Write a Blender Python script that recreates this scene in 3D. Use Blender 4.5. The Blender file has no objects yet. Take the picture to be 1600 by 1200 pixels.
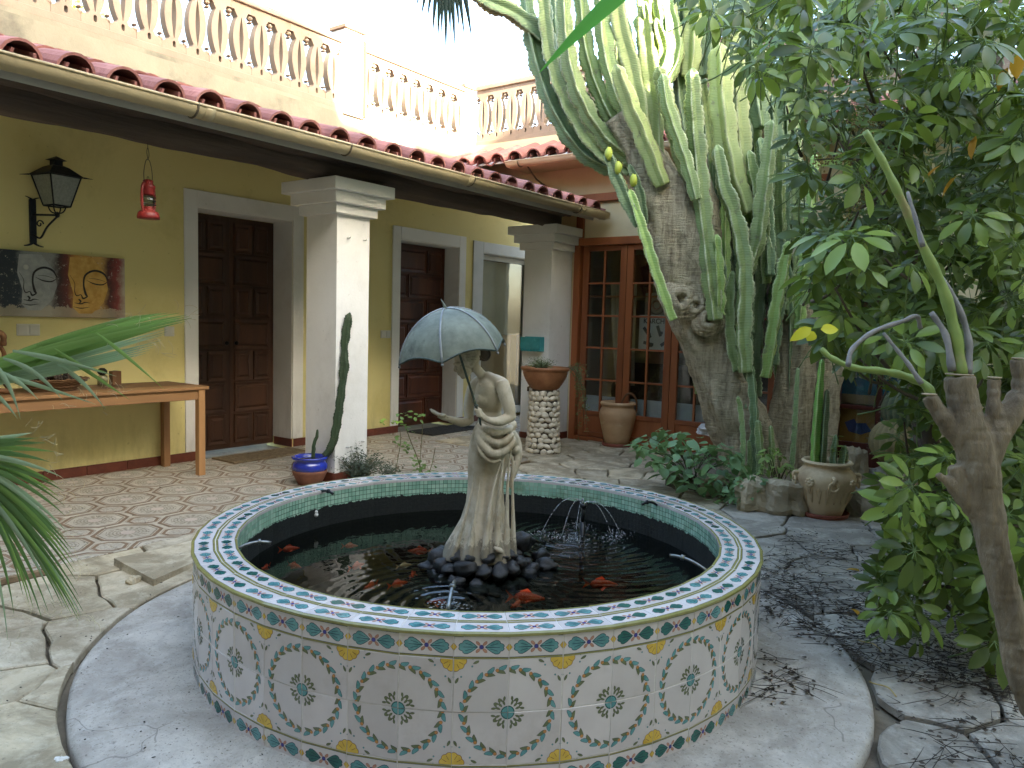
import bpy, bmesh, math, random
from mathutils import Vector, Matrix, Euler, noise
from math import sin, cos, pi, radians, sqrt, atan2, hypot
random.seed(7)
S = bpy.context.scene
COL = S.collection
# ------------------------------------------------------------------ camera
EYE = Vector((0, 0, 1.30))
AX = Vector((885, -73, 1200)).normalized()            # world X seen in camera axes (right, down, forward)
dn = Vector((-410, 14650, 1200)); dn = (dn - AX * dn.dot(AX)).normalized()
AZ = -dn
AY = AZ.cross(AX)
if AY.x > 0: AY = -AY
def c2w(v): return Vector((AX.dot(v), AY.dot(v), AZ.dot(v)))
RIGHT, DOWN, FWD = c2w(Vector((1, 0, 0))), c2w(Vector((0, 1, 0))), c2w(Vector((0, 0, 1)))
cam_d = bpy.data.cameras.new('camera'); cam = bpy.data.objects.new('camera', cam_d); COL.objects.link(cam)
cam_d.sensor_width = 36; cam_d.lens = 27.0; cam_d.clip_start = 0.05; cam_d.clip_end = 2000
m3 = Matrix((RIGHT, -DOWN, -FWD)).transposed()
cam.matrix_world = Matrix.Translation(EYE) @ m3.to_4x4()
S.camera = cam
# ------------------------------------------------------------------ sky, sun, exposure
SUN_DIR = Vector((-0.20, -1.0, 0.40)).normalized()      # towards the sun: over the added wings on the right
wd = bpy.data.worlds.new('World'); S.world = wd; wd.use_nodes = True
nt = wd.node_tree; bg = nt.nodes['Background']
sky = nt.nodes.new('ShaderNodeTexSky'); sky.sky_type = 'NISHITA'; sky.sun_disc = False
sky.sun_elevation = math.asin(SUN_DIR.z); sky.sun_rotation = atan2(SUN_DIR.x, SUN_DIR.y)
sky.dust_density = 3.5; sky.air_density = 0.8; sky.ozone_density = 0.6
nt.links.new(sky.outputs[0], bg.inputs[0]); bg.inputs[1].default_value = 0.15
sl = bpy.data.lights.new('sun', 'SUN'); so = bpy.data.objects.new('sun', sl); COL.objects.link(so)
sl.energy = 4.2; sl.angle = radians(0.55); sl.color = (1.0, 0.93, 0.82)
so.rotation_euler = SUN_DIR.to_track_quat('Z', 'Y').to_euler(); so.location = (0, -6, 12)
S.view_settings.view_transform = 'Standard'; S.view_settings.look = 'None'
S.view_settings.exposure = 3.75; S.view_settings.gamma = 1.0; S.view_settings.use_curve_mapping = False
S.view_settings.use_white_balance = True; S.view_settings.white_balance_temperature = 6750; S.view_settings.white_balance_tint = 2
S.render.engine = 'CYCLES'
S.cycles.use_denoising = True
try: S.cycles.denoiser = 'OPENIMAGEDENOISE'
except Exception: pass
S.cycles.max_bounces = 7; S.cycles.diffuse_bounces = 4; S.cycles.glossy_bounces = 4
S.cycles.transmission_bounces = 5; S.cycles.transparent_max_bounces = 12
S.cycles.caustics_reflective = False; S.cycles.caustics_refractive = False
S.cycles.sample_clamp_indirect = 6.0
# ------------------------------------------------------------------ world points
def ray(px, py): return RIGHT * (px - 800) + DOWN * (py - 600) + FWD * 1200
def gz(px, py, z=0.0):
    d = ray(px, py); return EYE + d * ((z - EYE.z) / d.z)
def on(px, py, ax, v):
    d = ray(px, py); return EYE + d * ((v - EYE[ax]) / d[ax])
def at(px, py, t): return EYE + ray(px, py) * (t / 1200.0)
def U(a, b): return random.uniform(a, b)
# ------------------------------------------------------------------ object helpers
def thing(name, label, cat, loc=(0, 0, 0), rz=0.0, group=None):
    o = bpy.data.objects.new(name, None); COL.objects.link(o)
    o.empty_display_size = 0.05
    o.location = loc; o.rotation_euler = (0, 0, rz); o['label'] = label; o['category'] = cat
    if group: o['group'] = group
    return o
def tag(o, label, cat, group=None):
    o['label'] = label; o['category'] = cat
    if group: o['group'] = group
    return o
def obj(name, me, parent=None, loc=None, rot=None, scale=None):
    o = bpy.data.objects.new(name, me); COL.objects.link(o)
    if parent is not None: o.parent = parent
    if loc is not None: o.location = loc
    if rot is not None: o.rotation_euler = rot
    if scale is not None: o.scale = scale if hasattr(scale, '__len__') else (scale,) * 3
    return o
def copy_tree(o, parent=None):
    c = o.copy(); COL.objects.link(c)
    if parent is not None: c.parent = parent
    for ch in list(o.children): copy_tree(ch, c)
    return c
class MB:
    """collects shapes; build() links them as one mesh object"""
    def __init__(s): s.v = []; s.f = []; s.m = []; s.sm = []; s.att = []
    def add(s, verts, faces, mi=0, smooth=False, att=None):
        b = len(s.v)
        s.v.extend([tuple(p) for p in verts])
        s.att.extend(att if att is not None else [0.0] * len(verts))
        for f in faces:
            s.f.append(tuple(b + i for i in f)); s.m.append(mi); s.sm.append(smooth)
        return s
    def box(s, c, d, mi=0, rot=None, bev=0.0):
        x, y, z = d[0] / 2, d[1] / 2, d[2] / 2
        if bev > 0:
            b = min(bev, x * .9, y * .9, z * .9)
            vs = []; idx = {}
            for sx in (-1, 1):
                for sy in (-1, 1):
                    for sz in (-1, 1):
                        for k, (ox, oy, oz) in enumerate(((0, b, b), (b, 0, b), (b, b, 0))):
                            idx[(sx, sy, sz, k)] = len(vs)
                            vs.append(Vector((sx * (x - ox), sy * (y - oy), sz * (z - oz))))
            fs = []
            I = lambda *a: idx[a]
            for a in (-1, 1):
                q = [I(a, -1, -1, 0), I(a, 1, -1, 0), I(a, 1, 1, 0), I(a, -1, 1, 0)]; fs.append(q if a > 0 else q[::-1])
                q = [I(-1, a, -1, 1), I(-1, a, 1, 1), I(1, a, 1, 1), I(1, a, -1, 1)]; fs.append(q if a > 0 else q[::-1])
                q = [I(-1, -1, a, 2), I(1, -1, a, 2), I(1, 1, a, 2), I(-1, 1, a, 2)]; fs.append(q if a > 0 else q[::-1])
            for a in (-1, 1):
                for c2 in (-1, 1):
                    q = [I(a, c2, -1, 0), I(a, c2, 1, 0), I(a, c2, 1, 1), I(a, c2, -1, 1)]; fs.append(q if a * c2 < 0 else q[::-1])
                    q = [I(a, -1, c2, 0), I(a, 1, c2, 0), I(a, 1, c2, 2), I(a, -1, c2, 2)]; fs.append(q if a * c2 > 0 else q[::-1])
                    q = [I(-1, a, c2, 1), I(1, a, c2, 1), I(1, a, c2, 2), I(-1, a, c2, 2)]; fs.append(q if a * c2 < 0 else q[::-1])
            for sx in (-1, 1):
                for sy in (-1, 1):
                    for sz in (-1, 1):
                        q = [I(sx, sy, sz, 0), I(sx, sy, sz, 1), I(sx, sy, sz, 2)]; fs.append(q if sx * sy * sz > 0 else q[::-1])
        else:
            vs = [Vector((a * x, b2 * y, c2 * z)) for a in (-1, 1) for b2 in (-1, 1) for c2 in (-1, 1)]
            fs = [(0, 1, 3, 2), (4, 6, 7, 5), (0, 4, 5, 1), (2, 3, 7, 6), (0, 2, 6, 4), (1, 5, 7, 3)]
        if rot is not None:
            if not isinstance(rot, Matrix): rot = Euler(rot).to_matrix()
            vs = [rot @ p for p in vs]
        c = Vector(c)
        return s.add([p + c for p in vs], fs, mi)
    def bb(s, x0, x1, y0, y1, z0, z1, mi=0, bev=0.0):
        return s.box(((x0 + x1) / 2, (y0 + y1) / 2, (z0 + z1) / 2), (x1 - x0, y1 - y0, z1 - z0), mi, None, bev)
    def rings(s, rs, mi=0, smooth=True, close=True, cap=(True, True), att=None):
        n = len(rs[0]); vs = [p for r in rs for p in r]; fs = []
        for i in range(len(rs) - 1):
            for j in range(n if close else n - 1):
                k = (j + 1) % n
                fs.append((i * n + j, i * n + k, (i + 1) * n + k, (i + 1) * n + j))
        if cap[0]: fs.append(tuple(range(n))[::-1])
        if cap[1]: fs.append(tuple((len(rs) - 1) * n + j for j in range(n)))
        return s.add(vs, fs, mi, smooth, att)
    def tube(s, path, rad, seg=8, mi=0, smooth=True, cap=(True, True), sec=None):
        path = [Vector(p) for p in path]; n = len(path)
        if not hasattr(rad, '__len__'): rad = [rad] * n
        rs = []; prev = None
        for i, p in enumerate(path):
            t = (path[min(i + 1, n - 1)] - path[max(i - 1, 0)])
            if t.length < 1e-9: t = Vector((0, 0, 1))
            t.normalize()
            if prev is None:
                a = Vector((0, 0, 1)) if abs(t.z) < .9 else Vector((1, 0, 0))
                u = t.cross(a).normalized()
            else:
                u = prev - t * prev.dot(t)
                u = u.normalized() if u.length > 1e-6 else t.orthogonal().normalized()
            prev = u; w = t.cross(u)
            rs.append([p + (u * cos(2 * pi * j / seg) + w * sin(2 * pi * j / seg)) * rad[i] * (sec[j] if sec else 1) for j in range(seg)])
        return s.rings(rs, mi, smooth, True, cap)
    def lathe(s, prof, seg=24, mi=0, c=(0, 0, 0), smooth=True, fn=None, a0=0.0):
        rs = []
        for (r, z) in prof:
            ring = []
            for j in range(seg):
                a = a0 + 2 * pi * j / seg; rr = r * (fn(a, z) if fn else 1)
                ring.append(Vector((c[0] + rr * cos(a), c[1] + rr * sin(a), c[2] + z)))
            rs.append(ring)
        return s.rings(rs, mi, smooth, True, (True, True))
    def ell(s, c, r, mi=0, seg=12, nr=8, rot=None, jit=0.0, seed=0):
        c = Vector(c); vs = []; fs = []
        if not hasattr(r, '__len__'): r = (r, r, r)
        if rot is not None and not isinstance(rot, Matrix): rot = Euler(rot).to_matrix()
        def pt(a, b):
            d = Vector((cos(a) * sin(b), sin(a) * sin(b), cos(b)))
            k = 1 + (jit * noise.noise(d * 1.7 + Vector((seed * 7.3, seed * 3.1, seed))) if jit else 0)
            p = Vector((d.x * r[0] * k, d.y * r[1] * k, d.z * r[2] * k))
            if rot is not None: p = rot @ p
            return p + c
        vs.append(pt(0, 0))
        for i in range(1, nr):
            for j in range(seg): vs.append(pt(2 * pi * j / seg, pi * i / nr))
        vs.append(pt(0, pi)); last = len(vs) - 1
        for j in range(seg):
            fs.append((0, 1 + j, 1 + (j + 1) % seg))
            fs.append((last, last - seg + (j + 1) % seg, last - seg + j))
        for i in range(nr - 2):
            for j in range(seg):
                k = (j + 1) % seg; a = 1 + i * seg
                fs.append((a + j, a + seg + j, a + seg + k, a + k))
        return s.add(vs, fs, mi, True)
    def prism(s, poly, z0, z1, mi=0, mi_top=None, smooth=False):
        """poly: list of (x, y) counter-clockwise"""
        n = len(poly)
        vs = [(p[0], p[1], z0) for p in poly] + [(p[0], p[1], z1) for p in poly]
        fs = [(j, (j + 1) % n, n + (j + 1) % n, n + j) for j in range(n)]
        s.add(vs, fs + [tuple(range(n))[::-1]], mi, smooth)
        return s.add([vs[n + j] for j in range(n)], [tuple(range(n))], mi if mi_top is None else mi_top, smooth)
    def mesh(s, name, mats, att=None):
        me = bpy.data.meshes.new(name); me.from_pydata(s.v, [], s.f)
        if not isinstance(mats, (list, tuple)): mats = [mats]
        for m_ in mats: me.materials.append(m_)
        me.polygons.foreach_set('material_index', s.m); me.polygons.foreach_set('use_smooth', s.sm)
        if att:
            a = me.attributes.new(att, 'FLOAT', 'POINT'); a.data.foreach_set('value', s.att)
        me.update(); return me
    def build(s, name, mats, parent=None, loc=None, rot=None, att=None):
        return obj(name, s.mesh(name, mats, att), parent, loc, rot)
def arc(p0, p1, p2, n=10):
    p0, p1, p2 = Vector(p0), Vector(p1), Vector(p2)
    return [p0 * (1 - t) ** 2 + p1 * 2 * t * (1 - t) + p2 * t * t for t in [i / n for i in range(n + 1)]]
def spline(pts, n=6):
    """Catmull-Rom through pts (Vectors)"""
    pts = [Vector(p) for p in pts]; q = [pts[0] * 2 - pts[1]] + pts + [pts[-1] * 2 - pts[-2]]; out = []
    for i in range(1, len(q) - 2):
        a, b, c, d = q[i - 1], q[i], q[i + 1], q[i + 2]
        for k in range(n):
            t = k / n
            out.append(0.5 * ((2 * b) + (c - a) * t + (2 * a - 5 * b + 4 * c - d) * t * t + (3 * b - a - 3 * c + d) * t ** 3))
    out.append(pts[-1]); return out
def lerps(xs, n):
    """resample list of numbers to n values"""
    out = []
    for i in range(n):
        t = i / (n - 1) * (len(xs) - 1); k = min(int(t), len(xs) - 2); out.append(xs[k] + (xs[k + 1] - xs[k]) * (t - k))
    return out
def remesh(o, voxel, smooth=2, name=None):
    """melt the pieces of one mesh object into a single skin"""
    md = o.modifiers.new('r', 'REMESH'); md.mode = 'VOXEL'; md.voxel_size = voxel; md.use_smooth_shade = True
    if smooth:
        sm = o.modifiers.new('s', 'SMOOTH'); sm.factor = .5; sm.iterations = smooth
    dg = bpy.context.evaluated_depsgraph_get(); dg.update()
    me = bpy.data.meshes.new_from_object(o.evaluated_get(dg), depsgraph=dg)
    o.modifiers.clear(); o.data = me
    for p in me.polygons: p.use_smooth = True
    return o
# ------------------------------------------------------------------ materials
def rgb(h):
    """sRGB hex to linear"""
    c = [int(h[i:i + 2], 16) / 255 for i in (0, 2, 4)]
    return tuple(x / 12.92 if x <= .04045 else ((x + .055) / 1.055) ** 2.4 for x in c)
def nodes(name):
    m = bpy.data.materials.new(name); m.use_nodes = True
    t = m.node_tree; b = t.nodes['Principled BSDF']; return m, t, b
def N(t, kind, **kw):
    n = t.nodes.new('ShaderNode' + kind)
    for k, v in kw.items():
        if k.startswith('i_'):
            key = k[2:]; n.inputs[int(key) if key.isdigit() else key].default_value = v
        else: setattr(n, k, v)
    return n
def ramp(t, stops, fac=None):
    r = t.nodes.new('ShaderNodeValToRGB'); e = r.color_ramp.elements
    while len(e) < len(stops): e.new(.5)
    for i, (p, c) in enumerate(stops):
        e[i].position = p; e[i].color = (*c, 1) if len(c) == 3 else c
    if fac is not None: t.links.new(fac, r.inputs[0])
    return r
def coords(t, vary=True, kind='Object'):
    tc = N(t, 'TexCoord'); out = tc.outputs[kind]
    if vary:
        oi = N(t, 'ObjectInfo'); mu = N(t, 'VectorMath', operation='SCALE'); mu.inputs['Scale'].default_value = 37.0
        cx = N(t, 'CombineXYZ'); t.links.new(oi.outputs['Random'], cx.inputs[0]); t.links.new(oi.outputs['Random'], cx.inputs[1])
        t.links.new(cx.outputs[0], mu.inputs[0])
        ad = N(t, 'VectorMath', operation='ADD'); t.links.new(out, ad.inputs[0]); t.links.new(mu.outputs[0], ad.inputs[1])
        out = ad.outputs[0]
    return out
def math_(t, op, a, b=None, c=None, clamp=False):
    n = N(t, 'Math', operation=op); n.use_clamp = clamp
    for i, x in enumerate((a, b, c)):
        if x is None: continue
        if isinstance(x, (int, float)): n.inputs[i].default_value = x
        else: t.links.new(x, n.inputs[i])
    return n.outputs[0]
def mixc(t, fac, a, b, mode='MIX'):
    n = N(t, 'Mix', data_type='RGBA', blend_type=mode)
    for i, x in ((0, fac), (6, a), (7, b)):
        if isinstance(x, (int, float)): n.inputs[i].default_value = x
        elif isinstance(x, tuple): n.inputs[i].default_value = (*x, 1) if len(x) == 3 else x
        else: t.links.new(x, n.inputs[i])
    return n.outputs[2]
def noi(t, vec, scale, detail=5, rough=.6, dist=0.0):
    n = N(t, 'TexNoise'); n.inputs['Scale'].default_value = scale; n.inputs['Detail'].default_value = detail
    n.inputs['Roughness'].default_value = rough; n.inputs['Distortion'].default_value = dist
    t.links.new(vec, n.inputs['Vector']); return n.outputs['Fac']
def bumpn(t, b, h, strength=.3, dist=.01):
    n = N(t, 'Bump'); n.inputs['Strength'].default_value = strength; n.inputs['Distance'].default_value = dist
    t.links.new(h, n.inputs['Height']); t.links.new(n.outputs[0], b.inputs['Normal']); return n
def stretch(t, vec, s):
    n = N(t, 'Mapping'); n.inputs['Scale'].default_value = s; t.links.new(vec, n.inputs[0]); return n.outputs[0]
MATS = {}
def mat(name, c1, c2=None, c3=None, scale=6, rough=.7, bump=.0, bscale=40, bdist=.01, spec=.4, metal=0.0, vary=.0,
        st=None, detail=6, lo=.35, hi=.65, rough2=None, coat=0.0, trans=0.0):
    """mottled procedural surface: c1..c2 by noise, c3 in sparse blotches"""
    if name in MATS: return MATS[name]
    if isinstance(c1, str): c1 = rgb(c1)
    if isinstance(c2, str): c2 = rgb(c2)
    if isinstance(c3, str): c3 = rgb(c3)
    m, t, b = nodes(name); v = coords(t)
    if st: v = stretch(t, v, st)
    col = None
    if c2 is not None:
        f = noi(t, v, scale, detail); r = ramp(t, [(lo, c1), (hi, c2)], f); col = r.outputs[0]
        if c3 is not None:
            f3 = noi(t, v, scale * .45, 8, .7); r3 = ramp(t, [(.55, (0, 0, 0)), (.72, (1, 1, 1))], f3)
            col = mixc(t, r3.outputs[0], col, c3)
    if vary:
        oi = N(t, 'ObjectInfo'); hs = N(t, 'HueSaturation')
        t.links.new(math_(t, 'MULTIPLY_ADD', oi.outputs['Random'], 2 * vary, 1 - vary), hs.inputs['Value'])
        if col is not None: t.links.new(col, hs.inputs['Color'])
        else: hs.inputs['Color'].default_value = (*c1, 1)
        col = hs.outputs[0]
    if col is None: b.inputs['Base Color'].default_value = (*c1, 1)
    else: t.links.new(col, b.inputs['Base Color'])
    b.inputs['Roughness'].default_value = rough; b.inputs['Metallic'].default_value = metal
    b.inputs['Specular IOR Level'].default_value = spec
    if coat: b.inputs['Coat Weight'].default_value = coat; b.inputs['Coat Roughness'].default_value = .08
    if rough2 is not None:
        t.links.new(math_(t, 'MULTIPLY_ADD', noi(t, v, scale * 2.3, 4), rough2 - rough, rough), b.inputs['Roughness'])
    if bump: bumpn(t, b, noi(t, v, bscale, 6, .65), bump, bdist)
    MATS[name] = m; return m
def leafmat(name, c1, c2, rough=.35, vary=.25, trans=.3, spec=.5, tcol=None, vein=False):
    if name in MATS: return MATS[name]
    if isinstance(c1, str): c1 = rgb(c1)
    if isinstance(c2, str): c2 = rgb(c2)
    m, t, b = nodes(name); v = coords(t); g = N(t, 'NewGeometry')
    f = math_(t, 'MULTIPLY_ADD', g.outputs['Random Per Island'], .6, math_(t, 'MULTIPLY', noi(t, v, 9, 2), .4))
    col = ramp(t, [(.2, c1), (.8, c2)], f).outputs[0]
    oi = N(t, 'ObjectInfo'); hs = N(t, 'HueSaturation'); t.links.new(col, hs.inputs['Color'])
    t.links.new(math_(t, 'MULTIPLY_ADD', oi.outputs['Random'], 2 * vary, 1 - vary), hs.inputs['Value'])
    t.links.new(hs.outputs[0], b.inputs['Base Color']); b.inputs['Roughness'].default_value = rough
    b.inputs['Specular IOR Level'].default_value = spec
    if trans:
        tr = N(t, 'BsdfTranslucent'); gm = N(t, 'Gamma'); gm.inputs[1].default_value = .8
        t.links.new(hs.outputs[0], gm.inputs[0]); t.links.new(mixc(t, .35, gm.outputs[0], (.35, .5, .04)), tr.inputs[0])
        mx = N(t, 'MixShader'); mx.inputs[0].default_value = trans
        t.links.new(b.outputs[0], mx.inputs[1]); t.links.new(tr.outputs[0], mx.inputs[2])
        t.links.new(mx.outputs[0], t.nodes['Material Output'].inputs[0])
    MATS[name] = m; return m
# ================================================================== ground, paving, porch floor
PC = Vector((2.46, 1.94, 0))           # pond centre
m_earth = mat('earth', '6a6050', '877b67', '4a4136', scale=5, rough=.95, bump=.6, bscale=30, bdist=.02)
g = MB(); g.add([(-60, -60, -.035), (70, -60, -.035), (70, 70, -.035), (-60, 70, -.035)], [(0, 1, 2, 3)])
ground = g.build('ground', m_earth); ground['kind'] = 'structure'
def stone_mat(name, cols, dark, stain, wet=.75):
    m, t, b = nodes(name); v = coords(t); oi = N(t, 'ObjectInfo')
    base = ramp(t, [(i / (len(cols) - 1), rgb(c)) for i, c in enumerate(cols)], oi.outputs['Random']).outputs[0]
    f1 = noi(t, v, 3.2, 8, .68, .6); col = mixc(t, ramp(t, [(.36, (0, 0, 0)), (.56, (.85, .85, .85))], f1).outputs[0], base, rgb(dark))
    f2 = noi(t, v, 11, 9, .75); col = mixc(t, ramp(t, [(.5, (0, 0, 0)), (.7, (.5, .5, .5))], f2).outputs[0], col, rgb(stain))
    f3 = noi(t, v, 60, 3, .6); col = mixc(t, ramp(t, [(.62, (0, 0, 0)), (.72, (.55, .55, .55))], f3).outputs[0], col, (.05, .045, .04))
    t.links.new(col, b.inputs['Base Color']); b.inputs['Specular IOR Level'].default_value = .35
    t.links.new(math_(t, 'MULTIPLY_ADD', f2, .35, wet - .15), b.inputs['Roughness'])
    h = math_(t, 'ADD', math_(t, 'MULTIPLY', f1, 1.6), math_(t, 'MULTIPLY', noi(t, v, 35, 6, .7), .5)); bumpn(t, b, h, .8, .016)
    return m
m_flag = stone_mat('flagstone_cream', ['c6b594', 'd1c2a3', 'bbae97', 'cdc3ad', 'b4a68a', 'd8ccb2'], '85785f', 'd6cdb6')
m_flag2 = stone_mat('flagstone_grey', ['bfb6a6', 'b0a899', 'c8bfae', 'a59d90', 'bdb5a6'], '7d766b', 'cfc8ba', .6)
m_slab = stone_mat('slab_concrete', ['c6bfb3', 'c6bfb3'], '968e83', 'dad5cc')
_t = m_slab.node_tree; _b = _t.nodes['Principled BSDF']; _l = _b.inputs['Base Color'].links[0].from_socket; _v = coords(_t, False)
_vo = N(_t, 'TexVoronoi', feature='DISTANCE_TO_EDGE'); _vo.inputs['Scale'].default_value = 1.6
_ds = N(_t, 'VectorMath', operation='ADD'); _nv = N(_t, 'TexNoise'); _nv.inputs['Scale'].default_value = 4; _t.links.new(_v, _nv.inputs['Vector']); _sc = N(_t, 'VectorMath', operation='SCALE'); _sc.inputs['Scale'].default_value = .25; _t.links.new(_nv.outputs['Color'], _sc.inputs[0]); _t.links.new(_v, _ds.inputs[0]); _t.links.new(_sc.outputs[0], _ds.inputs[1]); _t.links.new(_ds.outputs[0], _vo.inputs['Vector'])
_cr = math_(_t, 'MULTIPLY', math_(_t, 'LESS_THAN', _vo.outputs['Distance'], .004), math_(_t, 'GREATER_THAN', noi(_t, _v, 1.3, 2), .5))
_st = ramp(_t, [(.52, (0, 0, 0)), (.60, (.6, .6, .6))], noi(_t, stretch(_t, _v, (1, 1, 1)), 2.2, 9, .75, 1.0)).outputs[0]
_pt = ramp(_t, [(.60, (0, 0, 0)), (.66, (.85, .85, .85))], noi(_t, _v, 85, 4, .7)).outputs[0]
_c = mixc(_t, _st, _l, rgb('aca59b')); _c = mixc(_t, _pt, _c, rgb('6d665c')); _c = mixc(_t, math_(_t, 'MULTIPLY', _cr, .4), _c, rgb('3f3a34')); _t.links.new(_c, _b.inputs['Base Color'])
def clip(poly, nx, ny, d):
    out = []
    for i in range(len(poly)):
        a, b = poly[i], poly[(i + 1) % len(poly)]
        da, db = a[0] * nx + a[1] * ny - d, b[0] * nx + b[1] * ny - d
        if da <= 0: out.append(a)
        if (da < 0) != (db < 0):
            k = da / (da - db); out.append((a[0] + (b[0] - a[0]) * k, a[1] + (b[1] - a[1]) * k))
    return out
rs = random.Random(11)
seeds = []
tries = 0
while tries < 9000:
    tries += 1
    x, y = rs.uniform(-.1, 7.7), rs.uniform(-1.0, 4.5)
    dmin = .34 + .30 * noise.noise(Vector((x * 1.3, y * 1.3, 3.3)))
    if all(hypot(x - a, y - b) > max(.19, dmin) for a, b in seeds): seeds.append((x, y))
def porch_edge(x): return 4.10 if x < 5.95 else 9
flag_n = 0
for i, (x, y) in enumerate(seeds):
    rr = hypot(x - PC.x, y - PC.y)
    if rr < 1.44: continue
    if y > 4.06 and x < 6.0: continue
    poly = [(x - 1, y - 1), (x + 1, y - 1), (x + 1, y + 1), (x - 1, y + 1)]
    gap = .004 + .005 * rs.random()
    for j, (a, b) in enumerate(seeds):
        if j == i: continue
        dx, dy = a - x, b - y; L = hypot(dx, dy)
        if L > 2.2: continue
        poly = clip(poly, dx / L, dy / L, (x * dx + y * dy) / L + L / 2 - gap)
        if not poly: break
    if poly and x < 6.0: poly = clip(poly, 0, 1, 4.075)
    if poly: poly = clip(poly, 1, 0, 7.33)
    if not poly or len(poly) < 3: continue
    fine = []
    for k in range(len(poly)):
        a, b = poly[k], poly[(k + 1) % len(poly)]; L = hypot(b[0] - a[0], b[1] - a[1]); n = max(1, int(L / .07))
        for q in range(n):
            px, py = a[0] + (b[0] - a[0]) * q / n, a[1] + (b[1] - a[1]) * q / n
            w = .034; px += w * noise.noise(Vector((px * 6, py * 6, .5))); py += w * noise.noise(Vector((px * 6, py * 6, 9.5)))
            ddx, ddy = px - PC.x, py - PC.y; r_ = hypot(ddx, ddy)
            if r_ < 1.525: px, py = PC.x + ddx / r_ * 1.525, PC.y + ddy / r_ * 1.525
            if not fine or hypot(fine[-1][0] - px, fine[-1][1] - py) > .01: fine.append((px, py))
    if len(fine) < 4: continue
    A = sum(fine[k][0] * fine[(k + 1) % len(fine)][1] - fine[(k + 1) % len(fine)][0] * fine[k][1] for k in range(len(fine))) / 2
    if A < .012: continue
    cxs = sum(p[0] for p in fine) / len(fine); cys = sum(p[1] for p in fine) / len(fine)
    mb = MB(); n = len(fine); top = .002 + .012 * rs.random()
    tx, ty = rs.uniform(-.012, .012), rs.uniform(-.012, .012)
    out0 = [(p[0] - cxs, p[1] - cys) for p in fine]
    ins = [(p[0] * (1 - .008 / max(.05, hypot(*p))), p[1] * (1 - .008 / max(.05, hypot(*p)))) for p in out0]
    vs = [(p[0], p[1], -.032) for p in out0] + [(p[0], p[1], -.006) for p in out0] + [(p[0], p[1], 0) for p in ins]
    fs = [(j, (j + 1) % n, n + (j + 1) % n, n + j) for j in range(n)] + [(n + j, n + (j + 1) % n, 2 * n + (j + 1) % n, 2 * n + j) for j in range(n)]
    fs.append(tuple(range(2 * n, 3 * n))); mb.add(vs, fs)
    # the right-hand side of the court is greyer and dirtier
    k = (cxs - .75 * cys) + rs.uniform(-.6, .6)
    o = mb.build('flagstone', m_flag2 if k > 1.9 and cys < 1.75 else m_flag, ground, (cxs, cys, top)); o.rotation_euler = (tx, ty, 0); flag_n += 1
# the broken slab that has lifted by the tiled floor
bp = [gz(178, 886), gz(240, 918), gz(318, 880), gz(316, 848), gz(250, 868)]
bc = sum(bp, Vector()) / 5
mb = MB(); n = 5; mb.prism([(p.x - bc.x, p.y - bc.y) for p in bp][::-1] if False else sorted([(p.x - bc.x, p.y - bc.y) for p in bp], key=lambda q: atan2(q[1], q[0])), -.018, .022)
o = mb.build('flagstone', m_flag, ground, (bc.x, bc.y, .014)); o.rotation_euler = (.02, .035, 0); o['label'] = 'cracked slab that has lifted out of the paving'
# round footing of the pond
mb = MB(); ro, n = 1.5, 96; r0 = [];
def rs_(a, r): return r + .012 * noise.noise(Vector((cos(a) * 3, sin(a) * 3, 1)))
prof = [(1.04, .002), (1.10, .016), (1.3, .014), (1.482, .012), (1.5, .002), (1.503, -.032)]
rings = [[Vector((rs_(2 * pi * j / n, r) * cos(2 * pi * j / n), rs_(2 * pi * j / n, r) * sin(2 * pi * j / n), z)) for j in range(n)] for r, z in prof]
mb.rings(rings, 0, True, True, (False, False))
slab = mb.build('pavement_slab', m_slab, None, PC); slab['kind'] = 'structure'; slab['label'] = 'round worn concrete footing under the tiled pond'
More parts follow.
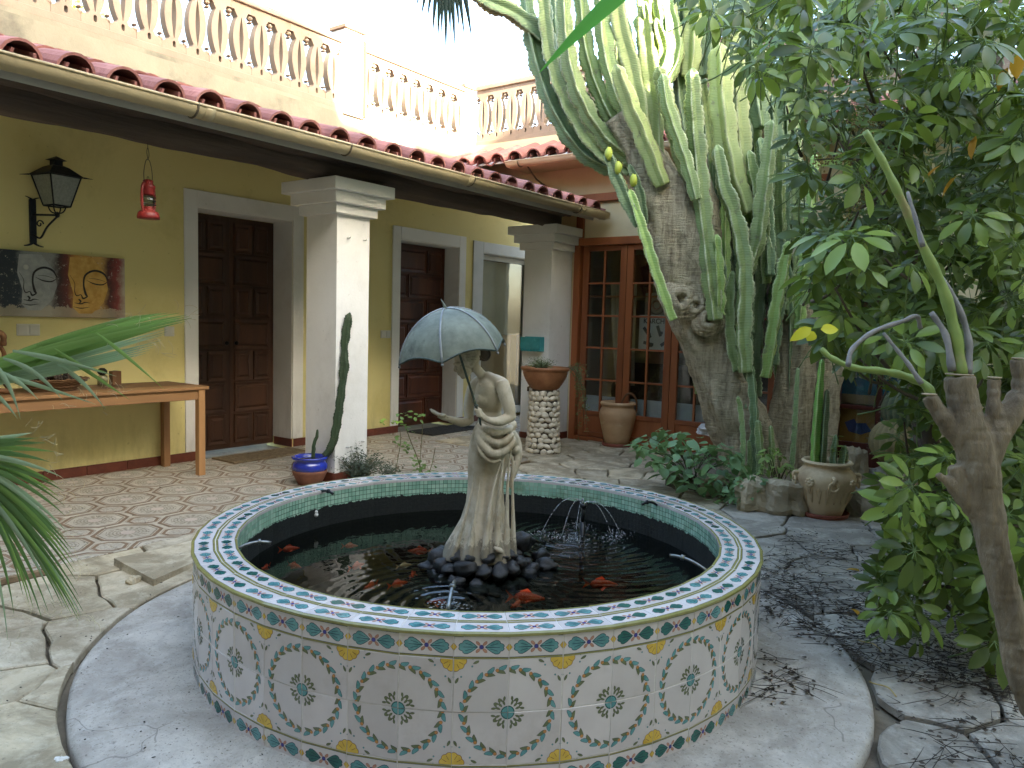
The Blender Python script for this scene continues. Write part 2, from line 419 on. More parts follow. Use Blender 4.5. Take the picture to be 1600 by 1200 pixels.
# ---- porch floor tiles (.4 m, medallion in an octagon)
def porch_tile_mat():
    m, t, b = nodes('porch_tile_print'); tc = N(t, 'TexCoord'); sp = N(t, 'SeparateXYZ'); t.links.new(tc.outputs['Object'], sp.inputs[0])
    nz = noi(t, tc.outputs['Object'], 14, 3)
    jit = math_(t, 'MULTIPLY_ADD', nz, .012, -.006)
    ax = math_(t, 'ADD', math_(t, 'ABSOLUTE', sp.outputs[0]), jit); ay = math_(t, 'ADD', math_(t, 'ABSOLUTE', sp.outputs[1]), jit)
    def octd(ax_, ay_): return math_(t, 'MAXIMUM', math_(t, 'MAXIMUM', ax_, ay_), math_(t, 'MULTIPLY', math_(t, 'ADD', ax_, ay_), .74))
    d = octd(ax, ay)
    dc = octd(math_(t, 'SUBTRACT', .2, ax), math_(t, 'SUBTRACT', .2, ay)); dc = math_(t, 'MAXIMUM', dc, 0)
    def band(x, a, w): return math_(t, 'LESS_THAN', math_(t, 'ABSOLUTE', math_(t, 'SUBTRACT', x, a)), w)
    v = coords(t); cream = ramp(t, [(.3, rgb('aaa18f')), (.7, rgb('c4bcab'))], noi(t, v, 9, 6)).outputs[0]
    col = cream
    hyp = math_(t, 'SQRT', math_(t, 'ADD', math_(t, 'MULTIPLY', ax, ax), math_(t, 'MULTIPLY', ay, ay)))
    med = math_(t, 'LESS_THAN', hyp, .118)
    ang = N(t, 'Math', operation='ARCTAN2'); t.links.new(sp.outputs[1], ang.inputs[0]); t.links.new(sp.outputs[0], ang.inputs[1])
    wv = math_(t, 'MULTIPLY_ADD', math_(t, 'SINE', math_(t, 'MULTIPLY', ang.outputs[0], 16)), .5, math_(t, 'MULTIPLY', math_(t, 'SINE', math_(t, 'MULTIPLY', hyp, 330)), .5))
    lace = math_(t, 'GREATER_THAN', math_(t, 'ADD', wv, math_(t, 'MULTIPLY_ADD', noi(t, tc.outputs['Object'], 60, 3), 2.4, -1.2)), .05)
    col = mixc(t, math_(t, 'MULTIPLY', math_(t, 'MULTIPLY', med, lace), .7), col, rgb('6f6657'))
    col = mixc(t, math_(t, 'MULTIPLY', math_(t, 'LESS_THAN', hyp, .04), .8), col, rgb('c9b9ab'))
    lace2 = math_(t, 'GREATER_THAN', noi(t, tc.outputs['Object'], 70, 3), .5)
    col = mixc(t, math_(t, 'MULTIPLY', math_(t, 'MULTIPLY', math_(t, 'LESS_THAN', dc, .062), lace2), .5), col, rgb('8a8175'))
    for a, w, c, k in ((.150, .0045, '7a7062', .9), (.171, .0095, '7a6046', .95), (.182, .0022, '57463a', .9)):
        col = mixc(t, math_(t, 'MULTIPLY', band(d, a, w), k), col, rgb(c))
    for a, w, c, k in ((.082, .0075, '7d6044', .95), (.072, .0022, '5f4d40', .9), (.096, .0025, '7a7062', .8)):
        col = mixc(t, math_(t, 'MULTIPLY', math_(t, 'MULTIPLY', band(dc, a, w), math_(t, 'GREATER_THAN', d, .176)), k), col, rgb(c))
    dirt = ramp(t, [(.5, (0, 0, 0)), (.75, (.5, .5, .5))], noi(t, v, 5, 8, .7)).outputs[0]
    col = mixc(t, dirt, col, rgb('8d8476'))
    t.links.new(col, b.inputs['Base Color']); t.links.new(math_(t, 'MULTIPLY_ADD', noi(t, v, 6, 4), .3, .38), b.inputs['Roughness'])
    bumpn(t, b, noi(t, v, 25, 4), .08, .01)
    return m
m_ptile = porch_tile_mat()
m_mortar = mat('floor_mortar', '8f877a', '77705f', scale=20, rough=.95, bump=.3, bscale=90)
mb = MB(); mb.bb(.6, 5.95, 4.10, 6.2, -.034, -.004); mb.bb(5.96, 9.2, 4.66, 6.2, -.034, -.004)
floor = mb.build('porch_floor', m_mortar); floor['kind'] = 'structure'; floor['label'] = 'tiled porch floor with octagon pattern'
_tm = {}
def ptile(x0, x1, y0, y1):
    key = tuple(round(q, 3) for q in (x0, x1, y0, y1))
    if key not in _tm:
        mb = MB(); mb.bb(x0, x1, y0, y1, -.008, 0, bev=.0015); _tm[key] = mb.mesh('floor_tile', m_ptile)
    return _tm[key]
tx0, ty0, P = 3.45, 5.22, .4
for i in range(-8, 15):
    for j in range(-4, 4):
        cx, cy = tx0 + i * P, ty0 + j * P
        y_lo = 4.105 if cx + .2 < 6.0 else 4.67
        x0, x1, y0, y1 = max(cx - .2, .6) - cx, min(cx + .2, 9.2) - cx, max(cy - .2, y_lo) - cy, min(cy + .2, 6.19) - cy
        if cx - .2 < 5.95 < cx + .2 and cy < 4.7: x1 = 5.95 - cx
        if x1 - x0 < .05 or y1 - y0 < .03: continue
        o = obj('floor_tile', ptile(x0 + .0012, x1 - .0012, y0 + .0012, y1 - .0012), floor, (cx, cy, rs.uniform(-.001, .0012)))
mb = MB(); mb.bb(.6, 5.96, 4.075, 4.101, -.034, -.001, bev=.004); mb.build('edge_strip', mat('edge_strip', '6d5a45', '8d7a5f', scale=9, rough=.9, bump=.4), floor)

# ================================================================== porch wing of the house (left)
m_yel = mat('yellow_wall', 'dacc8c', 'dfd294', 'cfc07c', scale=1.3, rough=.85, bump=.12, bscale=70, bdist=.006, lo=.3, hi=.7)
def weather(m, grime, zlo=.55, k=.55):
    """splash marks that creep up from the floor, faint hairlines, uneven trowel work"""
    t = m.node_tree; b = t.nodes['Principled BSDF']; src = b.inputs['Base Color'].links[0].from_socket; tc = N(t, 'TexCoord'); v = tc.outputs['Object']; sp = N(t, 'SeparateXYZ'); t.links.new(v, sp.inputs[0])
    n1 = noi(t, stretch(t, v, (3, 3, .8)), 3, 9, .75); up = math_(t, 'MULTIPLY', math_(t, 'SUBTRACT', zlo, sp.outputs[2], clamp=True), 1 / zlo)
    f = math_(t, 'MULTIPLY', math_(t, 'MULTIPLY', ramp(t, [(.42, (0, 0, 0)), (.7, (1, 1, 1))], n1).outputs[0], up), k); c = mixc(t, f, src, rgb(grime))
    f2 = ramp(t, [(.56, (0, 0, 0)), (.74, (.3, .3, .3))], noi(t, v, 1.1, 8, .7, .5)).outputs[0]; c = mixc(t, f2, c, rgb(grime))
    f3 = ramp(t, [(.69, (0, 0, 0)), (.71, (.35, .35, .35))], noi(t, v, 26, 4, .6)).outputs[0]; c = mixc(t, f3, c, rgb(grime)); t.links.new(c, b.inputs['Base Color'])
weather(m_yel, '8f8358')
m_white = mat('white_plaster', 'e4e2dd', 'dddbd5', 'd2cfc7', scale=2.2, rough=.85, bump=.22, bscale=55, bdist=.008)
weather(m_white, '9a958a')
m_ceil = mat('ceiling_plaster', 'd3d0c8', 'c4c0b6', scale=2, rough=.9, bump=.2, bscale=30)
m_skirt = mat('skirting_brown', '5c2f22', '6d3a2a', scale=12, rough=.45, vary=.12, bump=.05)
m_door = mat('door_oak', '4c3022', '38241a', '5a3a29', scale=5, rough=.5, st=(1, 1, .12), bump=.25, bscale=18, bdist=.004, vary=.12)
m_door2 = mat('door_brown', '5d3220', '43231a', '6b3c28', scale=5, rough=.45, st=(1, 1, .12), bump=.25, bscale=18, bdist=.004, vary=.12)
m_beam = mat('old_beam', '5e5045', '42372f', '766758', scale=4, rough=.85, st=(.15, 1, 1.6), bump=.9, bscale=9, bdist=.03)
m_roof = mat('roof_tile', '9f6a60', '84534b', 'b48278', scale=7, rough=.6, vary=.25, bump=.25, bscale=40, rough2=.8)
m_gut = mat('gutter_beige', 'b3a482', 'a69776', '8f8268', scale=3, rough=.42, vary=0, bump=.06, bscale=60)
m_gutd = mat('gutter_strap', '6f6553', '554d40', scale=20, rough=.5, metal=.5)
m_dark = mat('dark_room', '1a1714', '25201b', scale=3, rough=.9)
m_frame = mat('white_frame', 'b9bab8', 'adaeac', scale=5, rough=.4)
WY = 6.2
house = thing('house', 'yellow porch wing with white columns under a tiled lean-to roof', 'house', (4.2, 6.2, 0))
def hb(name, mb, m, parent=None):
    """child with world coordinates under the house empty"""
    me = mb.mesh(name, m); o = obj(name, me, parent or house)
    o.matrix_parent_inverse = Matrix.Translation((-4.2, -6.2, 0)); return o
OP = [(3.79, 4.795, 2.21), (6.265, 7.28, 2.185), (7.75, 8.95, 2.16)]
mb = MB(); x = .3
for a, b, h in OP:
    mb.bb(x, a, WY, WY + .4, -.03, 3.36); mb.bb(a, b, WY, WY + .4, h, 3.36); x = b
mb.bb(x, 9.3, WY, WY + .4, -.03, 3.36)
hb('wall', mb, m_yel)
for k, (a, b, h) in enumerate(OP):
    w = .125 if k < 2 else .2
    sd = MB(); f0 = WY - .014
    sd.bb(a - w, a + .0, f0, WY + .002, .08, h + .14, bev=.004); sd.bb(b, b + w, f0, WY + .002, .08, h + .14, bev=.004)
    sd.bb(a, b, f0, WY + .002, h, h + .14, bev=.004)
    sd.bb(a + .0005, a + .008, WY, WY + .30, .002, h); sd.bb(b - .008, b - .0005, WY, WY + .30, .08, h); sd.bb(a + .008, b - .008, WY, WY + .30, h - .008, h)
    hb('door_surround' if k < 2 else 'window_surround', sd, m_white if k < 2 else m_frame)
    if k < 2:
        dm = m_door if k == 0 else m_door2
        dy = WY + (.285 if k == 0 else .22)
        mid = (a + b) / 2; leafs = [(a + .012, mid - .002), (mid + .002, b - .012)] if k == 0 else [(a + .012, b - .012)]
        for (l0, l1) in leafs:
            lb = MB(); lb.bb(l0, l1, dy, dy + .045, .012, h - .012); leaf = hb('door', lb, dm)
            nr = 7; ph = (h - .1) / nr
            for r_ in range(nr):
                z0 = .05 + r_ * ph
                W_ = l1 - l0 - .06
                if k == 0: cells = [(0, 1)] if r_ % 2 else [(0, .5), (.5, 1)]
                else: cells = [(0, .33), (.33, 1)] if r_ % 2 else [(0, .67), (.67, 1)]
                for c0, c1 in cells:
                    x0_, x1_ = l0 + .03 + W_ * c0 + .012, l0 + .03 + W_ * c1 - .012; za, zb = z0 + .012, z0 + ph - .012
                    pm = MB(); e = .028; q = .022
                    o4 = [(x0_, za), (x1_, za), (x1_, zb), (x0_, zb)]; m4 = [(x0_ + e, za + e), (x1_ - e, za + e), (x1_ - e, zb - e), (x0_ + e, zb - e)]
                    e2 = e + .02; i4 = [(x0_ + e2, za + e2), (x1_ - e2, za + e2), (x1_ - e2, zb - e2), (x0_ + e2, zb - e2)]
                    vs = [(p[0], dy - .001, p[1]) for p in o4] + [(p[0], dy - .014, p[1]) for p in o4] + [(p[0], dy - .006, p[1]) for p in m4] + [(p[0], dy - q, p[1]) for p in i4]
                    fs = []
                    for L in range(3):
                        for j in range(4): fs.append((L * 4 + j, L * 4 + (j + 1) % 4, L * 4 + 4 + (j + 1) % 4, L * 4 + 4 + j))
                    fs.append((12, 13, 14, 15)); pm.add(vs, fs)
                    o = obj('panel', pm.mesh('panel', dm), leaf)
            # sub-parts keep world coordinates through the leaf, whose own offset is the inverse of the empty
            kb = MB(); kx = l1 - .05 if k == 0 and l0 < mid - .1 else l0 + .05
            kb.ell((kx, dy - .035, 1.02), .02, 0, 8, 6); kb.tube([(kx, dy, 1.02), (kx, dy - .03, 1.02)], .008, 6); obj('handle', kb.mesh('handle', mat('iron', '1c1b1a', '2a2826', scale=30, rough=.5, metal=.8)), leaf)
# skirting tiles
def skirt(x0, x1, y, horizontal=True, nm='skirting_tile', h=.078):
    n = max(1, round(abs(x1 - x0) / .33)); st = (x1 - x0) / n
    for i in range(n):
        mb = MB()
        if horizontal: mb.bb(x0 + i * st + .001, x0 + (i + 1) * st - .001, y - .013, y, 0.0, h, bev=.003)
        else: mb.bb(y - .013, y, min(x0 + i * st, x0 + (i + 1) * st) + .001, max(x0 + i * st, x0 + (i + 1) * st) - .001, 0.0, h, bev=.003)
        hb(nm, mb, m_skirt)
skirt(.6, 3.79, WY - .0005); skirt(4.81, 6.265, WY - .0005); skirt(7.295, 7.75, WY - .0005)
skirt(6.19, 6.47, 4.795, False); skirt(6.19, 6.47, 7.28, False)
# glazed window with a dim room behind
a, b, h = OP[2]
wf = MB(); y0, y1 = WY + .1, WY + .15
for (x0, x1, z0, z1) in ((a + .008, a + .07, .02, h - .008), (b - .07, b - .008, .02, h - .008), (a + .07, b - .07, h - .07, h - .008), (a + .07, b - .07, .02, .12)): wf.bb(x0, x1, y0, y1, z0, z1, bev=.004)
win = hb('window', wf, m_frame)
def glass_mat():
    m, t, b = nodes('window_glass'); t.nodes.remove(b)
    tr = N(t, 'BsdfTransparent'); tr.inputs[0].default_value = (.86, .88, .86, 1); gl = N(t, 'BsdfGlossy'); gl.inputs['Roughness'].default_value = .015
    fr = N(t, 'LayerWeight'); fr.inputs[0].default_value = .5; mx = N(t, 'MixShader'); tc = N(t, 'TexCoord')
    bp_ = N(t, 'Bump'); bp_.inputs['Strength'].default_value = .05; bp_.inputs['Distance'].default_value = .02; t.links.new(noi(t, tc.outputs['Object'], 3, 2), bp_.inputs['Height']); t.links.new(bp_.outputs[0], gl.inputs['Normal'])
    t.links.new(math_(t, 'MULTIPLY_ADD', math_(t, 'POWER', fr.outputs['Facing'], 4.0), .9, .05, clamp=True), mx.inputs[0]); t.links.new(tr.outputs[0], mx.inputs[1]); t.links.new(gl.outputs[0], mx.inputs[2])
    t.links.new(mx.outputs[0], t.nodes['Material Output'].inputs[0]); return m
m_glass = glass_mat()
pn = MB(); pn.bb(a + .065, b - .065, WY + .118, WY + .124, .11, h - .065); o = obj('pane', pn.mesh('pane', m_glass), win)
bl = MB(); bl.bb(a + .09, b - .09, WY + .17, WY + .175, 1.12, h - .075); bl.tube([(a + .09, WY + .1725, 1.12), (b - .09, WY + .1725, 1.12)], .012, 8); obj('roller_blind', bl.mesh('roller_blind', mat('blind_beige', 'b9b09a', 'aea58e', scale=3, rough=.9)), win)
rm = MB(); rm.bb(7.5, 10.2, 9.0, 9.1, -.05, 2.8); rm.bb(7.4, 7.5, 6.61, 9.1, -.05, 2.8); rm.bb(10.2, 10.3, 6.61, 9.1, -.05, 2.8); rm.bb(7.4, 10.3, 6.61, 9.1, 2.6, 2.7); rm.bb(7.4, 10.3, 6.61, 9.1, -.05, 0)
hb('room_shell', rm, mat('room_beige', 'b0a48c', 'a3977f', scale=2, rough=.9))
# columns
for k, (x0, x1) in enumerate(((3.967, 4.30), (6.93, 7.345))):
    cb = MB(); y0, y1 = 4.60, 4.955
    cb.bb(x0, x1, y0, y1, -.03, 2.08)
    col = hb('column', cb, m_white); cp = MB(); z = 2.08
    x1c = 9 if k else 0
    for ov, hh in ((.045, .075), (.09, .085), (.14, .09)):
        cp.bb(x0 - ov, (x1 + ov) if k == 0 else x1 + .001, y0 - ov, y1 + ov, z, z + hh, bev=.004); z += hh
    obj('capital', cp.mesh('capital', m_white), col)
    for (u0, u1, v0, v1) in ((x0 - .012, x1 + .0, y0 - .012, y0 - .0005), (x0 - .012, x0 - .0005, y0, y1)):
        sk = MB(); sk.bb(u0, u1, v0, v1, 0, .078, bev=.003); obj('skirting_tile', sk.mesh('skirting_tile', m_skirt), col)
hk = MB()
for hx, hz in ((4.07, 1.905), (4.24, 1.905), (4.08, .27), (4.24, .30)): hk.tube([(hx, 4.6, hz), (hx, 4.57, hz), (hx, 4.562, hz + .012)], .006, 6)
hb('wall_hook', hk, m_white)['kind'] = 'stuff'
# rough-hewn beam on the columns
def hewn(x0, x1, y0, y1, z0, z1, nx, seed, amp=.03):
    rsx = []
    for i in range(nx + 1):
        x = x0 + (x1 - x0) * i / nx; ring = []
        for j in range(16):
            a = 2 * pi * j / 16; ca, sa = cos(a), sin(a)
            k = 1 / max(abs(ca) ** 4 + abs(sa) ** 4, 1e-6) ** .25
            q = Vector((x * 1.3, ca * 1.2, sa * 1.2 + seed))
            d = 1 + amp * 6 * noise.noise(q) + amp * 3 * noise.noise(q * 3.1)
            ring.append(Vector((x, (y0 + y1) / 2 + ca * k * (y1 - y0) / 2 * d, (z0 + z1) / 2 + sa * k * (z1 - z0) / 2 * d)))
        rsx.append(ring)
    mb = MB(); mb.rings(rsx); return mb
hb('beam', hewn(.4, 7.06, 4.56, 4.86, 2.335, 2.60, 150, 1.0, .035), m_beam)
hb('beam', hewn(.4, 7.0, 4.36, 4.62, 2.435, 2.62, 150, 5.0, .045), m_beam)['label'] = 'rough dark eave board behind the gutter'
# lean-to roof: deck, curved tiles
SLOPE = atan2(.60, 2.0); EY, EZ = 4.13, 2.478
def roofpt(y, off=0.0): return EZ + (y - EY) * math.tan(SLOPE) + off
mb = MB(); vs = []
for x in (.3, 7.2):
    for y, o1 in ((4.26, -.07), (6.2, -.07), (6.2, -.13), (4.26, -.12)): vs.append((x, y, roofpt(y, o1)))
mb.add(vs, [(0, 1, 2, 3), (7, 6, 5, 4), (0, 4, 5, 1), (2, 6, 7, 3), (1, 5, 6, 2), (0, 3, 7, 4)])
roof = hb('roof', mb, m_ceil)
def tile_mesh(up, L=.43, r0=.092, r1=.078, th=.013, seg=9):
    mb = MB(); rr = []
    for (y, r) in ((0, r0 if up else r1), (L, r1 if up else r0)):
        outer = []; inner = []
        for j in range(seg + 1):
            a = pi * j / seg; w = 1.06
            outer.append(Vector((-cos(a) * r * w, y, sin(a) * r * 1.05))); inner.append(Vector((-cos(a) * (r - th) * w, y, sin(a) * (r - th) * 1.05)))
        rr.append(outer + inner[::-1])
    if not up: rr = [[Vector((p.x, p.y, -p.z)) for p in q] for q in rr]
    n = len(rr[0]); vs = rr[0] + rr[1]; fs = [(j, (j + 1) % n, n + (j + 1) % n, n + j) for j in range(n)]
    for j in range(seg): fs.append((j, j + 1, n - 2 - j, n - 1 - j)); fs.append((n + j, n + j + 1, 2 * n - 2 - j, 2 * n - 1 - j))
    if not up: fs = [f[::-1] for f in fs]
    mb.add(vs, fs, 0, False); return mb.mesh('roof_tile', m_roof)
TC, TP = tile_mesh(True), tile_mesh(False)
pitch = .2445; off = (1.638 - .01)
for i in range(-3, 24):
    for r_ in range(6):
        ys = .335 * r_ * cos(SLOPE)
        for up in (True, False):
            xx = off + i * pitch + (0 if up else pitch / 2)
            if xx > 7.16: continue
            y = EY + ys + (0 if up else -.012); z = EZ + ys * math.tan(SLOPE) + (.0 if up else .035)
            o = obj('roof_tile', TC if up else TP, roof, (xx + rs.uniform(-.006, .006), y + rs.uniform(-.012, .012), z + rs.uniform(-.004, .006)), (SLOPE + rs.uniform(-.012, .012) - (.02 if up else 0), rs.uniform(-.02, .02), rs.uniform(-.02, .02)))
# gutter
gb = MB(); GR, GY, GZ = .062, 4.165, 2.475
def gut_section(r, x, lip=True):
    out = [Vector((x, GY + r * cos(a), GZ + r * sin(a))) for a in [pi + pi * j / 12 for j in range(13)]]
    inn = [Vector((x, GY + (r - .005) * cos(a), GZ + (r - .005) * sin(a))) for a in [2 * pi - pi * j / 12 for j in range(13)]]
    return out + inn
gb.rings([gut_section(GR, .4), gut_section(GR, 7.24)], 0, True)
gb.tube([(.4, GY - GR, GZ + .002), (7.24, GY - GR, GZ + .002)], .009, 8)
gutter = hb('gutter', gb, m_gut)
for bx in (1.2, 2.52, 3.66, 5.0, 6.70):
    sb = MB(); pts = [Vector((bx, GY + (GR + .004) * cos(a), GZ + (GR + .004) * sin(a))) for a in [pi * .95 + pi * 1.1 * j / 12 for j in range(13)]]
    sb.tube(pts, .0065, 6); obj('bracket', sb.mesh('bracket', m_gutd), gutter)
for bx in (2.60, 4.97, 6.76):
    sb = MB(); sb.rings([gut_section(GR + .0045, bx - .03), gut_section(GR + .0045, bx + .03)], 0, True); obj('joint_sleeve', sb.mesh('joint_sleeve', m_gut), gutter)
sb = MB(); sb.rings([gut_section(GR + .006, 6.80), gut_section(GR + .008, 7.26)], 0, True); sb.bb(7.262, 7.268, GY - .07, GY + .07, GZ - .065, GZ + .01)
obj('outlet', sb.mesh('outlet', m_gut), gutter)
# ================================================================== terrace: parapet wall and balustrades
m_bal = mat('balustrade_clay', '8d7b6a', '827161', '736454', scale=5, rough=.8, bump=.2, bscale=60, vary=.06)
m_rail = mat('rail_clay', '806655', '6f5848', scale=6, rough=.8, bump=.2, bscale=60)
PZ = 3.40
m_par = mat('darkened_parapet', '86806e', '7a7463', '5a564b', scale=3.5, rough=.9, bump=.2, bscale=40, detail=9)  # stained parapet, its base colour darkened to offset the strong skylight
mb = MB(); mb.bb(.3, 7.34, WY - .006, WY - .0005, 2.9, 3.3605); hb('parapet_face', mb, m_par)
mb = MB(); mb.bb(.3, 7.36, WY + .001, WY + .3, 3.361, PZ)
mb.bb(.3, 10.4, WY + .3, 14, 3.2, 3.34)
hb('terrace_slab', mb, m_par)
def baluster_mesh():
    """pierced clay slab: two bowed bars round a lens slot, foot and head with a small oval hole, knobs at the sides"""
    mb = MB(); w, th, H = .2115, .075, .60
    z0, z1 = .105, .475
    def slab(poly): # poly in (x, z), thick along y
        n = len(poly); vs = [(p[0], -th / 2, p[1]) for p in poly] + [(p[0], th / 2, p[1]) for p in poly]
        fs = [(j, (j + 1) % n, n + (j + 1) % n, n + j) for j in range(n)]
        mb.add(vs, fs + [tuple(range(n))[::-1], tuple(range(n, 2 * n))])
    def strip(L, R): # quads between two polylines
        n = len(L)
        for i in range(n - 1):
            vs = [(L[i][0], -th / 2, L[i][1]), (R[i][0], -th / 2, R[i][1]), (R[i + 1][0], -th / 2, R[i + 1][1]), (L[i + 1][0], -th / 2, L[i + 1][1])]
            vs += [(a, th / 2, c) for a, b, c in vs]
            f = [(0, 1, 2, 3), (7, 6, 5, 4), (0, 3, 7, 4), (1, 5, 6, 2)]
            if i == 0: f.append((0, 4, 5, 1))
            if i == n - 2: f.append((3, 2, 6, 7))
            mb.add(vs, f)
    n = 12
    for s in (-1, 1):
        outer = []; inner = []
        for i in range(n + 1):
            t = i / n; z = z0 + (z1 - z0) * t; bow = sin(pi * t)
            outer.append((s * (.036 + .046 * bow ** .8), z)); inner.append((s * (.002 + .019 * bow), z))
        strip(inner, outer) if s > 0 else strip(outer, inner)
    # foot with an oval hole
    for s in (-1, 1):
        L = [(s * .0, .03), (s * .012, .036), (s * .014, .055), (s * .012, .076), (s * .0, .084)]; Rr = [(s * (w / 2 - .001), .03), (s * (w / 2 - .001), .036), (s * (w / 2 - .001), .055), (s * .075, .076), (s * .05, .084)]
        strip(L, Rr) if s > 0 else strip(Rr, L)
    slab([(-w / 2 + .001, 0), (w / 2 - .001, 0), (w / 2 - .001, .03), (-w / 2 + .001, .03)]); slab([(-.05, .084), (.05, .084), (.04, z0), (-.04, z0)])
    slab([(-.04, z1), (.04, z1), (.055, .50), (-.055, .50)]); slab([(-.055, .50), (.055, .50), (.07, .53), (-.07, .53)])
    slab([(-w / 2 + .001, .53), (w / 2 - .001, .53), (w / 2 - .001, H), (-w / 2 + .001, H)])
    # side knobs, half each side
    for s in (-1, 1):
        for z, r in ((.078, .021), (.118, .012), (.505, .021), (.468, .012)): mb.ell((s * (w / 2 - .004), 0, z), (r, .034, r * 1.05), 0, 8, 6)
    return mb.mesh('baluster', m_bal)
BALM = baluster_mesh()
def balustrade(name, label, p0, p1, n, thick=.09):
    p0, p1 = Vector(p0), Vector(p1); d = (p1 - p0); L = d.length; a = atan2(d.y, d.x)
    t = thing(name, label, 'balustrade', p0, a)
    mb = MB(); mb.bb(0, L, -.05, .05, 0, .06, bev=.004); mb.build('bottom_rail', m_bal, t)
    mb = MB(); mb.bb(0, L, -.06, .06, .662, .705, bev=.006); mb.build('top_rail', m_bal, t)
    mb = MB(); mb.bb(0, L, -.045, .045, .7055, .722, bev=.004); mb.build('coping', m_rail, t)
    for i in range(n): obj('baluster', BALM, t, ((i + .5) * L / n, 0, .061), None, (L / n / .2115, 1, 1))
    return t
balustrade('balustrade', 'pinkish clay balustrade above the porch roof, left of the white pier', (.95, WY + .06, PZ), (.95 + .2125 * 21, WY + .06, PZ), 21)
balustrade('balustrade', 'sunlit clay balustrade between the white pier and the terrace corner', (5.665, WY + .06, PZ), (5.665 + .2125 * 8, WY + .06, PZ), 8)
balustrade('balustrade', 'clay balustrade above the glazed doors, behind the tall cactus', (7.44, 6.08, PZ), (7.44, 6.08 - .2125 * 28, PZ), 28)
def pier(name, label, x, y, w, h, post=False):
    t = thing(name, label, 'pier', (x, y, PZ))
    mb = MB(); mb.bb(-w / 2, w / 2, -.1, .1, -.04, h, bev=.006); mb.build('shaft', m_white, t)
    mb = MB(); mb.bb(-w / 2 - .02, w / 2 + .02, -.125, .125, h, h + .04, bev=.006); mb.build('cap', m_rail, t)
    if post:
        mb = MB(); mb.bb(w / 2 + .001, w / 2 + .03, -.11, -.03, -.03, .74, bev=.003); mb.build('post', mat('post_wood', '7a4a30', '5f3824', scale=6, rough=.7, st=(1, 1, .15)), t)
pier('terrace_pier', 'white plastered pier with a brown post in the balustrade', 5.522, WY + .06, .25, .80, True)
pier('terrace_pier', 'white plastered pier at the corner of the terrace', 7.44, WY + .12, .2, .72)

# ================================================================== back wing with glazed doors
m_cream = mat('cream_plaster', 'd6c7a4', 'cdbd97', 'bfae8a', scale=2, rough=.85, bump=.15, bscale=50)
m_wood = mat('door_pine', '9a5a35', '82492b', 'aa6b43', scale=4.5, rough=.4, st=(1, 1, .1), bump=.12, bscale=16, bdist=.003, vary=.1)
BX = 7.35
back = thing('house', 'cream rear wing with brown glazed doors behind the cactus', 'house', (BX, 3.0, 0))
def bk(name, mb, m, parent=None):
    o = obj(name, mb.mesh(name, m), parent or back)
    if parent is None: o.matrix_parent_inverse = Matrix.Translation((-BX, -3.0, 0))
    return o
DL, DR = 4.565, 2.24
mb = MB(); mb.bb(BX, BX + .3, DL, 4.94, -.03, 3.36); mb.bb(BX, BX + .3, DR, DL, 2.232, 3.36); mb.bb(BX, BX + .3, 1.78, DR, -.03, 3.36)
mb.bb(BX, BX + .3, .95, 1.78, 2.05, 3.36); mb.bb(BX, BX + .3, -2.2, .95, -.03, 3.36); mb.bb(BX, BX + .3, 4.94, 6.19, 2.75, 3.36)
bk('wall', mb, m_cream)
mb = MB(); mb.bb(BX + .001, BX + .3, -2.2, 6.19, 3.361, PZ); mb.bb(BX + .3, 13, -2.2, 4.7, 3.2, 3.34); mb.bb(BX + .3, 8.9, 4.701, 6.49, 3.2, 3.34); bk('terrace_slab', mb, m_cream)
mb = MB(); mb.bb(6.99, BX - .001, -2.2, 5.25, 3.0, 3.06); bk('soffit', mb, m_cream)
# eave tiles of the back wing
rt = MB(); rt.add([(6.97, -2.2, 3.075), (6.97, 6.18, 3.075), (BX, 6.18, 3.25), (BX, -2.2, 3.25), (6.97, -2.2, 3.06), (6.97, 6.18, 3.06), (BX, 6.18, 3.23), (BX, -2.2, 3.23)], [(0, 3, 2, 1), (4, 5, 6, 7), (0, 1, 5, 4)])
broof = bk('roof', rt, m_ceil)
sl2 = atan2(.175, .38)
for i in range(34):
    for up in (True, False):
        y = 6.1 - i * .2445 - (0 if up else .122)
        obj('roof_tile', TC if up else TP, broof, (6.93 + rs.uniform(-.01, .01), y, 3.075 + (0 if up else .04)), Euler((sl2, 0, -pi / 2)), None).matrix_parent_inverse = Matrix.Translation((-BX, -3.0, 0)) if False else Matrix()
# back gutter
gx, gzz = 6.94, 3.05
mb = MB(); 
def gs2(y, r=.055): 
    out = [Vector((gx + r * cos(a), y, gzz + r * sin(a))) for a in [pi + pi * j / 10 for j in range(11)]]
    return out + [Vector((gx + (r - .005) * cos(a), y, gzz + (r - .005) * sin(a))) for a in [2 * pi - pi * j / 10 for j in range(11)]]
mb.rings([gs2(5.23), gs2(-2.2)], 0, True); mb.tube([(gx - .055, 5.23, gzz), (gx - .055, -2.2, gzz)], .008, 6)
gt2 = bk('gutter', mb, mat('gutter_cream', 'c9bda0', 'bfb294', scale=4, rough=.45))
for y in (5.06, 3.9, 2.7):
    sb = MB(); sb.tube([Vector((gx + .06 * cos(a), y, gzz + .06 * sin(a))) for a in [pi * .95 + pi * 1.1 * j / 10 for j in range(11)]], .006, 6); obj('bracket', sb.mesh('bracket', m_gutd), gt2)
    sb = MB(); sb.tube([(gx + .06, y - .05, gzz - .04), (gx + .25, y - .05, gzz - .16), (gx + .41, y - .05, gzz - .2)], .009, 5); obj('strut', sb.mesh('strut', m_gutd), gt2)
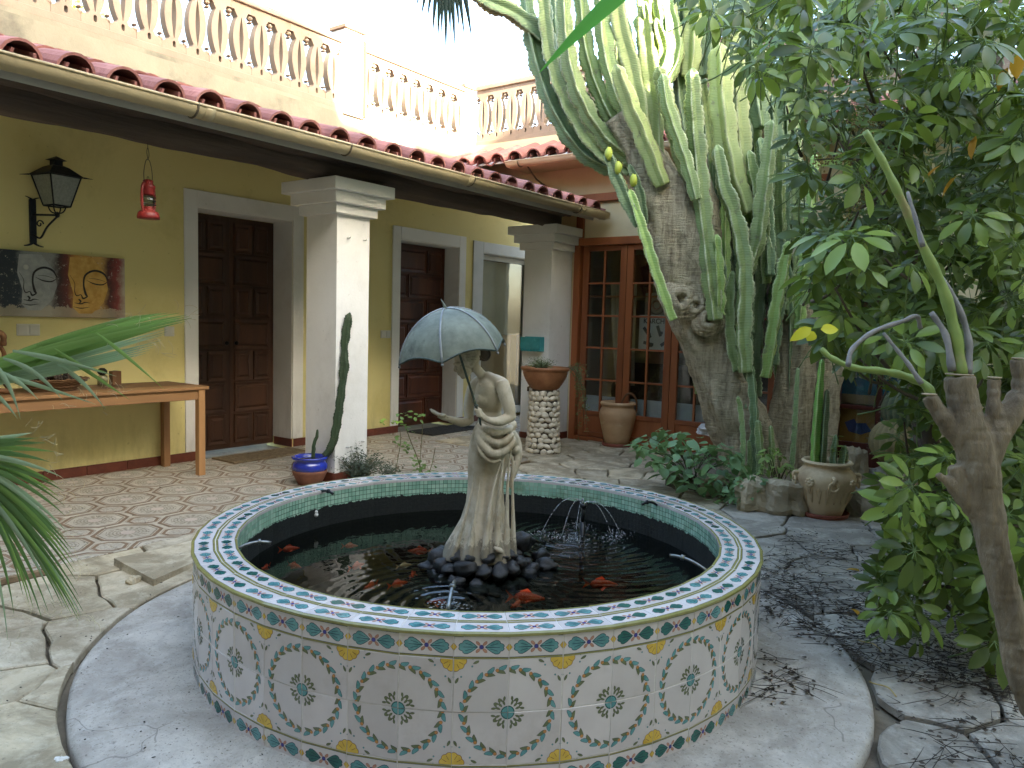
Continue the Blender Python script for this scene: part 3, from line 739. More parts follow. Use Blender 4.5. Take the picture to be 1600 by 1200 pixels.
# timber: lintel beams and post
mb = MB(); mb.bb(BX - .05, BX + .02, 1.9, 4.56, 2.615, 2.70, bev=.006); bk('lintel', mb, m_wood)
mb = MB(); mb.bb(BX - .035, BX + .02, 4.455, 4.545, 2.235, 2.614, bev=.004); bk('post', mb, m_wood)
mb = MB(); mb.bb(BX - .03, BX + .1, 4.487, 4.564, 0, 2.23, bev=.004); mb.bb(BX - .032, BX + .1, DR + .001, 4.486, 2.15, 2.231, bev=.004); mb.bb(BX - .02, BX + .12, DR + .001, 4.486, 0, .045, bev=.004); mb.bb(BX - .03, BX + .1, DR + .001, DR + .06, .0455, 2.149, bev=.004)
bk('door_frame', mb, m_wood)
LW = .541
for k in range(4):
    yl = 4.465 - k * (LW + .006); yr = yl - LW; x0, x1 = BX + .005, BX + .05
    mb = MB(); mb.bb(x0, x1, yl - .075, yl, .05, 2.145, bev=.003); mb.bb(x0, x1, yr, yr + .075, .05, 2.145, bev=.003)
    mb.bb(x0, x1, yr + .0755, yl - .0755, 2.09, 2.145, bev=.003); mb.bb(x0, x1, yr + .0755, yl - .0755, .05, .10, bev=.003); mb.bb(x0, x1, yr + .0755, yl - .0755, .285, .333, bev=.003)
    leaf = bk('glazed_door', mb, m_wood)
    pb = MB(); pb.bb(x0 + .012, x1 - .012, yr + .0755, yl - .0755, .1005, .2845); obj('panel', pb.mesh('panel', m_wood), leaf)
    g0, g1 = yr + .075, yl - .075
    vb = MB(); vb.bb(x0 + .004, x1 - .004, (g0 + g1) / 2 - .011, (g0 + g1) / 2 + .011, .333, 2.09, bev=.003); obj('muntin', vb.mesh('muntin', m_wood), leaf)
    for r_ in range(5):
        z0, z1 = .333 + r_ * .3514, .333 + (r_ + 1) * .3514
        if r_:
            for (u0, u1) in ((g0, (g0 + g1) / 2 - .0115), ((g0 + g1) / 2 + .0115, g1)):
                hbm = MB(); hbm.bb(x0 + .005, x1 - .005, u0, u1, z0 - .01, z0 + .01, bev=.003); obj('muntin', hbm.mesh('muntin', m_wood), leaf)
        for s in (0, 1):
            pm = MB(); u0, u1 = (g0, (g0 + g1) / 2) if s == 0 else ((g0 + g1) / 2, g1)
            pm.bb(x0 + .018, x0 + .023, u0 + .003, u1 - .003, z0 + .003, z1 - .003); obj('pane', pm.mesh('pane', m_glass), leaf)
# the room behind the glass
rm = MB(); rm.bb(10.3, 10.4, -.5, 4.9, -.05, 2.7); rm.bb(BX + .31, 10.4, 4.6, 4.7, -.05, 2.7); rm.bb(BX + .31, 10.4, -.6, -.5, -.05, 2.7); rm.bb(BX + .31, 10.4, -.5, 4.6, 2.6, 2.7); rm.bb(BX + .31, 10.4, -.5, 4.6, -.05, 0)
bk('room_shell', rm, mat('room_grey', 'a09684', '8f8674', scale=2, rough=.9))
# red-brown posted window door on the right
m_red = mat('red_frame', '4e1f16', '3c1710', scale=6, rough=.5, st=(1, 1, .15))
mb = MB()
for (y0, y1, z0, z1) in ((1.70, 1.779, 0, 2.049), (.951, 1.02, 0, 2.049), (1.021, 1.699, 1.97, 2.049), (1.021, 1.699, 0, .3), (1.36, 1.40, .301, 1.969), (1.021, 1.359, .60, .635), (1.401, 1.699, .60, .635), (1.021, 1.359, 1.0, 1.035), (1.401, 1.699, 1.0, 1.035), (1.021, 1.359, 1.45, 1.485), (1.401, 1.699, 1.45, 1.485)): mb.bb(BX + .01, BX + .06, y0, y1, z0, z1, bev=.003)
pdoor = bk('red_door', mb, m_red)
for (y0, y1) in ((1.021, 1.36), (1.40, 1.70)):
    for (z0, z1) in ((.3, .6), (.635, 1.0), (1.035, 1.45), (1.485, 1.97)):
        pm = MB(); pm.bb(BX + .03, BX + .035, y0 + .002, y1 - .002, z0 + .002, z1 - .002); obj('pane', pm.mesh('pane', m_glass), pdoor)
# ================================================================== unseen wings, added and shaped to shade the court
wing = thing('house', 'unseen cream wing added on the right to shade the court', 'house', (2, -4.2, 0))  # unseen building added as a sun blocker for the court
def shade_wing(t, x0, x1, h, depth=3.0, m=None):
    mb = MB(); mb.bb(x0, x1, -depth, 0, -.03, h); mb.build('wall', m or m_cream, t)
    mb = MB(); e = .35; mb.add([(x0, -depth - .3, h), (x1, -depth - .3, h), (x1, e, h), (x0, e, h), (x0, -depth / 2, h + .7), (x1, -depth / 2, h + .7)], [(0, 1, 5, 4), (2, 3, 4, 5), (0, 4, 3), (1, 2, 5), (0, 3, 2, 1)]); mb.build('roof', m_roof, t)
    wx = x0 + 1.5
    while wx < x1 - 1:
        wz = .9
        while wz < h - 1.5:
            mb = MB(); mb.bb(wx - .5, wx + .5, .001, .05, wz, wz + 1.3); w_ = mb.build('window', m_wood, t)
            mb = MB(); mb.bb(wx - .42, wx + .42, .0505, .056, wz + .08, wz + 1.22); obj('pane', mb.mesh('pane', m_glass), w_); wz += 2.6
        wx += 3
shade_wing(wing, -9, .8, 8.15)
NX = at(992, 140, 5.9); NX = NX.x - .2 * (NX.y + 4.2)  # middle of the roof gap that lets a sunbeam onto the cactus
shade_wing_b = thing('house', 'lower middle part of the unseen wing added on the right for shade', 'house', (2, -4.2, 0)); shade_wing(shade_wing_b, .82, NX - 2 - .45, 7.3)
mb = MB(); mb.add([(.5, .3, 7.3), (1.4, .3, 7.3), (.5, .3, 8.3), (.5, -3, 7.3), (1.4, -3, 7.3), (.5, -3, 8.3)], [(0, 1, 2), (5, 4, 3), (1, 4, 5, 2), (0, 2, 5, 3), (0, 3, 4, 1)]); mb.build('shade_wedge', m_roof, shade_wing_b)  # wedge added so that its shadow edge slants across the parapet
gap_block = thing('house', 'low link with a flat roof between the wings on the right', 'house', (2, -4.2, 0)); mb = MB(); mb.bb(NX - 2 - .449, NX - 2 + .399, -3, -.02, -.03, 5.86); mb.build('wall', m_cream, gap_block)  # kept low as an added gap in the sun blocker
shade_wing_d = thing('house', 'far end of the unseen wing added on the right for shade', 'house', (2, -4.2, 0)); shade_wing(shade_wing_d, NX - 2 + .40, 9, 7.3)
west_shade = thing('house', 'unseen dark wing added behind the camera to cut the light', 'house', (-2.3, 2, 0), -pi / 2); shade_wing(west_shade, -6, 4.6, 6.6, m=mat('dark_wing_wall', '7a6c58', '65594a', '8d806b', scale=3, rough=.9, bump=.5, bscale=12))  # added occluder; dark wall keeps bounce off the camera-facing sides
# ================================================================== tiled pond
NF = 46; A0 = radians(214.82); DA = 2 * pi / NF; RO = 1.11; W = 2 * RO * sin(DA / 2); RA = RO * cos(DA / 2)
def glaze(name, h, h2=None, rough=.14):
    return mat(name, h, h2 or h, scale=30, rough=rough, spec=.5, bump=.03, bscale=25)
GL = [mat('tile_white', 'cdc5c2', 'c4bbb8', 'b8aea8', scale=7, rough=.13, rough2=.3, spec=.5, bump=.05, bscale=14, vary=.075),
      glaze('tile_ink', '24344a', '1c2a3c'), glaze('tile_blue', '6a9c9c', '4a7f80'), glaze('tile_green', '2f6a63', '275a50'),
      glaze('tile_yellow', 'd6b54e', 'c6a23c'), glaze('tile_olive', '8f8a55', '7d7a49'), glaze('tile_orange', 'c58a4a', 'b07a45'),
      glaze('tile_purple', '3d3a78', '4a4590'), glaze('tile_peach', 'b98a75', 'a97a66'), glaze('tile_leaf', '6f7452', '5d6444'),
      glaze('tile_brown', '7a4a34', '6a3f2c'), mat('tile_grout', 'd8d4cc', 'bdb7ac', scale=40, rough=.9)]
WHT, INK, BLU, GRN, YEL, OLV, ORG, PUR, PEA, LEA, BRN, GRT = range(12)
def drop(cx, cz, L, wd, ang, bend=0.0, n=6):
    """teardrop outline (list of uv), blunt end at +L/2"""
    pts = []
    for s in (1, -1):
        for i in range(n + 1):
            t = i / n
            if s < 0: t = 1 - t
            x = -L / 2 + L * t; r = wd / 2 * (sin(pi * min(1, t ** .8 * .97 + .02)) ** .55) * (.45 + .6 * t)
            y = s * r + bend * sin(pi * t) * L
            if (s < 0 and i in (0, n)): continue
            pts.append((x, y))
    pts = pts[::-1]
    ca, sa = cos(ang), sin(ang)
    return [(cx + x * ca - y * sa, cz + x * sa + y * ca) for x, y in pts]
def disc(cx, cz, r, n=10): return [(cx + r * cos(2 * pi * i / n), cz + r * sin(2 * pi * i / n)) for i in range(n)]
def grow(poly, k):
    cx = sum(p[0] for p in poly) / len(poly); cz = sum(p[1] for p in poly) / len(poly); out = []
    for p in poly:
        d = hypot(p[0] - cx, p[1] - cz) or 1e-6; out.append((cx + (p[0] - cx) * (1 + k / d), cz + (p[1] - cz) * (1 + k / d)))
    return out
def clipbox(poly, x0, x1, z0, z1):
    for nx, nz, d in ((1, 0, x1), (-1, 0, -x0), (0, 1, z1), (0, -1, -z0)):
        poly = clip(poly, nx, nz, d)
        if len(poly) < 3: return None
    return poly
class Print:
    """flat glaze painted on a tile: polygons a few tenths of a millimetre proud, mapped by fn(u, v, layer)"""
    def __init__(s, mb, fn, box): s.mb, s.fn, s.box, s.k = mb, fn, box, 0
    def put(s, poly, mi, layer=1):
        p = clipbox(poly, *s.box)
        if not p: return
        A = sum(p[k][0] * p[(k + 1) % len(p)][1] - p[(k + 1) % len(p)][0] * p[k][1] for k in range(len(p)))
        if A < 0: p = p[::-1]
        s.k += 1
        h = .0002 + .0002 * layer + .000004 * s.k
        s.mb.add([s.fn(u, v, h) for u, v in p], [tuple(range(len(p)))], mi)
    def inked(s, poly, mi, ink=INK, k=.0011): s.put(grow(poly, k), ink, 1); s.put(poly, mi, 2)
LOBE = [(.011, 0), (.020, .0075), (.030, .0145), (.039, .0185), (.046, .0180), (.0505, .0145), (.0515, .0105), (.0565, .0095), (.0605, .0060), (.0610, .0022), (.0585, 0)]
def bow(P, leafc, cx=0.0, cz=0.0, k=1.0):
    for s in (1, -1):
        poly = [(cx + s * x * k, cz + z * k) for x, z in LOBE] + [(cx + s * x * k, cz - z * k) for x, z in LOBE[-2:0:-1]]
        P.put(grow(poly, .0017 * k), INK, 1)
        # fan the lobe out in three petals so that the concave outline stays clean
        for pet in (LOBE[:8], ):
            up = [(cx + s * x * k, cz + z * k) for x, z in pet] + [(cx + s * .05 * k, cz)]; dn_ = [(cx + s * x * k, cz - z * k) for x, z in pet] + [(cx + s * .05 * k, cz)]
            P.put(up, leafc, 2); P.put(dn_, leafc, 2)
        P.put([(cx + s * .03 * k, cz - .002 * k), (cx + s * .0515 * k, cz - .0098 * k)] + [(cx + s * x * k, cz - z * k) for x, z in LOBE[7:]] + [(cx + s * x * k, cz + z * k) for x, z in LOBE[-2:6:-1]] + [(cx + s * .0515 * k, cz + .0098 * k), (cx + s * .03 * k, cz + .002 * k)], leafc, 2)
        P.put([(cx + s * .012 * k, cz - .0011 * k), (cx + s * .05 * k, cz - .0006 * k), (cx + s * .05 * k, cz + .0006 * k), (cx + s * .012 * k, cz + .0011 * k)], INK, 4)
        for q in (1, -1): P.put([(cx + s * .024 * k, cz + q * .004 * k), (cx + s * .044 * k, cz + q * .0098 * k), (cx + s * .0445 * k, cz + q * .0112 * k), (cx + s * .024 * k, cz + q * .0052 * k)], INK, 4)
    for a in (45, 135, 225, 315):
        r = radians(a); P.inked(drop(cx + .013 * k * cos(r), cz + .014 * k * sin(r), .016 * k, .0095 * k, r), PEA, BRN, .0008 * k)
    P.inked(disc(cx, cz, .0058 * k, 8), PUR, INK, .0009)
def tile_base(mb, w, h, th=.011, g=.0009):
    x, z = w / 2 - g, h / 2 - g; e = .0012
    o4 = [(-x, -z), (x, -z), (x, z), (-x, z)]; i4 = [(-x + e, -z + e), (x - e, -z + e), (x - e, z - e), (-x + e, z - e)]
    vs = [(a, th, b) for a, b in o4] + [(a, e, b) for a, b in o4] + [(a, 0, b) for a, b in i4]; fs = []
    for L in range(2):
        for j in range(4): fs.append((L * 4 + j, L * 4 + (j + 1) % 4, L * 4 + 4 + (j + 1) % 4, L * 4 + 4 + j))
    fs.append((8, 9, 10, 11)); mb.add(vs, fs, WHT)
HB = .0745; HT = .1515
def band_tile(leafc, top):
    mb = MB(); h = HB; tile_base(mb, W, h); P = Print(mb, lambda u, v, k: (u, -k, v), (-W / 2 + .001, W / 2 - .001, -h / 2 + .001, h / 2 - .001))
    e = W / 2
    rows = ((h / 2 - .012, h / 2) if top else (h / 2 - .006, h / 2), (-h / 2, -h / 2 + .0065))
    for z0, z1 in rows:
        P.put([(-e, z0), (e, z0), (e, z1), (-e, z1)], OLV); zz = z0 if z0 > 0 else z1
        P.put([(-e, zz - .0006), (e, zz - .0006), (e, zz + .0006), (-e, zz + .0006)], INK, 2)
    cz = -.003 if top else 0
    bow(P, leafc, 0, cz, 1.0)
    for s in (-1, 1):
        d = [(s * e - .0085, cz), (s * e, cz - .011), (s * e + .0085, cz), (s * e, cz + .011)]
        P.inked(d, YEL, BRN, .0011)
    return mb.mesh('band_tile', GL)
def big_tile(sx, sz):
    """a quarter of the wreath: circle centre at the corner (sx, sz), half flower at the opposite one"""
    mb = MB(); tile_base(mb, W, HT); e = .0011; P = Print(mb, lambda u, v, k: (u, -k, v), (-W / 2 + e, W / 2 - e, -HT / 2 + e, HT / 2 - e))
    cx, cz = sx * W / 2, sz * HT / 2; base = atan2(-sz, -sx)
    rr = random.Random(3 + sx * 2 + sz)
    for i in range(6):
        a = base + radians(-45 + 7.5 + i * 15); rr1 = .1245
        jx = rr.uniform(-.001, .001)
        P.inked(drop(cx + (rr1 + .006) * cos(a), cz + (rr1 + .006) * sin(a), .0250, .0145, a + pi / 2 + .35, .12), BLU, INK, .0010)
        a2 = a + radians(3.0)
        P.inked(drop(cx + (rr1 - .0095) * cos(a2), cz + (rr1 - .0095) * sin(a2), .0245, .0130, a2 + pi / 2 - .35, -.12), LEA, INK, .0008)
        a3 = a + radians(7.5); P.inked(disc(cx + (rr1 - .001) * cos(a3), cz + (rr1 - .001) * sin(a3), .0046, 8), ORG, BRN, .0008)
    P.inked(disc(cx, cz, .0185, 24), GRN, INK, .001); P.put(disc(cx, cz, .0165, 24), BLU, 3)
    for t in (0, .5, 1):   # small leaf spray
        a = base + radians(-22 + 44 * t)
        for r1, da in ((.030, 0), (.041, .12), (.041, -.14)):
            P.inked(drop(cx + r1 * cos(a + da), cz + r1 * sin(a + da), .0140, .0075, a + da * 4), LEA, INK, .0006)
    st = [(cx + .018 * cos(base), cz + .018 * sin(base)), (cx + .034 * cos(base), cz + .034 * sin(base))]
    fx, fz = -sx * W / 2, -sz * HT / 2
    fa = atan2(sz, sx)
    for da in (-62, -31, 0, 31, 62):
        a = fa + radians(da); P.put(disc(fx + .0255 * cos(a), fz + .0255 * sin(a), .0118, 12), BRN, 1)
    for da in (-62, -31, 0, 31, 62):
        a = fa + radians(da); P.put(disc(fx + .0255 * cos(a), fz + .0255 * sin(a), .0104, 12), YEL, 2)
    P.put(disc(fx, fz, .025, 18), YEL, 3)
    for da in (-46, -15, 15, 46):
        a = fa + radians(da); c_, s_ = cos(a), sin(a); P.put([(fx + .017 * c_ - .0007 * s_, fz + .017 * s_ + .0007 * c_), (fx + .030 * c_ - .0007 * s_, fz + .030 * s_ + .0007 * c_), (fx + .030 * c_ + .0007 * s_, fz + .030 * s_ - .0007 * c_), (fx + .017 * c_ + .0007 * s_, fz + .017 * s_ - .0007 * c_)], BRN, 4)
    for da, r1 in ((-36, .062), (36, .062)):
        a = fa + radians(da); P.inked(drop(fx + r1 * cos(a), fz + r1 * sin(a), .018, .0085, a + (.6 if da > 0 else -.6)), LEA, INK, .0007)
        a = fa + radians(da * .62); P.inked(disc(fx + .055 * cos(a), fz + .055 * sin(a), .0024, 6), BLU, INK, .0005)
        a = fa + radians(da * 1.25); P.inked(disc(fx + .052 * cos(a), fz + .052 * sin(a), .0022, 6), BLU, INK, .0005)
    return mb.mesh('wall_tile', GL)
def rim_tile(leafc, r0, r1, e0, e1):
    """flat trapezoid of the coping; local x = tangent, y = outwards from ring middle"""
    mb = MB(); rm_ = (r0 + r1) / 2; k = cos(DA / 2); g = .0008
    def fn(u, v, h):
        r = rm_ + v; return (u * r / rm_, v * k, h)
    hw = rm_ * sin(DA / 2); hv = (r1 - r0) / 2
    c4 = [(-hw + g, -hv + g), (hw - g, -hv + g), (hw - g, hv - g), (-hw + g, hv - g)]
    vs = [fn(u, v, -.012) for u, v in c4] + [fn(u, v, -.001) for u, v in c4] + [fn(u * .985, v * .97, 0) for u, v in c4]; fs = []
    for L in range(2):
        for j in range(4): fs.append((L * 4 + j, L * 4 + (j + 1) % 4, L * 4 + 4 + (j + 1) % 4, L * 4 + 4 + j))
    fs.append((8, 9, 10, 11)); mb.add(vs, fs, WHT)
    P = Print(mb, fn, (-hw * .985, hw * .985, -hv * .965, hv * .965))
    if e0: P.put([(-hw, -hv), (hw, -hv), (hw, -hv + e0), (-hw, -hv + e0)], OLV); P.put([(-hw, -hv + e0), (hw, -hv + e0), (hw, -hv + e0 + .0011), (-hw, -hv + e0 + .0011)], INK, 2)
    if e1: P.put([(-hw, hv - e1), (hw, hv - e1), (hw, hv), (-hw, hv)], OLV); P.put([(-hw, hv - e1 - .0011), (hw, hv - e1 - .0011), (hw, hv - e1), (-hw, hv - e1)], INK, 2)
    bow(P, leafc, 0, (e0 - e1) / 2, .93)
    return mb.mesh('rim_tile', GL)
pond = thing('pond', 'round raised pond clad in painted blue and yellow tiles', 'pond', PC)
BT = {(c, t): band_tile(c, t) for c in (BLU, GRN) for t in (0, 1)}
BG = {(a, b): big_tile(a, b) for a in (-1, 1) for b in (-1, 1)}
RI = {c: rim_tile(c, .955, 1.032, .009, .008) for c in (BLU, GRN)}; RU = {c: rim_tile(c, 1.033, 1.112, .008, .007) for c in (BLU, GRN)}
for i in range(NF):
    a = A0 + (i + .5) * DA
    rot = Euler((0, 0, a + pi / 2)); p = lambda z: (RA * cos(a), RA * sin(a), z)
    c1 = GRN if rs.random() < .22 else BLU; c2 = GRN if rs.random() < .22 else BLU
    def tl(nm, me, z):
        o = obj(nm, me, pond, p(z), rot); o.location.x += rs.uniform(-.0010, .0010); o.location.y += rs.uniform(-.0010, .0010); o.rotation_euler = Euler((rs.uniform(-.006, .006), rs.uniform(-.005, .005), a + pi / 2 + rs.uniform(-.008, .008)))
    z = .004
    tl('band_tile', BT[(c1, 0)], z + HB / 2); z += HB
    sx = -1 if i % 2 else 1
    tl('wall_tile', BG[(sx, 1)], z + HT / 2); z += HT
    tl('wall_tile', BG[(sx, -1)], z + HT / 2); z += HT
    tl('band_tile', BT[(c2, 1)], z + HB / 2 - .001)
    for T, rm_, c in ((RI, .9935, c1), (RU, 1.0725, c2)):
        obj('rim_tile', T[c], pond, (rm_ * cos(DA / 2) * cos(a), rm_ * cos(DA / 2) * sin(a), .455 + rs.uniform(-.0006, .0006)), Euler((0, 0, a - pi / 2)))
# masonry core, olive edge bead
mb = MB(); k = 1 / cos(DA / 2)
def poly_ring(r, z): return [Vector((r * cos(A0 + i * DA), r * sin(A0 + i * DA), z)) for i in range(NF)]
mb.rings([poly_ring(1.1086, -.01), poly_ring(1.1086, .4535), poly_ring(.958, .4535), poly_ring(.958, -.01)], 0, False, True, (False, False)); mb.build('core', GL[GRT], pond)
mb = MB(); mb.rings([poly_ring(1.1075, .4415), poly_ring(1.1155, .446), poly_ring(1.1155, .4535), poly_ring(1.1085, .4572), poly_ring(1.104, .4553)], 0, False, True, (False, False)); mb.build('edge_bead', GL[OLV], pond)
def mosaic_mat():
    m, t, b = nodes('mosaic'); tc = N(t, 'TexCoord'); sp = N(t, 'SeparateXYZ'); t.links.new(tc.outputs['Object'], sp.inputs[0])
    an = N(t, 'Math', operation='ARCTAN2'); t.links.new(sp.outputs[1], an.inputs[0]); t.links.new(sp.outputs[0], an.inputs[1])
    u = math_(t, 'MULTIPLY', an.outputs[0], 45); v = math_(t, 'MULTIPLY', sp.outputs[2], 45)
    def edge(x): f = math_(t, 'FRACT', x); return math_(t, 'MINIMUM', f, math_(t, 'SUBTRACT', 1, f))
    ed = math_(t, 'MINIMUM', edge(u), edge(v)); grout = math_(t, 'LESS_THAN', ed, .045)
    cc = N(t, 'CombineXYZ'); t.links.new(math_(t, 'FLOOR', u), cc.inputs[0]); t.links.new(math_(t, 'FLOOR', v), cc.inputs[1])
    wn = N(t, 'TexWhiteNoise'); t.links.new(cc.outputs[0], wn.inputs[0])
    col = ramp(t, [(0, rgb('84ad96')), (.5, rgb('99bfa6')), (1, rgb('aecdb6'))], wn.outputs[0]).outputs[0]
    # dark joints towards the back right, mossy patch near the jet
    gd = ramp(t, [(.45, rgb('b9c7b4')), (.55, rgb('2b3a30'))], math_(t, 'ADD', noi(t, tc.outputs['Object'], 1.5, 3), math_(t, 'MULTIPLY', sp.outputs[0], .06))).outputs[0]
    col = mixc(t, grout, col, gd)
    alg = math_(t, 'GREATER_THAN', math_(t, 'ADD', math_(t, 'SUBTRACT', .372, sp.outputs[2]), math_(t, 'MULTIPLY_ADD', noi(t, stretch(t, tc.outputs['Object'], (14, 14, 3)), 3, 6, .75), .05, -.025)), 0)
    moss = ramp(t, [(.5, (0, 0, 0)), (.68, (.75, .75, .75))], noi(t, tc.outputs['Object'], 4, 7, .7)).outputs[0]
    col = mixc(t, math_(t, 'MULTIPLY', moss, math_(t, 'GREATER_THAN', sp.outputs[0], .55)), col, rgb('54602c'))
    slime = ramp(t, [(.4, rgb('0c0e0c')), (.75, rgb('23261f'))], noi(t, stretch(t, tc.outputs['Object'], (4, 4, 12)), 12, 6, .7)).outputs[0]
    col = mixc(t, alg, col, slime)
    t.links.new(col, b.inputs['Base Color']); t.links.new(math_(t, 'MULTIPLY_ADD', alg, .4, .2), b.inputs['Roughness'])
    bumpn(t, b, math_(t, 'ADD', math_(t, 'MULTIPLY', grout, -1), math_(t, 'MULTIPLY', noi(t, tc.outputs['Object'], 60, 5), math_(t, 'MULTIPLY', alg, 1.5))), .4, .003)
    return m
mb = MB(); mb.rings([poly_ring(.957, .4555), poly_ring(.957, .0)], 0, False, True, (False, False)); mb.build('inner_lining', mosaic_mat(), pond)
mb = MB(); mb.rings([poly_ring(.965, .001)], 0, False, True, (False, True)); mb.build('basin_floor', mat('basin_mud', '0c0e0b', '16180f', scale=5, rough=.9), pond)
# ---- water
WZ = .278
JET = gz(910, 835, WZ); JX, JY = JET.x - PC.x, JET.y - PC.y
SPF = gz(702, 946, WZ) - PC
def water_mat():
    m, t, b = nodes('water'); t.nodes.remove(b); tc = N(t, 'TexCoord'); v = tc.outputs['Object']
    def rip(cx, cy, freq, fall, amp):
        sb_ = N(t, 'VectorMath', operation='DISTANCE'); t.links.new(v, sb_.inputs[0]); sb_.inputs[1].default_value = (cx, cy, 0)
        d = math_(t, 'ADD', sb_.outputs['Value'], math_(t, 'MULTIPLY', noi(t, v, 5, 2), .06))
        return math_(t, 'MULTIPLY', math_(t, 'SINE', math_(t, 'MULTIPLY', d, freq)), math_(t, 'MULTIPLY', math_(t, 'EXPONENT', math_(t, 'MULTIPLY', d, -fall)), amp))
    h = math_(t, 'ADD', rip(JX - .06, JY, 120, 3.2, .9), rip(SPF.x, SPF.y, 110, 5.5, 1.1))
    h = math_(t, 'ADD', h, rip(JX + .1, JY - .05, 85, 3.5, .6))
    h = math_(t, 'ADD', h, math_(t, 'MULTIPLY', noi(t, v, 9, 3, .5), .5))
    bp_ = N(t, 'Bump'); bp_.inputs['Strength'].default_value = .24; bp_.inputs['Distance'].default_value = .02; t.links.new(h, bp_.inputs['Height'])
    tr = N(t, 'BsdfTransparent'); tr.inputs[0].default_value = (.5, .54, .47, 1); gl = N(t, 'BsdfGlossy'); gl.inputs['Roughness'].default_value = .02; t.links.new(bp_.outputs[0], gl.inputs['Normal'])
    fr = N(t, 'Fresnel'); fr.inputs[0].default_value = 1.34; t.links.new(bp_.outputs[0], fr.inputs['Normal']); mx = N(t, 'MixShader')
    t.links.new(fr.outputs[0], mx.inputs[0]); t.links.new(tr.outputs[0], mx.inputs[1]); t.links.new(gl.outputs[0], mx.inputs[2])
    t.links.new(mx.outputs[0], t.nodes['Material Output'].inputs[0]); return m
mb = MB(); mb.rings([poly_ring(.9575, 0)], 0, False, True, (False, True)); water = mb.build('water', water_mat(), None, (PC.x, PC.y, WZ)); water['kind'] = 'structure'
# ---- goldfish
m_fish = mat('fish_orange', 'd8431f', 'e0562b', 'f0a080', scale=25, rough=.35, lo=.3, hi=.7)
m_fishp = mat('fish_pale', 'd9a878', 'e6c8a0', scale=25, rough=.35)
def fish_mesh(m):
    mb = MB(); L = 1.0; n = 12; rr = []
    for i in range(n + 1):
        t = i / n; x = -.5 + .78 * t; h = .135 * sin(pi * (1 - t) ** .62 * .97 + .03) ** .9 + .012; y = .03 * sin(t * 4)
        rr.append([Vector((-x, y + .62 * h * cos(2 * pi * j / 10), h * sin(2 * pi * j / 10))) for j in range(10)])
    mb.rings(rr)
    for s in (1, -1):  # forked tail and fins
        mb.add([(-.26, .02, 0), (-.5, .04, .17 * s), (-.42, .05, .04 * s), (-.40, .05, 0)], [(0, 1, 2, 3) if s > 0 else (3, 2, 1, 0)])
        mb.add([(.2, .08 * s, -.03), (.05, .26 * s, -.07), (0, .2 * s, -.06), (.1, .08 * s, -.03)], [(0, 1, 2, 3)])
        mb.ell((.43, .05 * s, .03), .016, 1, 6, 4)
    mb.add([(.2, .02, .11), (.06, .03, .23), (-.12, .03, .16), (-.14, .02, .08)], [(0, 1, 2, 3)])
    return mb.mesh('goldfish', [m, mat('fish_eye', '111111')])
FM, FP = fish_mesh(m_fish), fish_mesh(m_fishp)
FISH = [(451, 858, .10, 25, 'orange goldfish nearest the left rim below the left spout', 0), (415, 886, .08, 80, 'orange goldfish close under the left rim of the pond', 0), (459, 884, .09, -30, 'orange goldfish left of the dark reflection, near the left rim', 0),
        (546, 853, .08, 10, 'small orange goldfish far back left in the pond', 0), (557, 885, .10, 55, 'reddish goldfish beside the bright column reflection', 0), (579, 915, .10, 65, 'pale red goldfish in the ripples by the front spout', 0),
        (621, 913, .10, 40, 'orange goldfish left of the front spout', 0), (631, 884, .08, 30, 'pale golden fish left of the statue rocks', 1), (645, 898, .08, 80, 'short red goldfish in front of the pale one', 0),
        (657, 861, .12, 5, 'orange goldfish beside the statue rocks on the left', 0), (686, 941, .10, 5, 'dark red goldfish right beside the front spout', 0), (820, 934, .16, -5, 'large red goldfish in front of the statue, near the rim', 0),
        (808, 943, .10, 60, 'red goldfish under the tail of the large one', 0), (937, 913, .15, 0, 'long red goldfish in the right half of the pond', 0)]
for px, py, L, an, lb, k in FISH:
    p = gz(px, py, WZ - .022)
    o = obj('goldfish', FP if k else FM, None, p, Euler((U(-.2, .2), 0, radians(an - 53.6) + (pi if rs.random() < .4 else 0))), L * .95)
    tag(o, lb, 'fish', 'goldfish in the pond')
# ---- dark rocks round the statue
m_rock = mat('wet_rock', '343434', '202022', '55514c', scale=14, rough=.38, vary=.35, bump=.4, bscale=30, bdist=.006)
m_rockp = mat('pale_pebble', 'b9ae98', 'a3967f', scale=14, rough=.6, bump=.3)
RKM = []
for s in range(6):
    mb = MB(); mb.ell((0, 0, 0), (1, .8, .7), 0, 14, 10, None, .45, s); RKM.append(mb.mesh('rock', m_rock))
LOC_R = atan2(RIGHT.y, RIGHT.x)      # turn that brings local x to the camera's right
RH = Vector((RIGHT.x, RIGHT.y, 0)).normalized(); FH = Vector((FWD.x, FWD.y, 0)).normalized()
def rock(p, r, lb, gp='dark rocks round the foot of the statue'):
    o = obj('rock', RKM[rs.randrange(6)], None, p, Euler((rs.uniform(-.4, .4), rs.uniform(-.4, .4), rs.uniform(0, 6.28))), (r * rs.uniform(.95, 1.2), r * rs.uniform(.9, 1.15), r * rs.uniform(.8, 1.1)))
    return tag(o, lb, 'rock', gp)
ORD = ('leftmost', 'second from the left', 'third from the left', 'fourth from the left', 'fifth from the left', 'sixth from the left', 'seventh from the left', 'eighth from the left', 'ninth from the left', 'tenth from the left')
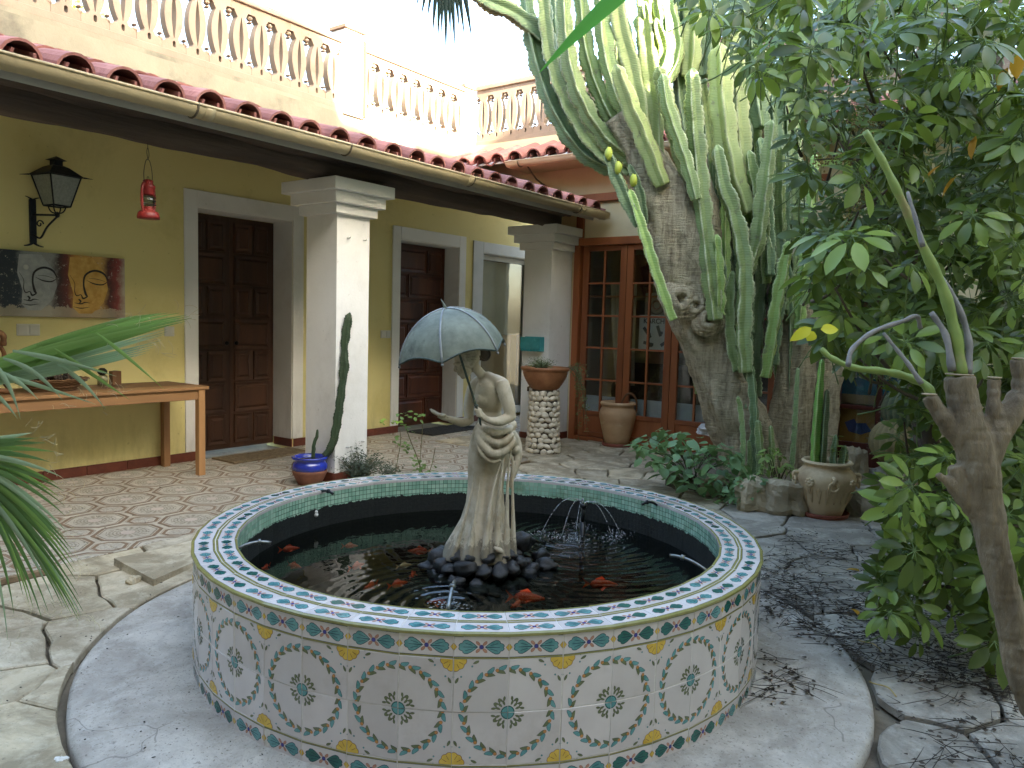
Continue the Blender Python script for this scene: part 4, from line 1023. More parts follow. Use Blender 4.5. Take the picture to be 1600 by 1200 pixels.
for lay, (rad, z, n, r) in enumerate(((.195, .255, 17, .044), (.168, .308, 16, .040), (.128, .352, 13, .031), (.115, .24, 8, .06))):
    row = []
    for i in range(n):
        a = 2 * pi * i / n + lay * .3 + rs.uniform(-.1, .1); q = rad * rs.uniform(.94, 1.06)
        v_ = Vector((q * cos(a), q * sin(a), 0)); row.append((v_.dot(RH), v_.dot(FH), v_ + Vector((0, 0, z + rs.uniform(-.01, .012))), r * rs.uniform(.85, 1.2)))
    front = sorted(k for k in row if k[1] < .02)
    for k in row:
        nm = ('waterline row', 'middle row', 'top row')[min(lay, 2)]
        if lay == 3: lb = 'dark rock buried in the middle of the statue mound'
        elif k[1] >= .02: lb = 'dark rock at the back of the statue mound, ' + nm
        else:
            j = front.index(k); lb = 'dark rock in the %s of the statue mound, %s' % (nm, ORD[j] if j < len(front) - 1 else 'rightmost')
        rock(PC + k[2], k[3], lb)
rock(PC + RH * .175 + FH * .10 + Vector((0, 0, .36)), .056, 'large rounded dark rock at the right back of the mound')
rock(PC + RH * .255 + FH * .10 + Vector((0, 0, .30)), .042, 'dark rock lying right of the large rounded one')
rock(PC + RH * .275 + FH * .01 + Vector((0, 0, .285)), .05, 'outermost dark rock to the right of the mound')
rock(PC + RH * .215 + FH * -.02 + Vector((0, 0, .275)), .04, 'low dark rock between the mound and the outermost rock')
mb = MB(); mb.ell((0, 0, 0), (.024, .012, .012), 0, 10, 8, None, .2, 2)
o = mb.build('pebble', m_rockp, None, PC + RH * .075 - FH * .13 + Vector((0, 0, .388)), Euler((0, .5, LOC_R))); tag(o, 'pale oblong pebble on top of the dark rocks', 'pebble')
# ---- spouts in the rim, fountain jet
m_pipe = mat('spout_metal', '8a8d8c', '6f7270', scale=40, rough=.35, metal=.8)
m_blk = mat('black_plastic', '0e0f10', '17181a', scale=20, rough=.4)
def spout(base, tip, lb, dark=False, mid=None):
    t = thing('spout', lb, 'spout', base); base, tip = Vector(base), Vector(tip); m = m_blk if dark else m_pipe
    mb = MB(); mm = (mid - base) if mid is not None else (tip - base) * .5 + Vector((0, 0, .02)); mb.tube(arc((0, 0, -.012), mm, tip - base, 8), .0062, 8); mb.build('pipe', m, t)
    mb = MB(); d = (tip - base); mb.tube([d * .62 + Vector((0, 0, .008)), d * .7 + Vector((0, 0, .008))], .011, 8); mb.build('collar', m, t)
def rimpt(px, py, r=.985): q = gz(px, py, .456); return q
b1 = rimpt(371, 852); t1 = at(393, 849, 2.62 + .35)
def inward(q, d, dz): v = (PC - q); v.z = 0; v.normalize(); return q + v * d + Vector((0, 0, dz))
for (px, py, L, dz, lb, dk) in ((370, 853, .12, .0, 'metal spout pipe on the left rim of the pond', False), (700, 947, .13, .03, 'metal spout pipe on the front rim of the pond', False), (1106, 888, .14, .02, 'bent metal spout pipe on the right rim of the pond', False), (498, 766, .10, -.004, 'black water spout on the far left rim of the pond', True), (1026, 785, .09, -.002, 'black water spout on the far right rim of the pond', True)):
    q = rimpt(px, py); spout(q, inward(q, L, dz), lb, dk)
ft = thing('fountain', 'black fountain pipe spraying thin arcs of water', 'fountain', (JET.x, JET.y, .05))
jz = .41
mb = MB(); mb.tube([(0, 0, 0), (0, 0, jz - .12)], .014, 10); mb.tube([(0, 0, jz - .12), (0, 0, jz - .05)], .009, 10); mb.tube([(0, 0, jz - .05), (0, 0, jz - .03)], .017, 10); mb.build('pipe', m_blk, ft)
def drops_mat():
    m, t, b = nodes('water_drops'); b.inputs['Base Color'].default_value = (.9, .93, .95, 1); b.inputs['Roughness'].default_value = .05
    b.inputs['Transmission Weight'].default_value = .75; b.inputs['IOR'].default_value = 1.33; return m
m_drop = drops_mat()
jb = MB(); splash = MB(); zt = jz - .03; wz = WZ - .05
RHl, FHl = RH, FH
for ang, R_, hh in ((182, .20, .06), (215, .13, .055), (245, .10, .055), (8, .19, .035), (338, .15, .04), (90, .15, .045)):
    d = RH * cos(radians(ang)) + FH * sin(radians(ang)); 
    for i in range(46):
        t = i / 45 + rs.uniform(-.008, .008); p = d * R_ * t + Vector((0, 0, zt + hh * 4 * t * (1 - t) * .8 + (wz - zt) * t * t))
        r = rs.uniform(.0016, .0030) * (1.15 - .3 * t) if rs.random() < .85 - .35 * t else rs.uniform(.002, .0034)
        if rs.random() < .25 * t: continue
        nx_ = d * R_ / 45 + Vector((0, 0, hh * 4 * (1 - 2 * t) / 45 * .8 + (wz - zt) * 2 * t / 45))
        jb.tube([p - nx_ * .55, p, p + nx_ * .55], [r * .5, r, r * .5], 5)
    for i in range(55):
        q = d * R_ + Vector((rs.gauss(0, .035), rs.gauss(0, .035), 0)); splash.ell((q.x, q.y, wz + abs(rs.gauss(0, .006))), rs.uniform(.0012, .0034), 0, 6, 4)
jb.build('water_jet', m_drop, ft)['kind'] = 'stuff'
for i in range(60):
    a = rs.uniform(0, 6.28); q = rs.uniform(.05, .5); splash.ell((q * cos(a) * .8 - .1, q * sin(a) * .6, wz + .001), rs.uniform(.0015, .004), 0, 6, 4)
splash.build('splash_drops', m_drop, ft)['kind'] = 'stuff'
sp2 = MB()
for i in range(70):
    q = SPF + Vector((rs.gauss(0, .05), rs.gauss(0, .05), 0)); sp2.ell((q.x, q.y, WZ + .001), (rs.uniform(.002, .006), rs.uniform(.002, .005), .0015), 0, 6, 4, Euler((0, 0, rs.uniform(0, 3))))
fo = sp2.build('water_bubbles', m_drop, None, (PC.x, PC.y, 0)); fo['kind'] = 'stuff'; tag(fo, 'bubbles and glints where the front spout stirs the water', 'bubbles'); fo['kind'] = 'stuff'
# white float hanging in the pond
fl = thing('float', 'small white float hanging on a string at the left inner wall', 'float', gz(494, 800, .36))
mb = MB(); mb.ell((0, 0, 0), .0085, 0, 10, 8); mb.ell((0, 0, -.014), .011, 0, 10, 8); mb.build('ball', m_white, fl)
mb = MB(); mb.tube([(0, 0, .006), (0.0, 0.01, .09)], .0012, 4); mb.build('string', m_pipe, fl)
# ================================================================== statue with parasol
st = thing('statue', 'pale stone statue of a woman holding a green metal parasol', 'statue', PC, LOC_R)
def sl_(px, py, dy=0.0):
    """statue-local point seen at this pixel, dy behind the statue's axis"""
    d = ray(px, py); k = ((PC - EYE).dot(FH) + dy) / d.dot(FH); p = EYE + d * k - PC
    return Vector((p.dot(RH), p.dot(FH), p.z))
def stone():
    m, t, b = nodes('statue_stone'); v = coords(t, False); g = N(t, 'NewGeometry')
    c = ramp(t, [(.3, rgb('b8a789')), (.5, rgb('c9bea8')), (.7, rgb('a59478'))], noi(t, v, 7, 6, .6)).outputs[0]
    dk = ramp(t, [(.52, (0, 0, 0)), (.7, (.85, .85, .85))], noi(t, stretch(t, v, (1, 1, .45)), 9, 8, .72)).outputs[0]
    c = mixc(t, dk, c, rgb('77705a'))
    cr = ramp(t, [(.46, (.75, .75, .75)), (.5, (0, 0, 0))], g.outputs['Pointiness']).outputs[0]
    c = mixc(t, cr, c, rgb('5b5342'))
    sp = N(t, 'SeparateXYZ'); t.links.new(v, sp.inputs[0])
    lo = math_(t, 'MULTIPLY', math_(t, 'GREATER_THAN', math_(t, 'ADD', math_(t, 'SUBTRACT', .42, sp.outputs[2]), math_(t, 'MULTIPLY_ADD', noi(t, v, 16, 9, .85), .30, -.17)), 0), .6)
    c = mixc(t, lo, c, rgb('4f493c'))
    t.links.new(c, b.inputs['Base Color']); b.inputs['Roughness'].default_value = .72; b.inputs['Specular IOR Level'].default_value = .3
    bumpn(t, b, noi(t, v, 70, 6, .7), .25, .004); return m
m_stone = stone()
mb = MB()
# --- skirt: elliptical rings (left px, right px, y px, depth ratio, fold depth)
SK = [(690, 806, 868, .95, .10), (696, 801, 850, .95, .11), (707, 797, 832, .92, .10), (720, 791, 810, .9, .09), (728, 787, 785, .88, .08), (731, 786, 760, .86, .07),
      (731, 790, 735, .86, .06), (731, 799, 712, .85, .05), (734, 801, 692, .85, .04), (738, 799, 676, .85, .03), (744, 793, 662, .85, .0), (748, 786, 652, .84, .0), (749, 783, 642, .82, 0), (743, 786, 630, .98, 0), (742, 788, 620, 1.12, 0), (743, 789, 610, 1.25, 0), (745, 789, 602, 1.32, 0), (748, 787, 596, 1.3, 0), (752, 780, 590, 1.1, 0), (755, 772, 585, .9, 0)]
rr = []; ns = 64
for (l, r, y, dep, fd) in SK:
    a_, b_ = sl_(l, y), sl_(r, y); c = (a_ + b_) / 2; rad = (b_.x - a_.x) / 2; ring = []
    for j in range(ns):
        a = 2 * pi * j / ns
        f = 1 + fd * (.55 * sin(7 * a + c.z * 5) + .45 * sin(11 * a - c.z * 9 + 1)) * (0.35 + .65 * max(0, sin(a - 3.6)))
        ring.append(Vector((c.x + rad * cos(a) * f, rad * dep * sin(a) * f, c.z)))
    rr.append(ring)
mb.rings(rr)
# deep folds gathered to the right-hand front, falling to the hem
for (x0, y0, x1, y1, x2, y2, r0, r1, dy) in ((790, 700, 778, 760, 776, 874, .004, .021, -.080), (797, 706, 791, 760, 792, 874, .004, .019, -.062), (786, 715, 764, 770, 757, 876, .002, .020, -.100), (801, 712, 800, 760, 803, 870, .006, .017, -.022), (742, 735, 735, 790, 706, 872, .002, .017, -.082), (752, 740, 742, 800, 732, 876, .002, .017, -.098)):
    A_, B_, C_ = sl_(x0, y0, dy), sl_(x1, y1, dy * 1.0), sl_(x2, y2, dy * 1.35); mb.tube(arc(A_, B_, C_, 12), lerps([r0, r1 * .32, r1 * .52, r1 * .85], 13), 10)
# draped overskirt: swags round the hips and the hanging tail at the back
for (pts, r) in (([(744, 668, -.06), (752, 690, -.10), (768, 708, -.105), (786, 706, -.085), (800, 692, -.04), (803, 680, .02)], (.012, .016, .018, .018, .016, .012)),
                 ([(745, 666, -.06), (757, 682, -.095), (772, 692, -.10), (788, 690, -.08), (800, 678, -.03)], (.012, .016, .017, .016, .012)),
                 ([(747, 663, -.06), (762, 671, -.09), (776, 676, -.092), (792, 672, -.06), (799, 667, -.01)], (.012, .015, .016, .015, .012)),
                 ([(742, 680, -.07), (748, 702, -.102), (758, 716, -.105), (770, 722, -.10), (782, 718, -.09)], (.006, .008, .008, .008, .006)),
                 ([(800, 676, .0), (808, 694, .01), (809, 716, .0), (803, 738, -.01), (796, 762, -.02)], (.016, .020, .018, .015, .006)),
                 ([(797, 672, .04), (806, 690, .05), (806, 720, .05), (800, 750, .04)], (.018, .022, .018, .008))):
    P_ = spline([sl_(*p) for p in pts], 5); mb.tube(P_, lerps(list(r), len(P_)), 10)
mb.ell(sl_(797, 664, .045), (.03, .028, .028), 0, 12, 8)   # bustle bow
for s in (0, 1): mb.ell(sl_(803 + 3 * s, 692 + 10 * s, .0), (.018, .03, .022), 0, 10, 8, (0, .5, 0))
BEADS = ((745, 690), (748, 700), (753, 708), (759, 715), (766, 720))
for i, (x, y) in enumerate(((745, 690), (748, 700), (753, 708), (759, 715), (766, 720))): mb.ell(sl_(x, y, -.118 - .004 * min(i, 2)), .0042, 0, 6, 5)
skirt_rings = rr
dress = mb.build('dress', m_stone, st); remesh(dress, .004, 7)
mb = MB(); mb.rings(skirt_rings[9:])
# chest and back
mb.ell(sl_(755, 624, -.036), (.034, .034, .032), 0, 14, 10); mb.ell(sl_(751, 623, .022), (.032, .032, .032), 0, 14, 10)
# shoulders
for q_, r_ in ((sl_(783, 599, -.058), .027), (sl_(741, 603, .056), .024)):
    mb.ell(q_, (r_, r_, r_ * 1.05), 0, 14, 10); nb = sl_(760, 586, 0); mb.tube([nb, nb.lerp(q_, .35) + Vector((0, 0, -.004)), nb.lerp(q_, .7) + Vector((0, 0, -.002)), q_], [.020, .025, .028, r_], 14)
    mb.tube([sl_(766, 612, 0), sl_(766, 606, 0).lerp(q_, .5) + Vector((0, 0, -.012)), q_], [.045, .038, .026], 14)
# neck, collar
mb.tube([sl_(762, 596, 0), sl_(753, 586, -.002), sl_(740, 571, -.008)], [.026, .0205, .020], 14)
cpath = [sl_(757, 590, 0) + Vector((.026 * cos(a) * .95, .024 * sin(a), .009 * cos(a) * 1.2)) for a in [2 * pi * i / 14 for i in range(15)]]
mb.tube(cpath, .0035, 6)
for y in (600, 609, 619, 628): mb.ell(sl_(748.5 - (y - 600) * .06, y, -.05 if y < 615 else -.064), .0042, 0, 8, 6)
# near arm (her left): shoulder, elbow, forearm to the handle
EL = sl_(798, 651, -.085)
mb.tube(spline([sl_(784, 596, -.066), sl_(789, 615, -.080), sl_(795, 635, -.086), EL], 4), lerps([.028, .030, .027, .022], 13), 14)
mb.ell(EL, (.0225, .022, .0225), 0, 12, 10)
WR = sl_(759, 655, -.135)
mb.tube(spline([EL, sl_(782, 658, -.11), sl_(770, 658, -.128), WR], 4), lerps([.022, .0215, .0165, .0128], 13), 12)
mb.tube([EL + Vector((-.004, -.02, .012)), EL + Vector((.018, 0, .008)), EL + Vector((.006, .02, .012))], .004, 6)
# hand closed round the handle
HC = sl_(748, 645, -.14)
mb.tube([WR, HC + Vector((.010, .004, -.010)), HC + Vector((.004, .006, .003))], [.0128, .0145, .0105], 10)
hx = (sl_(717, 550, -.14) - sl_(748, 652, -.14)).normalized()          # handle direction
for i in range(4):
    o_ = HC + hx * (-.012 + .0085 * i); mb.tube([o_ + Vector((.012, .006, 0)), o_ + Vector((.004, -.0125, 0)), o_ + Vector((-.0095, -.0085, 0)), o_ + Vector((-.009, .004, 0))], [.0052, .005, .0047, .004], 8)
mb.tube([HC + Vector((.010, .008, .004)), HC + hx * .018 + Vector((.004, .006, 0)), HC + hx * .027 + Vector((-.005, -.002, 0))], [.0055, .0052, .0042], 8)
# far arm (her right): reaching out to the left, palm up
E2 = sl_(734, 657, .005)
mb.tube(spline([sl_(740, 601, .058), sl_(735, 620, .05), sl_(732, 640, .03), E2], 4), lerps([.024, .025, .023, .019], 13), 12)
W2 = sl_(699, 653.5, -.035)
mb.ell(E2, (.0195, .019, .019), 0, 12, 8)
mb.tube(spline([E2, sl_(722, 660, -.008), sl_(709, 657, -.024), W2], 4), lerps([.0195, .0195, .0155, .0115], 13), 12)
K2 = sl_(686, 648, -.045)
mb.tube([W2, (W2 + K2) / 2 + Vector((0, 0, -.001)), K2], [.0112, .0125, .0108], 10, sec=[1, 1.15, 1.25, 1.15, 1, .7, .55, .7, 1, 1.0][:10])
mb.ell((W2 + K2) / 2 + (K2 - W2) * .2, (.019, .0185, .0075), 0, 12, 8, (0, -.35, 0))
for i, (ln, dz) in enumerate(((.034, .0), (.040, .003), (.037, .004), (.029, .003))):
    b_ = K2 + Vector((.002, -.0165 + .011 * i, .0)); mb.tube([b_, b_ + Vector((-ln * .42, -.0015 + .001 * i, ln * .16)), b_ + Vector((-ln * .74, -.001, ln * .32 + dz)), b_ + Vector((-ln, 0, ln * .50 + dz))], [.0056, .0052, .0047, .0036], 8)
tb = (W2 + K2) / 2 + Vector((.003, -.014, .002)); mb.tube([tb, tb + Vector((-.012, -.012, .003)), tb + Vector((-.026, -.014, .010))], [.0065, .0056, .004], 8)
# head: turned to the left, bent down a little
HD = sl_(729, 565.5, -.012)
F_ = Vector((-.86, -.36, -.36)).normalized(); Sd = Vector((-.36, .93, 0)); Sd = (Sd - F_ * Sd.dot(F_)).normalized(); Up = Sd.cross(F_); Up = Up if Up.z > 0 else -Up
RM = Matrix((F_, Sd, Up)).transposed()
def hp(f, s, u): return HD + F_ * f + Sd * s + Up * u
mb.ell(hp(-.008, 0, .014), (.054, .044, .050), 0, 20, 14, RM)
mb.ell(hp(.020, 0, -.018), (.033, .033, .043), 0, 18, 12, RM); mb.ell(hp(.032, 0, -.050), (.0135, .0155, .012), 0, 12, 8, RM)
mb.tube([hp(.047, 0, .008), hp(.056, 0, -.010), hp(.060, 0, -.018)], [.0045, .0062, .0058], 8)
mb.ell(hp(.053, 0, -.020), (.006, .009, .0045), 0, 8, 6, RM)
for s in (-1, 1):
    mb.tube([hp(.050, .006 * s, .006), hp(.049, .018 * s, .010), hp(.038, .030 * s, .005)], [.003, .0038, .003], 6)
    mb.ell(hp(.0425, .0165 * s, -.001), (.0052, .0075, .0045), 0, 10, 6, RM); mb.tube([hp(.0475, .009 * s, -.001), hp(.0485, .0165 * s, .0015), hp(.0435, .0245 * s, -.001)], .0012, 5)
    mb.ell(hp(.030, .0185 * s, -.024), (.015, .014, .016), 0, 12, 8, RM)
    mb.ell(hp(-.010, .043 * s, -.006), (.009, .004, .0145), 0, 10, 6, RM)
mb.tube([hp(.044, -.011, -.0335), hp(.0515, 0, -.0318), hp(.044, .011, -.0335)], [.001, .0036, .001], 8); mb.tube([hp(.043, -.009, -.0385), hp(.050, 0, -.0385), hp(.043, .009, -.0385)], [.001, .0038, .001], 8)
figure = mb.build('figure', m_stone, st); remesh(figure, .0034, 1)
bm = bmesh.new(); bm.from_mesh(figure.data); keep = [(HC, .05), (K2, .06), ((W2 + K2) / 2, .035), (hp(.035, 0, -.015), .052)]
sv = [v for v in bm.verts if all((v.co - c).length > r for c, r in keep)]
for _ in range(12): bmesh.ops.smooth_vert(bm, verts=sv, factor=.5, use_axis_x=True, use_axis_y=True, use_axis_z=True)
bm.to_mesh(figure.data); bm.free()
for p_ in figure.data.polygons: p_.use_smooth = True
# hair: waved strands drawn back into a bun
hb_ = MB(); hb_.ell(hp(-.020, 0, .030), (.050, .046, .042), 0, 20, 14, RM)
for s in (-1, 1):
    for k in range(6):
        u0 = .060 - .0085 * k
        pth = [hp(.036 - .003 * k, s * (.004 + .007 * k), u0 + .002), hp(.014, s * (.024 + .005 * k), u0 + .004 - .002 * k), hp(-.016, s * (.037 + .0022 * k), u0 - .004 * k), hp(-.045, s * (.028 - .002 * k), u0 * .55 - .006), hp(-.064, s * .008, .004)]
        q = spline(pth, 5)
        q = [p + Up * .0022 * sin(i * 1.1 + k) for i, p in enumerate(q)]; hb_.tube(q, lerps([.0035, .0056, .0056, .0045], len(q)), 7)
hair = hb_.build('hair', m_stone, st); remesh(hair, .003, 1)
bn = MB(); bn.ell(hp(-.078, 0, .008), (.026, .024, .030), 0, 16, 12, RM, .15, 3)
for k in range(4): bn.tube([hp(-.078 + .024 * cos(a), .02 * sin(k), .008 + .028 * sin(a)) + Sd * (.012 * (k - 1.5)) for a in [2 * pi * i / 12 for i in range(13)]], .004, 6)
bn.build('hair_bun', mat('stone_dark', '5a4c3c', '3f362c', scale=20, rough=.8, bump=.4), st)
# parasol
m_verd = mat('verdigris', '555b4f', '7a8172', '34382f', scale=13, rough=.65, bump=.25, bscale=35, bdist=.004, lo=.3, hi=.7, detail=8, spec=.5)
m_verl = mat('verdigris_light', '8f9290', '73777a', scale=16, rough=.45, metal=.3)
m_verd2 = mat('verdigris_dark', '4a564f', '37413c', '6a776d', scale=20, rough=.5, metal=.4, bump=.3)
bot = sl_(750, 660, -.14); apex = sl_(695.5, 482, -.135)
mb = MB(); mb.tube(spline([bot + Vector((.004, .01, -.012)), bot, HC + Vector((-.002, -.002, 0)), sl_(717, 550, -.14), apex], 4), lerps([.003, .0048, .005, .0048, .0045], 17), 10); mb.ell(HC + hx * .03 + Vector((-.001, -.002, 0)), (.009, .009, .006), 0, 10, 6); mb.build('parasol_handle', m_verd2, st)
Ax = Vector((-.19, -.10, 1)).normalized()
ux = (Vector((1, 0, 0)) - Ax * Ax.x).normalized(); uy = Ax.cross(ux)
def dome(a, t, sag=1.0):
    """t 0 apex .. 1 rim, a angle"""
    k = (a / (pi / 3)) % 1; s = sin(pi * k)
    r = .219 * sin(t * 1.30) / sin(1.30); drop_ = .178 * (1 - cos(t * 1.45)) / (1 - cos(1.45))
    r *= 1 - .085 * s * t * sag; drop_ *= 1 - .14 * s * t * t * sag
    return apex + (ux * cos(a + .42) + uy * sin(a + .42)) * r - Ax * drop_
mb = MB(); na, ntt = 48, 12
for off_ in (0, 1):
    rings = [[dome(2 * pi * j / na, max(.01, i / ntt)) - Ax * .004 * off_ for j in range(na)] for i in range(ntt + 1)]
    n0 = len(mb.v); mb.rings(rings if off_ == 0 else rings, 0, True, True, (False, False))
rim0 = [dome(2 * pi * j / na, 1) for j in range(na)]; rim1 = [p - Ax * .004 for p in rim0]
mb.rings([rim0, rim1], 0, False, True, (False, False)); mb.build('parasol_canopy', m_verd, st)
for k in range(6):
    mb = MB(); mb.tube([dome(k * pi / 3, t, 0) + Ax * .001 for t in [i / 12 * 1.015 + .001 for i in range(13)]], lerps([.0035, .0042, .0045], 13), 8); mb.ell(dome(k * pi / 3, 1.03, 0), .0055, 0, 8, 6); mb.build('parasol_rib', m_verl, st)
mb = MB(); q = [dome(2 * pi * j / 96, 1) for j in range(97)]; mb.tube(q, .0034, 6); mb.build('parasol_hem', m_verd2, st)
mb = MB(); mb.tube([apex - Ax * .004, apex + Ax * .008, apex + Ax * .020 + Vector((-.003, 0, 0)), apex + Ax * .036 + Vector((-.010, 0, 0))], [.010, .006, .0035, .0015], 8); mb.build('parasol_tip', m_verd, st)
# ================================================================== things on the porch
m_tab = mat('table_wood', 'a57c52', '8f6945', 'b38b60', scale=4, rough=.55, st=(.12, 1, 1), bump=.2, bscale=14, bdist=.003, vary=.1)
m_tabv = mat('table_leg_wood', 'ad8256', '946d48', 'ba9165', scale=4, rough=.55, st=(1, 1, .12), bump=.2, bscale=14, bdist=.003, vary=.1)
m_tabt = mat('table_top_wood', '77583f', '67492f', '8a6b4e', scale=3, rough=.6, st=(.12, 1, 1), bump=.25, bscale=14, bdist=.003, vary=.08)
tb = thing('table', 'long plain wooden table against the yellow wall', 'table', (2.5, 5.85, 0))
def loc(mb, name, m, par, o): 
    c = obj(name, mb.mesh(name, m), par); c.matrix_parent_inverse = Matrix.Translation((-o[0], -o[1], -o[2])); return c
TO = (2.5, 5.85, 0); TX0, TX1, TY0, TY1, TZ = 1.55, 3.50, 5.56, 6.17, .716
for k in range(3):
    w = (TY1 - TY0) / 3; mb = MB(); mb.bb(TX0, TX1, TY0 + k * w + .0008, TY0 + (k + 1) * w - .0008, TZ - .026, TZ + rs.uniform(-.001, .001), bev=.004); loc(mb, 'top_board', m_tabt if k else m_tab, tb, TO)
for (x0, x1, y0, y1) in ((TX0 + .06, TX1 - .085, 5.585, 5.61), (TX0 + .06, TX1 - .085, 6.115, 6.14), (TX1 - .065, TX1 - .04, 5.63, 6.09)):
    mb = MB(); mb.bb(x0, x1, y0, y1, TZ - .105, TZ - .0265, bev=.003); loc(mb, 'apron', m_tab, tb, TO)
for lx in (TX0 + .05, TX1 - .058):
    for ly in (5.60, 6.12):
        mb = MB(); mb.bb(lx - .028, lx + .028, ly - .028, ly + .028, 0, TZ - .0265, bev=.003); loc(mb, 'leg', m_tabv, tb, TO)
# wicker basket with dry cones
m_wick = mat('wicker', '7a5b3d', '5c4129', '8d6d4b', scale=30, rough=.8, st=(1, 1, 4), bump=.6, bscale=60, bdist=.006)
bq = gz(92, 612, TZ); bq.z = TZ
ba = thing('basket', 'oval wicker basket of dry cones and bark on the table', 'basket', (bq.x, 5.86, TZ), .1)
mb = MB(); mb.lathe([(.13, 0), (.15, .002), (.19, .05), (.235, .075), (.24, .085), (.225, .085), (.18, .055), (.12, .015)], 40, fn=lambda a, z: (1 + .02 * sin(20 * a)) * (1.0 if True else 1)); w_ = mb.build('bowl', m_wick, ba); w_.scale = (1.05, .62, 1)
for z, r in ((.01, .157), (.03, .178), (.05, .196), (.068, .226), (.082, .242)):
    mb = MB(); mb.tube([(r * cos(2 * pi * i / 48), r * sin(2 * pi * i / 48) * .6, z + .004 * sin(i * 2.6)) for i in range(49)], .006, 5); o = mb.build('cane', m_wick, ba); o.scale = (1.05, 1.0, 1)
m_cone = mat('dry_cone', '2e2620', '46392c', '1c1815', scale=40, rough=.85, bump=.6)
mb = MB()
for i in range(60):
    a, q = rs.uniform(0, 6.28), sqrt(rs.random()) * .19; mb.ell((q * cos(a), q * sin(a) * .6, .075 + .04 * (1 - q / .2) + rs.uniform(-.01, .015)), (rs.uniform(.015, .03), rs.uniform(.01, .02), rs.uniform(.01, .016)), 0, 7, 5, (rs.uniform(0, 3), rs.uniform(0, 3), rs.uniform(0, 3)), .5, i)
mb.build('dry_filling', m_cone, ba)['kind'] = 'stuff'
# bent vine driftwood
dq = gz(14, 622, TZ); dw = thing('driftwood', 'gnarled loop of vine wood at the far left of the table', 'driftwood', (dq.x - .02, 5.78, TZ))
m_vine = mat('vine_wood', '7a5434', '583a24', '94704a', scale=18, rough=.75, bump=.5)
for k, (pts, r) in enumerate((([(-.16, 0, .02), (-.10, .02, .30), (.0, 0, .42), (.08, -.02, .40), (.09, 0, .33)], .020), ([(-.12, .04, .02), (.02, .03, .14), (.10, .02, .25), (.07, 0, .33)], .014), ([(-.14, -.05, .015), (.02, -.04, .03), (.13, -.03, .015)], .018), ([(-.10, 0, .05), (.05, -.03, .10), (.12, 0, .02)], .012))):
    q = spline(pts, 6); mb = MB(); mb.tube(q, [r * (1 + .3 * noise.noise(Vector((i * .5, k, 0)))) for i in range(len(q))], 9); mb.build('branch', m_vine, dw)
# jar with a cone on top, wooden block
jq = on(160, 590, 1, 6.03)
jr = thing('jar', 'small glass jar with a pine cone on top, on the table', 'jar', (jq.x, jq.y, TZ + .0005))
mb = MB(); mb.lathe([(.028, 0), (.036, .004), (.038, .05), (.034, .07), (.026, .082), (.024, .082), (.032, .068), (.035, .05), (.033, .006)], 20); mb.build('glass', m_glass, jr)
mb = MB()
for i in range(30): a, q = rs.uniform(0, 6.28), rs.uniform(0, .022); mb.ell((q * cos(a), q * sin(a), .012 + rs.uniform(0, .03)), rs.uniform(.005, .009), 0, 6, 4)
mb.build('shells', mat('shells', 'b5a58e', '7d6f5d', scale=40, rough=.7), jr)['kind'] = 'stuff'
mb = MB()
for i in range(9):
    z = .085 + .006 * i; r = .028 * sin(pi * (i + 1.5) / 11)
    for k in range(8): a = 2 * pi * (k + .5 * (i % 2)) / 8; mb.ell((r * cos(a), r * sin(a), z), (.010, .008, .004), 0, 5, 4, (0, 0, a))
mb.build('pine_cone', m_cone, jr)
bq = on(180, 590, 1, 6.04); mb = MB(); mb.box((0, 0, .055), (.075, .05, .11), 0, None, .004)
wb = thing('wood_block', 'small upright block of brown wood beside the jar', 'block', (bq.x, bq.y, TZ + .0005), .1); mb.build('block', mat('block_wood', '7a5638', '654529', scale=8, rough=.7, st=(1, 1, .2), bump=.3), wb)
mb = MB(); mb.tube([(0, 0, .1101), (0, 0, .1125)], .018, 14); mb.build('candle_cup', m_gutd, wb)
# wall painting: two calm faces
pt = thing('painting', 'wide canvas painting of two calm faces, silver and gold', 'painting', (2.66, 6.178, 1.472))
def canvas_mat():
    m, t, b = nodes('canvas_print'); tc = N(t, 'TexCoord'); v = tc.outputs['Object']; sp = N(t, 'SeparateXYZ'); t.links.new(v, sp.inputs[0])
    w = noi(t, v, 6, 7, .7); u = math_(t, 'ADD', sp.outputs[0], math_(t, 'MULTIPLY_ADD', w, .16, -.08))
    base = ramp(t, [(0, rgb('1c232c')), (.19, rgb('222a33')), (.25, rgb('7d8080')), (.43, rgb('8b8c88')), (.485, rgb('3a2420')), (.55, rgb('6a2f27')), (.62, rgb('b9873e')), (.80, rgb('c39a55')), (.87, rgb('4a2420')), (.93, rgb('8a3a34')), (1, rgb('b9ad98'))], math_(t, 'MULTIPLY_ADD', u, 1 / .96, .5)).outputs[0]
    sc = noi(t, v, 38, 6, .8); col = mixc(t, ramp(t, [(.58, (0, 0, 0)), (.66, (.8, .8, .8))], sc).outputs[0], base, rgb('b9b2a4'))
    low = math_(t, 'LESS_THAN', math_(t, 'ADD', sp.outputs[2], math_(t, 'MULTIPLY_ADD', noi(t, v, 14, 6, .8), .14, -.07)), -.165)
    col = mixc(t, math_(t, 'MULTIPLY', low, .65), col, rgb('b3a892'))
    col = mixc(t, ramp(t, [(.62, (0, 0, 0)), (.68, (.8, .8, .8))], noi(t, v, 26, 5, .8)).outputs[0], col, rgb('2a2422'))
    t.links.new(col, b.inputs['Base Color']); b.inputs['Roughness'].default_value = .6; bumpn(t, b, noi(t, v, 250, 2), .1, .002); return m
mb = MB(); mb.bb(-.48, .48, -.015, .02, -.237, .237, bev=.003); mb.build('canvas', canvas_mat(), pt)
